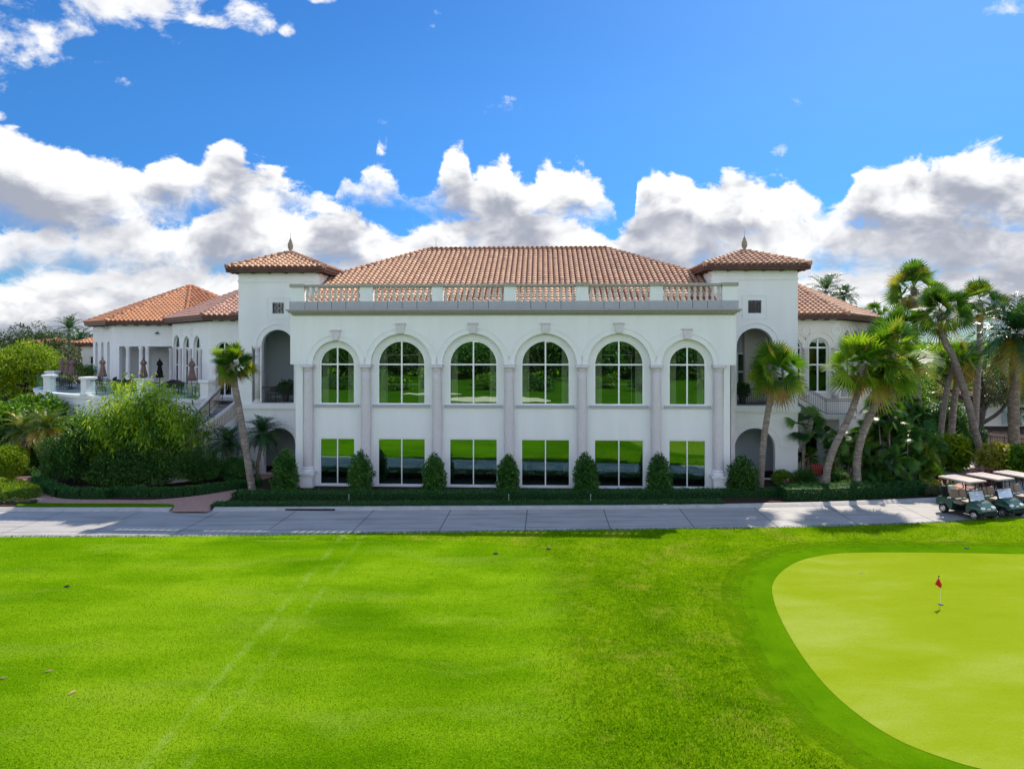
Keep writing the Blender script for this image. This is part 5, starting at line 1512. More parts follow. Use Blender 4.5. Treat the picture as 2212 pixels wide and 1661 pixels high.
lump_shrub('bushy_hedge', 'dense dark bush right of the bamboo below the stair', 'bush', 425, 36.9, 2.6, 1.8, hshrub(0, 36.9, 968), 16000, .09, .035, 'dark', 72, 20)
lump_shrub('bushy_hedge', 'low dark bush under the two small date palms', 'bush', 500, 37.6, 2.4, 1.4, hshrub(0, 37.6, 985), 12000, .08, .04, 'hedge', 73, 18)
lump_shrub('dark_shrub', 'dark leafy undergrowth at the front foot of the bamboo', 'shrub', 290, 36.3, 4.2, 1.6, 2.1, 18000, .13, .05, 'dark', 74, 24)
lump_shrub('dark_shrub', 'tall dark shrub between the bamboo and the round shrub', 'shrub', 215, 38.2, 2.8, 2.0, hshrub(0, 38.2, 900), 14000, .16, .06, 'broad', 75, 20)
lump_shrub('broadleaf_shrub', 'sunlit broad leaved shrub mass below the left end of the terrace', 'shrub', 70, 45.0, 4.8, 4.0, hshrub(0, 45, 853), 15000, .26, .12, 'broad', 76, 26)
lump_shrub('broadleaf_shrub', 'sunlit broad leaved shrub at the left edge of the photo', 'shrub', -15, 43.5, 4.6, 4.0, hshrub(0, 43.5, 858), 12000, .26, .12, 'broad', 77, 22)
lump_shrub('broadleaf_shrub', 'broad leaved shrub slope right beside the terrace wall foot', 'shrub', 150, 42.5, 3.4, 3.0, hshrub(0, 42.5, 900), 10000, .22, .10, 'broad', 78, 20)
lump_shrub('dark_shrub', 'shaded shrub behind the sunlit date palms at far left', 'shrub', 70, 42.0, 4.6, 2.0, hshrub(0, 42, 945), 9000, .2, .09, 'dark', 79, 20)
def ball(name, label, cat, u, Y, rx, rz_, zc, n, L, Wd, mat, seed, **kw):
    X = gx(u, Y); rg = np.random.default_rng(seed)
    bl = [(X, Y, zc, rx, rx * .9, rz_)] + [(X + rx * .35 * math.cos(k), Y + rx * .3 * math.sin(k), zc + rz_ * .25 * math.sin(k * 2.1), rx * .7, rx * .65, rz_ * .72) for k in range(6)]
    return shrub(name, label, cat, (X, Y), bl, n, L, Wd, mat, shell=.86, **kw)
ball('clipped_bush', 'bright lime clipped ball bush at the left edge by the path', 'bush', 16, 37.6, 1.0, .95, hshrub(0, 37.6, 963) - .9, 12000, .09, .05, 'lime', 81)
ball('clipped_bush', 'low green mound right of the right archway', 'bush', 1690, 36.9, .55, .42, .38, 4500, .07, .04, 'broad', 82)
# clipped hedges: leafy skin over a solid core
def hedge(name, label, path, w_, h_, mat, dens=330, L=.075, Wd=.038, group=None, cat='hedge', seedless=True, top=.10):
    pts = [Vector(p) for p in path]; P, O = [], []; core = []
    for i in range(len(pts) - 1):
        a, b = pts[i], pts[i + 1]; t = (b - a); ln = t.length; t.normalize(); nm = Vector((-t.y, t.x))
        m = int(ln * (w_ + 2 * h_) * dens); q = NPR.random(m) * ln; r = NPR.random(m) * (w_ + 2 * h_)
        off = np.where(r < h_, -w_ / 2, np.where(r > h_ + w_, w_ / 2, r - h_ - w_ / 2)); z = np.where(r < h_, r, np.where(r > h_ + w_, w_ + 2 * h_ - r, h_))
        edge = np.minimum(1, (w_ / 2 - np.abs(off)) / .12 + np.where((r < h_) | (r > h_ + w_), 1, 0))
        z = z - np.where((r >= h_) & (r <= h_ + w_), (1 - edge) * top, 0)
        off = off * np.where(z > h_ - .12, .93, 1)
        bx = a.x + t.x * q + nm.x * off; by = a.y + t.y * q + nm.y * off
        wob = .05 * np.sin(bx * 2.3) + .035 * np.sin(bx * 5.1 + by * 3) + .03 * np.sin(bx * 11.0)
        pp = np.stack([bx, by, np.maximum(.01, z * (1 + wob))], 1) + NPR.normal(0, .022, (m, 3))
        oo = np.stack([nm.x * np.sign(off) * ((r < h_) | (r > h_ + w_)), nm.y * np.sign(off) * ((r < h_) | (r > h_ + w_)), ((r >= h_) & (r <= h_ + w_)) * 1.0], 1)
        P.append(pp); O.append(oo + 1e-3)
        k = .82; a2 = [(a + nm * s * w_ * .5 * k) for s in (-1, 1)]; b2 = [(b + nm * s * w_ * .5 * k) for s in (-1, 1)]
        hz_ = h_ * .88
        core += [[(*a2[0], 0), (*b2[0], 0), (*b2[0], hz_), (*a2[0], hz_)], [(*b2[1], 0), (*a2[1], 0), (*a2[1], hz_), (*b2[1], hz_)], [(*a2[0], hz_), (*b2[0], hz_), (*b2[1], hz_), (*a2[1], hz_)]]
        if i == 0: core.append([(*a2[1], 0), (*a2[0], 0), (*a2[0], hz_), (*a2[1], hz_)])
        if i == len(pts) - 2: core.append([(*b2[0], 0), (*b2[1], 0), (*b2[1], hz_), (*b2[0], hz_)])
        for p, s in ((a, -1), (b, 1)):
            if (i == 0 and s < 0) or (i == len(pts) - 2 and s > 0):
                m2 = int(w_ * h_ * dens * 1.3)
                ee_ = np.stack([np.full(m2, p.x), np.full(m2, p.y), NPR.random(m2) * h_], 1) + np.outer((NPR.random(m2) - .5) * w_, [nm.x, nm.y, 0]) + NPR.normal(0, .03, (m2, 3))
                P.append(ee_); O.append(np.tile(np.array([t.x * s, t.y * s, .05]), (m2, 1)))
    P, O = np.concatenate(P), unit(np.concatenate(O))
    c0 = np.array([pts[0].x, pts[0].y, 0])
    Q = leaf_quads(P - O * L * .3, O, L, Wd, .8, .9, 0.0)
    R_ = np.clip(NPR.normal(.45, .22, len(P)), 0, 1)
    core = np.array(core, dtype=float)
    Q = np.concatenate([Q, core]) - c0
    R_ = np.concatenate([R_, np.zeros(len(core))])
    o = link(name, quads_mesh(name, Q, R_), M[mat]); o.location = tuple(c0)
    return tag(o, label, cat, group)
def gpts(px, z=0): return catmull([gp(u, v, z) for u, v in px], 4)
hedge('clipped_hedge', 'long low clipped hedge along the foot of the arched facade', gpts([(512, 1074), (560, 1075.5), (800, 1075), (1100, 1074), (1350, 1073), (1600, 1070.5), (1680, 1069)]), .95, .32, 'hedge')
hedge('clipped_hedge', 'dark rounded hedge between the right palms and the kerb', gpts([(1690, 1076), (1760, 1075), (1850, 1071), (1930, 1068), (1985, 1064)]), 1.3, .62, 'hedge')
hedge('groundcover_strip', 'low strip of dark ground cover in front of the long hedge', gpts([(462, 1092), (700, 1091.5), (1000, 1090), (1300, 1088.5), (1560, 1086.5)]), .85, .13, 'hedge', 380, .08, .03, cat='ground cover')
hedge('clipped_hedge', 'curving low hedge along the inner bend of the brick path', [zb(*p) for p in [(345, 1000), (335, 1060), (400, 1115), (520, 1160), (700, 1172), (905, 1172)]], .8, .42, 'hedge')
hedge('clipped_hedge', 'low dark hedge running from the bamboo foot towards the left palm', gpts([(245, 1068), (330, 1071), (420, 1067), (500, 1056), (560, 1047)]), .8, .38, 'hedge')
hedge('clipped_hedge', 'low sunlit hedge behind the brick path at far left', [zb(*p) for p in [(190, 985), (300, 985), (450, 965)]], .7, .38, 'broad')
hedge('clipped_hedge', 'lime green clipped hedge at the left edge in front of the path', [zb(*p) for p in [(-200, 1120), (0, 1125), (60, 1130), (190, 1190)]], 1.5, .55, 'lime', L=.09, Wd=.045)
hedge('groundcover_strip', 'pale variegated ground cover at the left edge beside the kerb', [zb(*p) for p in [(-200, 1215), (60, 1215), (280, 1222)]], .45, .16, 'oak', 380, .08, .04, cat='ground cover')
# cone shrubs along the facade
def cone(u, v, vtop, wpx, seed, label, mat='cone'):
    X, Y = gp(u, v); hh = gz(vtop, Y); R_ = wpx / 2 / F * Y; rg = np.random.default_rng(seed)
    bl = []
    for k in range(46):
        z = (k + .5) / 46; prof = (1.0 - .15 * (1 - z) ** 3) * (1 - z ** 3.2) ** .62
        a = k * 2.399963; q = R_ * prof * .62 * rg.uniform(.7, 1.2)
        bl.append((X + q * math.cos(a), Y + q * math.sin(a), .08 + hh * z * .93, R_ * .46 * max(.35, prof), R_ * .46 * max(.35, prof), .26))
    t = thing('cone_shrub', label, 'shrub', (X, Y, 0), 0, 'cone shrubs along the facade')
    foliage(bl, 6500, .12, .058, 'foliage', mat, t, (X, Y, 0), shell=.6, droop=.05)
    MB().tube([(0, 0, -.03), (0, 0, hh * .8)], [.05, .02], 6).build('stem', M['bark'], t)
cone(616, 1062, 973, 56, 91, 'tall clipped cone shrub left of the first column, before the left archway')
cone(778, 1063, 979, 56, 92, 'cone shrub between the first and second arched windows')
cone(937, 1064, 985, 53, 93, 'cone shrub between the second and third arched windows')
cone(1098, 1065, 986, 52, 94, 'narrow cone shrub at the centre of the facade, between the third and fourth windows')
cone(1265, 1066, 983, 58, 95, 'cone shrub between the fourth and fifth arched windows')
cone(1424, 1067, 984, 60, 96, 'broad cone shrub between the fifth and sixth arched windows')
cone(1603, 1066, 989, 66, 97, 'loose dark cone shrub right of the last column', 'dark')
# right hand garden
lump_shrub('dark_shrub', 'dark tall hedge mass behind the two pale palm trunks', 'shrub', 2030, 46.5, 4.6, 2.4, hshrub(0, 46.5, 872), 12000, .2, .09, 'dark', 101, 22)
lump_shrub('dark_shrub', 'dark shrub right behind the bowed palm trunk', 'shrub', 2085, 47.5, 2.4, 2.0, hshrub(0, 47.5, 915), 7000, .16, .08, 'dark', 102, 16)
lump_shrub('ginger_plant', 'yellow green broad leaved plants beside the cart path', 'plant', 2052, 41.5, 2.6, 1.8, hshrub(0, 41.5, 945), 2600, .42, .13, 'lime', 103, 14)
lump_shrub('ginger_plant', 'pale sunlit leafy plants under the date palm', 'plant', 2170, 39.5, 2.8, 1.8, hshrub(0, 39.5, 962), 3600, .32, .11, 'yellowleaf', 104, 16)
lump_shrub('ginger_plant', 'leafy green plants at the right edge behind the carts', 'plant', 2235, 38.0, 2.6, 1.8, hshrub(0, 38, 965), 3600, .3, .11, 'broad', 105, 16)
lump_shrub('bromeliads', 'red and white strappy plants behind the first cart roof', 'plant', 2130, 37.0, 1.6, .8, .75, 700, .42, .08, 'redleaf', 106, 8)
lump_shrub('bromeliads', 'red strappy plants left of the first cart', 'plant', 2028, 35.4, .8, .6, .6, 420, .36, .08, 'redleaf', 107, 8)
lump_shrub('variegated_shrub', 'small yellow shrub between the green mound and the red chairs', 'plant', 1718, 36.2, .9, .6, .62, 1500, .13, .05, 'yellowleaf', 108, 8)
lump_shrub('variegated_shrub', 'yellow variegated plant just right of the yellow crowned palm trunk', 'plant', 1757, 36.0, .6, .5, .6, 900, .13, .05, 'yellowleaf', 109, 8)
lump_shrub('variegated_shrub', 'yellow variegated plant left of the curved palm trunk', 'plant', 1832, 35.8, .6, .5, .6, 900, .13, .05, 'yellowleaf', 110, 8)
lump_shrub('bromeliads', 'pinkish red plant at the foot of the green mound', 'plant', 1703, 35.7, .7, .5, .42, 500, .2, .05, 'redleaf', 111, 8)
for u, lab in ((1738, 'grassy dark clump left of the yellow crowned palm trunk'), (1812, 'grassy dark clump between the two leaning palm trunks'), (1885, 'grassy dark clump right of the curved palm trunk')):
    lump_shrub('grass_clump', lab, 'plant', u, 35.9, 1.0, .8, .95, 3000, .36, .022, 'dark', u, 10, droop=.1)
lump_shrub('low_shrub', 'pale sunlit shrub on the corner beside the rocks', 'shrub', 2010, 34.9, 1.4, .8, .75, 3500, .08, .04, 'yellowleaf', 112, 12)
lump_shrub('low_shrub', 'grey green shrub behind the kerb left of the first cart', 'shrub', 2028, 34.2, 1.5, .7, .5, 4000, .06, .035, 'oak', 113, 12)
lump_shrub('dark_shrub', 'deep green shrub mass filling the back of the fan palm thicket', 'shrub', 1955, 40.2, 4.4, 1.6, hshrub(0, 40.2, 885), 12000, .26, .10, 'dark', 114, 22)
lump_shrub('dark_shrub', 'deep green shrub between the side stair railing and the fan palm thicket', 'shrub', 1860, 39.3, 2.6, 1.2, hshrub(0, 39.3, 925), 7000, .22, .09, 'dark', 115, 16)
# oak with a branchy trunk
def oak():
    X, Y = gx(2120, 50), 50.0
    t = thing('live_oak', 'grey green live oak with crooked dark limbs behind the right palms', 'tree', (X, Y, 0))
    bl = lumps((gx(2150, 50) - X, 0, gz(840, 50)), (2.4, 2.0, 1.5), 22, .34, 121, -.9) + lumps((gx(2075, 50) - X, 0, gz(800, 50)), (1.8, 1.6, 1.1), 14, .34, 122, -.9) + lumps((gx(2195, 50) - X, .5, gz(800, 50)), (2.2, 2.0, 1.6), 16, .34, 123, -.9)
    foliage(bl, 14000, .13, .06, 'crown', 'oak', t, shell=.3)
    tr = MB().tube([(0, 0, -.05), (-.1, 0, 1.6), (.1, 0, 2.6)], [.3, .24, .2], 9).build('trunk', M['bark'], t, smooth=True)
    for pts in ([(0, 0, 2.4), (.9, .1, 3.6), (1.6, 0, 4.0), (2.6, .2, 5.0)], [(0, 0, 2.5), (-.7, 0, 3.5), (-1.4, .1, 4.2), (-2.6, 0, 6.0)], [(0, 0, 2.6), (.3, .2, 4.0), (.1, .2, 5.4)], [(0, 0, 1.7), (1.4, 0, 2.6), (2.4, .2, 3.9)], [(-.5, 0, 3.2), (-1.8, .2, 3.9), (-3.2, .2, 4.9)]):
        MB().tube(curve3(pts, 4), [.17 - .012 * i for i in range((len(pts) - 1) * 4 + 1)], 7).build('limb', M['bark'], tr, smooth=True)
oak()
# background trees, left skyline and right side
BT = [(55, 62, 728, 3.4, 3.3, 'lime', 'bright yellow green tree left of the terrace', 15000, .22, .10), (10, 66, 745, 2.8, 3.4, 'broad', 'green tree at the left edge behind the terrace end', 8000, .24, .11),
      (150, 82, 738, 3.4, 4.0, 'oak', 'grey green tree beside the pavilion in the left background', 9000, .26, .12), (112, 90, 722, 3.2, 4.0, 'fartree', 'dark round tree behind the yellow green tree', 7000, .3, .14),
      (28, 105, 706, 4.2, 4.5, 'fartree', 'dark tree on the far left skyline', 8000, .34, .15), (-40, 92, 715, 4.4, 4.5, 'fartree', 'dark tree beyond the left edge of the photo', 5000, .34, .15),
      (75, 118, 703, 3.4, 4.5, 'fartree', 'feathery tree at the centre of the far left skyline', 6000, .34, .12), (125, 135, 712, 5.5, 4.5, 'fartree', 'low distant tree on the left skyline', 6000, .4, .18), (172, 140, 716, 5.0, 4.5, 'fartree', 'low distant tree next to the pavilion roof edge', 6000, .4, .18)]
for i, (u, Y, vt, r, rz_, mt, lab, n, L, Wd) in enumerate(BT):
    tree('background_tree', lab, (gx(u, Y), Y), gz(vt, Y), r, rz_, n, L, Wd, mt, .25, 20, 130 + i, 'trees behind the terrace')
for i, (u, Y, vt, r, rz_, lab) in enumerate(((2080, 66, 790, 3.6, 3.4, 'round green tree far behind the right palms'), (2190, 62, 770, 3.8, 3.6, 'bushy tree behind the large date palm'), (2000, 64, 775, 3.2, 3.6, 'bushy tree behind the dark hedge mass on the right'), (1950, 58, 765, 2.8, 3.4, 'yellow green tree just right of the clubhouse corner'), (2045, 74, 742, 3.8, 4.4, 'tree behind the trunk of the bowed palm'), (2115, 80, 748, 4.2, 4.4, 'tree between the bowed palm and the date palm'), (1905, 70, 770, 3.4, 3.6, 'tree hidden behind the right wing corner'), (1985, 98, 722, 5.0, 4.6, 'distant tree left of the bowed palm crown'), (2075, 104, 716, 5.5, 5.0, 'distant tree right of the bowed palm crown'), (2165, 96, 712, 5.0, 5.0, 'distant tree left of the date palm crown'), (1925, 110, 726, 4.6, 4.6, 'distant tree just beyond the right wing roof'), (2260, 70, 760, 4.0, 4.0, 'tree beyond the right edge of the photo'))):
    tree('background_tree', lab, (gx(u, Y), Y), gz(vt, Y), r, rz_, 7000, .26, .12, 'broad' if i % 2 else 'lime', .25, 18, 150 + i, 'trees behind the right palms')
# what the mirror windows face: the far side of the fairway
for i in range(15):
    X = -52 + i * 7.6 + RND.uniform(-2, 2); Y = -50 - RND.uniform(0, 16) - (6 if i % 2 else 0)
    hh = RND.uniform(7, 10.5)
    lab = 'dark tree across the fairway, number of its row seen only in the window glass'
    tree('fairway_tree', 'dark green tree across the fairway, seen mirrored in the arched windows', (X, Y), hh, RND.uniform(4, 5.8), hh * .5, 3400, .6, .3, 'dark' if i % 3 else 'fartree', .3, 14, 170 + i, 'trees across the fairway', limbs=3)
for i in range(9):
    X = -34 + i * 8.2 + RND.uniform(-2, 2); Y = -30 - RND.uniform(0, 9)
    lump_shrub('fairway_bush', 'green bush across the fairway, seen mirrored in the arched windows', 'bush', CX, 1.0, .1, .1, .1, 10, .1, .1, 'dark', 190 + i) if False else None
    bl = lumps((X, Y, 1.0), (RND.uniform(2, 3.5), 1.6, 1.4), 10, .42, 190 + i, -.5)
    shrub('fairway_bush', 'green bush across the fairway, seen mirrored in the arched windows', 'bush', (X, Y), bl, 2200, .35, .16, 'broad' if i % 2 else 'dark', 'bushes across the fairway')
bl = []
for i in range(46):
    X = -75 + i * 3.4 + RND.uniform(-1, 1); hh = RND.uniform(3.2, 5.6)
    bl += [(X, -74 + RND.uniform(-3, 3), hh * .9, 3.0, 2.5, hh * .55), (X + RND.uniform(-1, 1), -72, hh * .35, 2.6, 2.2, hh * .4)]
tag(foliage(bl, 26000, .9, .45, 'woods', 'dark'), 'dark belt of woods beyond the fairway trees, seen mirrored in the windows', 'woods', None, 'stuff')
M['sand'] = plain('bunker_sand', (0.62, 0.54, 0.42), .95, .1, var=.08)
for cx, cy, rx, ry_ in ((-6.7, -17.5, 6.5, 5.0), (-17, -26, 4, 2.2)):
    sheet('bunker', [(cx + rx * math.cos(t * PI / 14) * (1 + .22 * math.sin(3 * t * PI / 14)), cy + ry_ * math.sin(t * PI / 14) * (1 + .2 * math.cos(2 * t * PI / 14))) for t in range(28)], .016, M['sand'])

# single blades over the near grass: long in the rough, short where mown
def inside(P, poly):
    poly = np.array(poly); r = np.zeros(len(P), bool); j = len(poly) - 1
    for i in range(len(poly)):
        a, b = poly[i], poly[j]
        c = ((a[1] > P[:, 1]) != (b[1] > P[:, 1])) & (P[:, 0] < (b[0] - a[0]) * (P[:, 1] - a[1]) / (b[1] - a[1] + 1e-12) + a[0])
        r ^= c; j = i
    return r
nb = 180000
yy_ = 11.5 + 17.3 * NPR.random(nb) ** 1.25; xx_ = (NPR.random(nb) * 2 - 1) * yy_ * .79
P = np.stack([xx_, yy_], 1)
ey = np.interp(xx_, [p[0] for p in lawn_edge], [p[1] for p in lawn_edge])
far_ = [tuple(p) for p in grow(green_s, .25)]
far2 = grow(green_s, 1.7); keep = (yy_ < ey - .03) & ~inside(P, far_ + [(40, 10), (40, 26)])
P = P[keep]
col_ = inside(P, far2 + [(40, 10), (40, 26)])
fb = np.array(sorted((y, x) for x, y in fair if y < 29)); xb_ = np.interp(P[:, 1], fb[:, 0], fb[:, 1])
dtrk = np.minimum(np.abs(P[:, 0] + 6.75), np.abs(P[:, 0] + 5.95))
mown = 1 / (1 + np.exp((P[:, 0] - xb_ + NPR.normal(0, .5, len(P))) * 2.2))
hgt = np.where(col_ | ((dtrk < .09) & (NPR.random(len(P)) < .45)), .012, np.where(NPR.random(len(P)) < mown, .024, .072 + .025 * np.sin(P[:, 0] * 2.1 + 3 * np.sin(P[:, 1] * 1.3)) * np.sin(P[:, 1] * 3.3))) * NPR.uniform(.7, 1.3, len(P))
P3 = np.concatenate([P, np.full((len(P), 1), .0)], 1)
d_ = unit(np.stack([NPR.normal(0, .45, len(P)), NPR.normal(0, .45, len(P)), np.ones(len(P))], 1)) * hgt[:, None]
sd = unit(np.stack([np.cos(a_ := NPR.random(len(P)) * 6.28), np.sin(a_), 0 * a_], 1)) * (.006 + .004 * NPR.random(len(P)))[:, None]
Q = np.stack([P3 - sd, P3 + sd, P3 + d_ + sd * .3, P3 + d_ - sd * .3], 1)
o = link('grass_blades', quads_mesh('grass_blades', Q, np.clip(NPR.normal(.5, .22, len(P)), 0, 1)), leafmat('lawn_blade', [(0, (0.045, 0.14, 0.001)), (0.5, (0.13, 0.27, 0.002)), (1, (0.27, 0.40, 0.012))], .4, .7, .05))
tag(o, 'single grass blades standing in the lawn, longer towards the putting green', 'grass', None, 'stuff')
# grass creeping over the drive edge
E_ = np.array(lawn_edge); seg_ = NPR.integers(0, len(E_) - 1, 9000); f_ = NPR.random(9000)[:, None]
P = E_[seg_] * (1 - f_) + E_[seg_ + 1] * f_
P = np.concatenate([P + NPR.normal(0, .03, P.shape) - np.array([0, .02]), np.zeros((len(P), 1))], 1)
kp = np.abs(P[:, 0]) < 32; P = P[kp]
O = np.tile(np.array([0, .35, 1.0]), (len(P), 1))
Q = leaf_quads(P, O, .075, .012, 1.0, .6, 0.0)
o = link('grass_edge', quads_mesh('grass_edge', Q, NPR.random(len(P))), leafmat('edge_grass', [(0, (0.03, 0.10, 0.001)), (0.6, (0.08, 0.19, 0.002)), (1, (0.16, 0.25, 0.006))], .3, .6, .1))
tag(o, 'grass blades creeping over the edge of the concrete drive', 'grass', None, 'stuff')
# ---------------------------------------------------------------- furniture, carts, small things
M['beige'] = plain('beige_vinyl', (0.25, 0.17, 0.12), .55, .35, var=.1)
M['cartroof'] = plain('cream_cart_roof', (0.43, 0.355, 0.31), .55, .25, var=.06)
M['cartgreen'] = plain('dark_green_paint', (0.004, 0.055, 0.035), .3, .5, var=.08, coat=.25)
M['rubber'] = plain('black_rubber', (0.012, 0.012, 0.013), .8, .3, var=.2)
M['alloy'] = plain('bright_alloy', (0.75, 0.75, 0.76), .25, .5, 1.0, var=.05)
M['lens'] = plain('pale_headlamp_lens', (0.75, 0.74, 0.68), .15, .6, var=.05)
M['red'] = plain('red_flag_cloth', (0.52, 0.008, 0.014), .7, .2, var=.1)
M['redchair'] = plain('red_painted_plastic', (0.62, 0.07, 0.045), .5, .4, var=.08)
M['whitecloth'] = plain('white_cloth', (0.72, 0.71, 0.68), .85, .2, var=.05)
M['wicker'] = plain('straw_wicker', (0.50, 0.40, 0.26), .8, .2, var=.2)
M['potclay'] = plain('dark_planter', (0.05, 0.045, 0.04), .6, .3)
M['dryleaf'] = plain('dry_palm_leaf', (0.42, 0.30, 0.15), .8, .2, var=.2)
M['rock'] = plain('pale_rock', (0.36, 0.30, 0.25), .9, .2, var=.3, scale=5, bump=.6, bscale=12)

def chair_proto(name, label, cat, mseat, mframe, high=False):
    t = thing(name, label, cat)
    mb = MB().box(-.24, .24, -.24, .22, .43, .475); mb.build('seat', M[mseat], t, bevel=.015)
    bk = MB(); hh = 1.02 if high else .90
    n = 8
    for i in range(n):
        a0, a1 = i / n, (i + 1) / n
        def q(a): x = -.25 + .5 * a; return (x, .21 + .07 * (1 - (2 * a - 1) ** 2))
        (xa, ya), (xb, yb) = q(a0), q(a1)
        zt0, zt1 = hh - .06 * (2 * a0 - 1) ** 2, hh - .06 * (2 * a1 - 1) ** 2
        lo_ = [(xa, ya, .55), (xb, yb, .55), (xb, yb + .03, .55), (xa, ya + .03, .55)]
        hi_ = [(xa, ya + .06, zt0), (xb, yb + .06, zt1), (xb, yb + .09, zt1), (xa, ya + .09, zt0)]
        bk.face(lo_[::-1]); bk.face(hi_)
        for k in range(4): bk.face([lo_[k], lo_[(k + 1) % 4], hi_[(k + 1) % 4], hi_[k]])
    bk.build('backrest', M[mseat], t)
    for sx in (-1, 1):
        MB().tube([(sx * .25, -.22, .66), (sx * .27, 0, .67), (sx * .25, .22, .70)], .018, 6).build('armrest', M[mframe], t)
        MB().tube([(sx * .25, -.22, .66), (sx * .24, -.22, .4), (sx * .27, -.27, 0)], [.018, .018, .014], 6).build('leg', M[mframe], t)
        MB().tube([(sx * .25, .25, .80), (sx * .24, .20, .42), (sx * .27, .30, 0)], [.018, .018, .014], 6).build('leg', M[mframe], t)
    return t
def table_proto(name, label, r=.55, mtop='bronze', legs=True):
    t = thing(name, label, 'table')
    MB().lathe([(r, .70), (r + .01, .715), (r, .735)], 24).build('table_top', M[mtop], t)
    MB().lathe([(.05, .06), (.04, .3), (.05, .70)], 10).build('pedestal', M['bronze'], t)
    MB().lathe([(.28, 0), (.26, .04), (.06, .07)], 16).build('base', M['bronze'], t)
    return t
CP = chair_proto('terrace_chair', 'x', 'chair', 'bronze', 'bronze')
TP_ = table_proto('terrace_table', 'x')
first = {'c': True, 't': True, 'u': True}
def place(proto, key, X, Y, z, rz, label, group):
    if first.get(key, True):
        first[key] = False; o = proto; o.location = (X, Y, z); o.rotation_euler = (0, 0, rz); o['label'] = label; o['group'] = group; return o
    return dup(proto, (X, Y, z), rz, label, group)
GC, GT, GU = 'dark metal chairs on the terrace', 'dark tables on the terrace', 'closed umbrellas on the terrace'
groups = [(150, 51.0, 'by the left glass railing', (20, 140, 260)), (248, 47.3, 'right of the second terrace pillar', (60, 200, 310)), (292, 49.2, 'behind the third terrace pillar', (10, 130, 250)),
          (350, 47.0, 'beside the black umbrella', (50, 170, 290)), (385, 46.6, 'near the three narrow windows', (30, 210)), (215, 51.5, 'before the pavilion corner', (100, 220))]
seatname = ['leftmost seat', 'middle seat', 'rightmost seat']
for u, Y, where, angs in groups:
    X = gx(u, Y)
    place(TP_, 't', X, Y, Z2, 0, 'round dark table ' + where, GT)
    angs = sorted(angs, key=lambda a: math.cos(math.radians(a - 90)))
    if len(angs) == 2: seatname = ['left seat', 'right seat']
    else: seatname = ['leftmost seat', 'middle seat', 'rightmost seat']
    for k, a in enumerate(angs):
        th = math.radians(a - 90); x, y = X + .82 * math.cos(th), Y + .82 * math.sin(th)
        place(CP, 'c', x, y, Z2, th - PI / 2 + RND.uniform(-.2, .2) , 'dark metal chair %s, %s' % (where, seatname[k]), GC)
# wicker seat by the stair
WC = chair_proto('wicker_chair', 'straw coloured wicker chair beside the stair head', 'chair', 'wicker', 'bronze')
WC.location = (gx(432, 42.9), 42.9, Z2); WC.rotation_euler = (0, 0, .5)
WC2 = dup(WC, (gx(418, 43.4), 43.4, Z2), 2.6, 'straw coloured wicker chair under the rightmost umbrella')
for o in (WC, WC2): o['group'] = 'wicker chairs by the stair head'
# closed umbrellas
def umbrella(mat):
    t = thing('closed_umbrella', 'x', 'umbrella')
    MB().tube([(0, 0, .05), (0, 0, 2.52)], .024, 8).build('pole', M['bronze'], t)
    MB().lathe([(.30, 0), (.28, .06), (.05, .10)], 16).build('base', M['bronze'], t)
    mb = MB(); prof = [(1.10, .14), (1.16, .235), (1.35, .20), (1.7, .145), (2.0, .105), (2.06, .12), (2.12, .185), (2.25, .165), (2.38, .09), (2.46, .03)]; n = 32
    for z, r in prof:
        for k in range(n):
            a = 2 * PI * k / n; rr = r * (1 + .22 * math.cos(8 * a) * (1 if z < 2.3 else .4)); mb.V.append((rr * math.cos(a), rr * math.sin(a), z + .03 * math.cos(4 * a)))
    for i in range(len(prof) - 1):
        for k in range(n):
            p, q = i * n + k, i * n + (k + 1) % n; mb.F.append((p, q, q + n, p + n)); mb.R.append(.5)
    mb.build('canopy', M[mat], t, smooth=True)
    MB().lathe([(.03, 2.50), (.045, 2.54), (.02, 2.60)], 8).build('cap', M['bronze'], t)
    return t
UM = umbrella('umbrella')
for k, (u, Y, lab, vt) in enumerate(((221.6, 49.0, 'taupe closed umbrella before the left pavilion columns', 772), (310, 48.2, 'taupe closed umbrella before the middle of the loggia', 774), (414.6, 43.8, 'taupe closed umbrella before the three narrow arched windows', 775), (146, 53.0, 'taupe closed umbrella, left one of the close pair at the terrace end', 774), (155.5, 52.2, 'taupe closed umbrella, right one of the close pair at the terrace end', 774), (134, 55.0, 'taupe closed umbrella furthest left, behind the close pair', 774))):
    o = UM if k == 0 else dup(UM)
    o.location = (gx(u, Y), Y, Z2); o.rotation_euler = (0, 0, k * .7); o['label'] = lab; o['group'] = GU
    o.scale = (1, 1, (gz(vt, Y) - Z2) / 2.55)
UD = umbrella('umbrella_dark'); UD.location = (gx(345, 48.6), 48.6, Z2); tag(UD, 'black closed umbrella in front of the white loggia wall', None, GU)
UD.scale = (1, 1, .92)
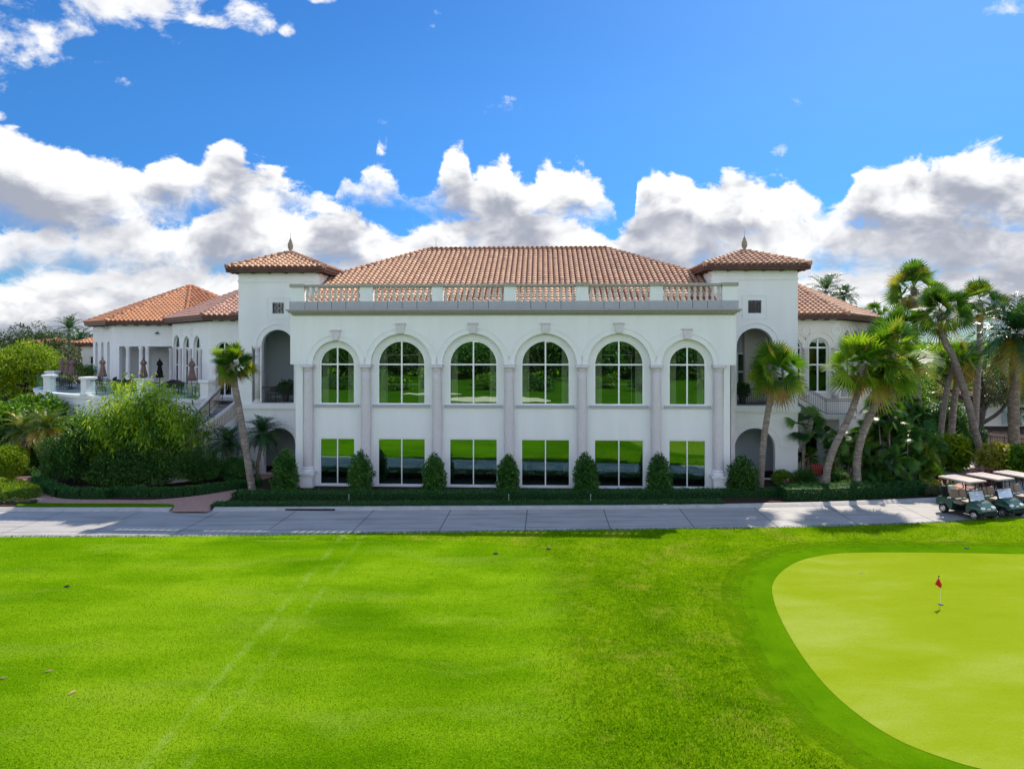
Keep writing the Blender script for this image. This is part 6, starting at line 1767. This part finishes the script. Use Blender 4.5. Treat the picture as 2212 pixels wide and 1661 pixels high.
# planters
def planter(name, label, X, Y, z, rx, h, plant_r, seed, mat='dark'):
    t = thing(name, label, 'potted plant', (X, Y, z))
    MB().lathe([(rx * .7, 0), (rx, h * .9), (rx * 1.08, h), (rx * .9, h - .02)], 16).build('pot', M['potclay'], t)
    bl = lumps((0, 0, h + plant_r * .8), (plant_r, plant_r, plant_r), 10, .42, seed, -.7)
    P, O, idx = sample_blobs(bl, 1400); Q = leaf_quads(P, O, .15, .06); link('leaves', quads_mesh('leaves', Q, np.clip(NPR.normal(.4, .2, len(P)), 0, 1)), M[mat], t)
    MB().tube([(0, 0, h * .9), (0, 0, h + plant_r)], .025, 5).build('stem', M['bark'], t)
x, y = fx(617, 4.2), 4.2; p = l2w(x, y); planter('potted_plant', 'dark leafy potted plant behind the left balcony railing', p[0], p[1], Z2, .22, .45, .48, 201)
x, y = fx(1604, 3.9), 3.9; p = l2w(x, y); planter('potted_plant', 'dark leafy potted plant behind the right balcony railing', p[0], p[1], Z2, .22, .5, .42, 202)
planter('potted_plant', 'round green bush in a dark planter at the pavilion corner', gx(190, 54.0), 54.0, Z2, .38, .6, .70, 203, 'broad')
# balcony chairs
BC = dup(CP, None, 0, 'dark chair behind the left balcony railing', 'chairs on the balconies'); q = l2w(fx(590, 4.1), 4.1); BC.location = (q[0], q[1], Z2)
# dining room behind the lower windows
DT = table_proto('dining_table', 'x', .5, 'whitecloth'); DCH = chair_proto('dining_chair', 'x', 'chair', 'curtain', 'bronze', True)
names = ['first', 'second', 'third', 'fourth', 'fifth', 'sixth']
for i, (a, b) in enumerate(UP):
    cx = (a + b) / 2
    for key, pr, dx_, dy_, rz, lab, gp_ in (('dt', DT, 0, 1.9, 0, 'round dining table behind the %s lower window from the left', 'tables behind the lower windows'), ('dc', DCH, -.85, 1.75, 1.9, 'pale dining chair at the left inside the %s lower window from the left', 'chairs behind the lower windows'), ('dc', DCH, .85, 1.65, -2.0, 'pale dining chair at the right inside the %s lower window from the left', 'chairs behind the lower windows')):
        p = l2w(cx + dx_, REC + dy_); place(pr, key, p[0], p[1], .035, rz - YAW, lab % names[i], gp_)
# reflected white frame lines, built as bars inside the second and fifth upper windows
for u0, u1 in ((837, 910), (1296, 1364)):
    c = REC + 1.0; a, b = fx(u0, c), fx(u1, c); z0, z1 = fz((u0 + u1) / 2, 830, c), fz((u0 + u1) / 2, 767, c)
    mb = MB()
    for p, q in (((a, z0), (b, z0)), ((a, z1), (b, z1)), ((a, 4.0), (a, z1)), ((b, 4.0), (b, z1))): mb.bar((p[0], c, p[1]), (q[0], c, q[1]), .035, .035)
    o = mb.centred('reflected_frame', M['whiteframe'], (a, c, 3.98)); p = l2w(a, c, 3.98); o.location = p; o.rotation_euler = (0, 0, -YAW)
    tag(o, 'reflected thin white frame, built as bars inside the %s upper window from the left' % ('second' if u0 < 1000 else 'fifth'), 'frame', 'reflected white frames inside the upper windows')

# golf carts: x forward, y left
def cart(label):
    t = thing('golf_cart', label, 'golf cart', (0, 0, 0), 0, 'green golf carts parked on the drive')
    mb = MB()
    def prof(pts, y0, y1): mb.plate([pts], (0, 0), 0, y0, y1)
    rear = [(-.30, .30), (-.22, .34), (-.20, .60), (-.28, .74), (-.62, .82), (-1.02, .80), (-1.12, .62), (-1.10, .40), (-1.0, .36)] + [(-.72 + .29 * math.cos(a), .24 + .29 * math.sin(a)) for a in [PI * k / 10 for k in range(9, 0, -1)]]
    front = [(.50, .30), (.64, .30)] + [(.93 + .29 * math.cos(a), .24 + .29 * math.sin(a)) for a in [PI * k / 10 for k in range(9, 0, -1)]] + [(1.24, .32), (1.29, .50), (1.22, .66), (.98, .82), (.70, .90), (.58, .86), (.50, .60)]
    mb.plate([rear[::-1]], (0, 0), 0, -.58, .58)
    s0 = len(mb.V); mb.plate([front], (0, 0), 0, -.57, .57)
    for i in range(s0, len(mb.V)):
        x, y, z = mb.V[i]
        if z > .6: mb.V[i] = (x, y * (.86 if z > .75 else .94), z)
        if x > 1.2: mb.V[i] = (mb.V[i][0], mb.V[i][1] * .88, z)
    bd = mb.build('body', M['cartgreen'], t, bevel=.035)
    MB().box(-.45, .62, -.52, .52, .25, .31).build('floor', M['rubber'], t)
    MB().box(1.18, 1.34, -.46, .46, .26, .42).build('bumper', M['rubber'], t, bevel=.03)
    for sy in (-1, 1):
        m_ = MB(); m_.lathe([(.02, -.03), (.09, -.02), (.11, 0), (.09, .03), (.02, .045)], 14)
        m_.xf(Matrix.Translation((1.205, sy * .34, .63)) @ Matrix.Rotation(math.radians(62), 4, 'Y') @ Matrix.Diagonal((.75, 1.5, 1, 1)))
        m_.build('headlight', M['lens'], t, smooth=True)
    m_ = MB().box(1.235, 1.262, -.10, .10, .56, .62); m_.build('badge_plate', M['lens'], t)
    m_ = MB().box(-.22, .28, -.54, .54, .60, .74); m_.build('seat', M['beige'], t, bevel=.05)
    for sy in (-1, 1):
        m_ = MB().box(-.05, .05, -.255, .255, -.21, .21); m_.xf(Matrix.Translation((-.34, sy * .27, 1.02)) @ Matrix.Rotation(math.radians(-12), 4, 'Y')); m_.build('seat_back', M['beige'], t, bevel=.05)
    for sy in (-1, 1):
        MB().tube([(.66, sy * .50, .86), (.50, sy * .53, 1.3), (.44, sy * .53, 1.74)], .024, 6).build('strut', M['rubber'], t)
        MB().tube([(-.55, sy * .52, .80), (-.50, sy * .54, 1.3), (-.62, sy * .54, 1.74)], .024, 6).build('strut', M['rubber'], t)
    m_ = MB().box(-1.0, .72, -.61, .61, 1.74, 1.83); s0 = len(m_.V)
    m_.V = [(x, y * (.94 if z > 1.8 else 1), z + (.0 if abs(x) > .8 else .015)) for x, y, z in m_.V]
    rf = m_.build('roof', M['cartroof'], t, bevel=.04)
    for y in (-.3, .0, .3): MB().box(-.85, .55, y - .05, y + .05, 1.832, 1.85).build('roof_rib', M['cartroof'], rf, bevel=.008)
    m_ = MB(); m_.face([(.70, -.50, .88), (.70, .50, .88), (.56, .50, 1.34), (.56, -.50, 1.34)]); wsd = m_.build('windshield', M['wind_glass'], t)
    m_ = MB()
    for p, q in (((.70, -.5, .88), (.70, .5, .88)), ((.56, -.5, 1.34), (.56, .5, 1.34)), ((.70, -.5, .88), (.56, -.5, 1.34)), ((.70, .5, .88), (.56, .5, 1.34))): m_.bar(p, q, .025, .025)
    m_.build('windshield_frame', M['rubber'], wsd)
    m_ = MB(); c_ = Vector((.38, .26, 1.0)); ring = [c_ + Matrix.Rotation(math.radians(-35), 3, 'Y') @ Vector((.15 * math.cos(k * PI / 8), .15 * math.sin(k * PI / 8), 0)) for k in range(17)]
    m_.tube(ring, .016, 6, False); m_.tube([c_, (.60, .26, .80)], .02, 6); m_.bar(ring[0], ring[8], .02, .02)
    m_.build('steering_wheel', M['rubber'], t)
    m_ = MB().box(-1.16, -.62, -.50, .50, .50, .56); m_.bar((-1.1, -.48, .55), (-1.05, -.48, 1.25), .03, .03); m_.bar((-1.1, .48, .55), (-1.05, .48, 1.25), .03, .03); m_.bar((-1.05, -.48, 1.2), (-1.05, .48, 1.2), .03, .03); m_.build('bag_rack', M['rubber'], t)
    for wx_, sy in ((-.72, -1), (-.72, 1), (.93, -1), (.93, 1)):
        m_ = MB().lathe([(.13, -.10), (.21, -.105), (.235, -.07), (.24, 0), (.235, .07), (.21, .105), (.13, .10)], 28)
        R4 = Matrix.Translation((wx_, sy * .50, .24)) @ Matrix.Rotation(-sy * PI / 2, 4, 'X')
        m_.xf(R4); w = m_.build('wheel', M['rubber'], t, smooth=True)
        m_ = MB().lathe([(.145, .095), (.15, .108), (.135, .112), (.125, .09)], 24)
        m_.lathe([(.035, .07), (.035, .115), (.02, .12)], 10)
        for k in range(7):
            a = 2 * PI * k / 7; m_.bar((.03 * math.cos(a), .03 * math.sin(a), .10), (.14 * math.cos(a), .14 * math.sin(a), .095), .034, .02)
        m_.xf(R4); m_.build('rim', M['alloy'], w)
    return t
hd = math.atan2(-.95, .31)
C1 = cart('green golf cart with cream roof, nearest the palms, first from the left'); 
cxp, cyp = gx(2109, 30.2), 30.2
def cart_at(k): return (cxp - .55 * math.cos(hd) + k * 1.72 * -math.sin(hd), cyp - .55 * math.sin(hd) + k * 1.72 * math.cos(hd), -.07)
C1.location = cart_at(0); C1.rotation_euler = (0, 0, hd); C1.scale = (.90,) * 3
C2 = dup(C1, cart_at(1), hd, 'green golf cart with cream roof parked second from the left')
C3 = dup(C1, cart_at(2), hd + .04, 'green golf cart cut off by the right edge of the photo')
def golf_bag(label, mcol, heads, seed):
    t = thing('golf_bag', label, 'golf bag', (0, 0, 0), 0, 'golf bags on the carts')
    m_ = MB().lathe([(.13, 0), (.15, .06), (.13, .3), (.14, .75), (.155, .82), (.15, .86)], 14); m_.build('bag', M[mcol], t, bevel=.01)
    MB().box(.11, .2, -.09, .09, .15, .5).build('pocket', M[mcol], t, bevel=.02)
    rg = random.Random(seed)
    for k in range(6):
        a = rg.uniform(0, 6.28); x, y = .09 * math.cos(a), .09 * math.sin(a); h = rg.uniform(1.0, 1.2)
        c = MB().tube([(x, y, .7), (x * 1.5, y * 1.5, h)], .008, 5); cl = c.build('golf_club', M['alloy'], t)
        m2 = MB().lathe([(.01, -.02), (.045, .0), (.055, .05), (.04, .10), (.01, .12)], 8, (x * 1.5, y * 1.5, h)); m2.build('head_cover', M[heads[k % len(heads)]], cl, smooth=True)
    return t
B0 = golf_bag('golf bag with red and white head covers on the first cart', 'rubber', ['red', 'whitecloth', 'rubber'], 1)
B1 = golf_bag('pale golf bag with white head covers on the first cart', 'whitecloth', ['whitecloth', 'rubber', 'red'], 2)
B2 = golf_bag('golf bag with pink red head covers on the cart at the right edge', 'rubber', ['red', 'redleaf' if False else 'red', 'whitecloth'], 3)
Rz = Matrix.Rotation(hd, 3, 'Z')
for o, k, dy in ((B0, 0, -.22), (B1, 0, .22), (B2, 2, -.2)):
    v = Rz @ Vector((-.86, dy, .53)) * .90; c = cart_at(k); o.location = (c[0] + v.x, c[1] + v.y, c[2] + v.z); o.rotation_euler = (0, math.radians(-6), hd); o.scale = (.8,) * 3

# flag on the putting green
fxp, fyp = gp(2032, 1306.6)
t = thing('golf_flag', 'small red flag on a thin white stick standing in the putting green', 'golf flag', (fxp, fyp, .012))
hh = .845
MB().tube([(0, 0, -.02), (-.015, 0, hh * .4), (-.03, 0, hh * .75), (-.055, 0, hh)], [.005, .005, .0045, .0045], 6).build('stick', M['whiteframe'], t)
MB().lathe([(.012, hh - .04), (.018, hh - .02), (.016, hh + .005), (.006, hh + .015)], 8, (-.055, 0, 0)).build('knob', M['rubber'], t)
def fl(px, py): return (-.055 + (px - 810) * 1.3 / 1661 * 160 / 1.3006 / F * fyp, 0, .80 + (470 - py) * 1.25 / 1661 * 160 / 1.3006 / F * fyp)
A, B_, C_, D_ = fl(808, 470), fl(700, 610), fl(845, 715), fl(898, 655)
m_ = MB(); E_ = ((A[0] + C_[0]) / 2 - .008, -.03, (A[2] + C_[2]) / 2)
for yo in (0, .004):
    P = [(p[0], p[1] + o_ + yo, p[2]) for p, o_ in ((A, 0), (B_, -.05), (C_, -.02), (D_, .03))]; e_ = (E_[0], E_[1] + yo, E_[2])
    for i in range(4):
        f = [P[i], P[(i + 1) % 4], e_]; m_.face(f if yo == 0 else f[::-1])
m_.build('cloth', M['red'], t)
o = MB().lathe([(.075, 0.0), (.075, .004)], 20).centred('golf_hole', M['rubber'], (0, 0, 0)); o.location = (fxp, fyp, .013); tag(o, 'dark cup in the putting green at the foot of the red flag', 'golf hole')
# sprinkler lids and litter on the grass
for u, v, r, lab in ((1071, 1196, .085, 'dark round sprinkler lid in the lawn, nearest the centre of the photo'), (1185, 1186, .085, 'dark round sprinkler lid in the lawn right of the central one'), (2088, 1185, .075, 'dark round sprinkler lid in the grass above the putting green'), (145, 1267, .07, 'dark little marker in the lawn at far left')):
    X, Y = gp(u, v); o = MB().lathe([(r, 0), (r, .02), (r * .85, .03), (r * .3, .034)], 18).centred('sprinkler_lid', M['rubber'], (0, 0, 0)); o.location = (X, Y, .006); tag(o, lab, 'sprinkler lid', 'sprinkler lids in the grass')
for u, v, a, lab in ((105, 1451, .3, 'dry brown palm leaf lying on the lawn, larger one at lower left'), (156, 1497, 1.2, 'short dry leaf on the lawn below the larger one'), (5, 1466, .1, 'dry leaf on the lawn at the left edge'), (1860, 1238, .8, 'tiny pale leaf on the putting green edge')):
    X, Y = gp(u, v); m_ = MB()
    for k in range(5):
        y0 = (k - 2) * .022; pts = [(-.16, y0 * .3, .01), (0, y0, .035), (.18 - abs(k - 2) * .02, y0 * 2.2, .02)]; m_.tube(pts, [.006, .009, .003], 4)
    o = m_.centred('dry_leaf', M['dryleaf'], (0, 0, 0)); o.location = (X, Y, .012); o.rotation_euler = (0, 0, a); o.scale = (.6,) * 3; tag(o, lab, 'dry leaf', 'dry leaves on the grass')
# risers and ground lamps in the bed by the kerb
for u, lab in ((753.6, 'first thin pale irrigation stake from the left in the ground cover'), (1099, 'second thin pale irrigation stake from the left in the ground cover'), (1276, 'third thin pale irrigation stake from the left in the ground cover')):
    X, Y = gp(u, 1088); m_ = MB().tube([(0, 0, 0), (0, 0, .42)], .014, 6); m_.lathe([(.02, .42), (.025, .45), (.02, .47)], 8); o = m_.centred('irrigation_stake', M['kerb'], (0, 0, 0)); o.location = (X, Y, 0); tag(o, lab, 'stake', 'irrigation stakes along the kerb')
for u, lab in ((1282, 'small white ground lamp at the kerb near the centre'), (1437, 'small white ground lamp at the kerb right of the centre')):
    X, Y = gp(u, 1091); m_ = MB().box(-.09, .09, -.04, .04, 0, .07); m_.box(-.07, .07, -.05, -.04, .01, .06); o = m_.centred('ground_lamp', M['whiteframe'], (0, 0, 0), bevel=.01); o.location = (X, Y, .0); tag(o, lab, 'ground lamp', 'ground lamps along the kerb')
# storm drain inlet in the kerb
u0, u1 = 612, 720; X0, Y0 = gp(u0, 1103); X1, _ = gp(u1, 1103)
m_ = MB().box(0, X1 - X0, -.02, .02, -.055, .015)
for k in range(9): m_.box((X1 - X0) * k / 9 + .02, (X1 - X0) * k / 9 + .05, -.03, -.02, -.055, .015)
yk = min(kerb_back, key=lambda p: abs(p[0] - X0))[1]
o = m_.centred('storm_drain', M['rubber'], (0, 0, 0)); o.location = (X0, yk - .325, 0); tag(o, 'dark slotted storm drain in the kerb below the left columns', 'storm drain')
# adirondack chairs
def adirondack():
    t = thing('adirondack_chair', 'x', 'chair')
    m_ = MB()
    for k in range(5): m_.box(-.27, .27, -.25 + .11 * k, -.155 + .11 * k, .34 - .025 * k, .36 - .025 * k)
    m_.build('seat', M['redchair'], t)
    m_ = MB()
    for k in range(5):
        x = -.23 + .115 * k; h = .98 - .05 * abs(k - 2)
        m_.bar((x, .26, .22), (x * 1.15, .26 + h * .38, .22 + h * .78), .1, .02, up=(0, 1, 0))
    m_.build('backrest', M['redchair'], t)
    for sx in (-1, 1):
        MB().box(sx * .34 - .07, sx * .34 + .07, -.32, .42, .54, .56).build('armrest', M['redchair'], t)
        MB().box(sx * .32 - .015, sx * .32 + .015, -.27, -.17, 0, .54).build('leg', M['redchair'], t)
        MB().bar((sx * .30, -.25, .32), (sx * .30, .55, .02), .03, .12).build('leg', M['redchair'], t)
    return t
AD = adirondack()
for k, (u, Y, rz, lab) in enumerate(((1795, 38.1, 2.5, 'red slatted garden chair right of the yellow crowned palm trunk, left one of three'), (1807, 38.3, 2.2, 'red slatted garden chair in the middle of three beyond the hedge'), (1819, 38.5, 2.0, 'red slatted garden chair, right one of three beyond the hedge'), (1764, 38.8, 2.8, 'red slatted garden chair low beside the right tower corner'))):
    o = AD if k == 0 else dup(AD)
    o.location = (gx(u, Y), Y, .06); o.scale = (.85,) * 3; o.rotation_euler = (0, 0, rz); o['label'] = lab; o['group'] = 'red garden chairs by the right wing'
# a raised stone terrace carries the chairs
m_ = MB().box(gx(1735, 37), gx(1850, 37), 36.7, 39.2, -.02, .06)
o = m_.centred('garden_terrace', M['terrace'], (gx(1790, 37), 37.9, 0)); tag(o, 'low paved garden terrace under the red chairs', 'terrace', None, 'structure')
# rocks at the corner
for k, (u, v, s, lab) in enumerate(((1996, 1064, .42, 'rounded pale rock at the hedge end'), (2012, 1068, .30, 'smaller pale rock right of the first at the hedge end'))):
    X, Y = gp(u, v); m_ = MB(); n = 14
    for i in range(8):
        th = PI * i / 7
        for j in range(n):
            a = 2 * PI * j / n; d_ = Vector((math.sin(th) * math.cos(a), math.sin(th) * math.sin(a), math.cos(th))); r = s * (1 + .18 * math.sin(3 * a + k) * math.sin(2 * th) + .1 * math.sin(5 * th + 2 * a)); m_.V.append((d_.x * r * 1.2, d_.y * r, d_.z * r * .8 + s * .5))
    for i in range(7):
        for j in range(n): m_.F.append((i * n + j, (i + 1) * n + j, (i + 1) * n + (j + 1) % n, i * n + (j + 1) % n)); m_.R.append(.5)
    o = m_.centred('rock', M['rock'], (0, 0, 0), smooth=True); o.location = (X, Y, 0); tag(o, lab, 'rock', 'rocks at the path corner')
# iron fence by the cart path
m_ = MB(); fa, fb = (gx(2112, 49), 49.0, 0), (gx(2260, 46.5), 46.5, 0); n = 40
t = thing('iron_fence', 'black iron fence behind the large date palm', 'fence', fa)
dv = Vector(fb) - Vector(fa)
for z in (.12, .95): m_.tube([Vector((0, 0, z)), dv + Vector((0, 0, z))], .025, 5)
m_.build('rails', M['blackmetal'], t)
for k in range(0, n + 1):
    p = dv * k / n; MB().tube([p, p + Vector((0, 0, 1.1))], .014 if k % 8 else .035, 5).build('picket' if k % 8 else 'fence_post', M['blackmetal'], t)
# neighbouring houses
def house(label, X0, X1, Y, ze, zr, depth, mt, wins=(), shut=None):
    t = thing('villa', label, 'house', ((X0 + X1) / 2, Y, 0)); w = (X1 - X0) / 2
    hs_ = [outline(a, b, z0, z1, False) for a, b, z0, z1 in wins]
    m_ = MB(); m_.plate([[(-w, 0), (w, 0), (w, ze - .1), (-w, ze - .1)]] + hs_, (0, 0), 0, 0, .3); m_.box(-w, -w + .3, .302, depth, 0, ze - .1); m_.box(w - .3, w, .302, depth, 0, ze - .1); m_.box(-w + .302, w - .302, depth - .3, depth, 0, ze - .1)
    m_.build('wall', M['stucco_warm'], t)
    for a, b, z0, z1 in wins:
        wd_ = window(t, a, b, z0, z1, False, d=.1, fw=.07, gl='glass_dark', trans=((z0 + z1) / 2,))
        if shut:
            for s0 in (a - .52, b + .04): MB().box(s0, s0 + .48, -.05, -.003, z0, z1).build('shutter', M['grey_shade'], wd_)
    o = .5; E = [(-w - o, -o, ze), (w + o, -o, ze), (w + o, depth + o, ze), (-w - o, depth + o, ze)]; hw = depth / 2 + o
    L_, R_ = (-w - o + hw, depth / 2, zr), (w + o - hw, depth / 2, zr)
    if w < depth / 2: L_ = R_ = (0, depth / 2, zr)
    fac = [[E[0], E[1], R_, L_], [E[1], E[2], R_], [E[2], E[3], L_, R_], [E[3], E[0], L_]]
    if L_ == R_: fac = [[E[0], E[1], R_], [E[1], E[2], R_], [E[2], E[3], R_], [E[3], E[0], R_]]
    ro = roof(fac, M[mt], t, .36, .42, [(E[0], L_), (E[1], R_), (L_, R_)] if L_ != R_ else [(E[0], L_), (E[1], L_)])
    eaves(ro, E + [E[0]], o, step=.9)
house('small white villa with pink tile roof and grey shutters behind the right palms', gx(2005, 62), gx(2290, 62), 62.0, gz(857, 61.5), gz(822, 66), 8.0, 'tile_pink', [(gx(2107, 62) - gx(2147.5, 62), gx(2118, 62) - gx(2147.5, 62), .9, 2.2), (1.2, 2.0, .1, 2.2)], True)
house('white house with an orange tile roof peeking out left of the pavilion', gx(178, 68), gx(290, 68), 68.0, gz(741, 67.5), gz(712, 71), 7.0, 'tile_orange', [(-1.9, -1.0, 4.6, 6.2)])
house('distant house with an orange roof above the yellow green tree', gx(60, 96), gx(118, 96), 96.0, gz(742, 95.5), gz(731, 100), 7.0, 'tile_orange', [(-.6, .4, 3.5, 5.0)])
for o in (CP, TP_, DT, DCH): pass
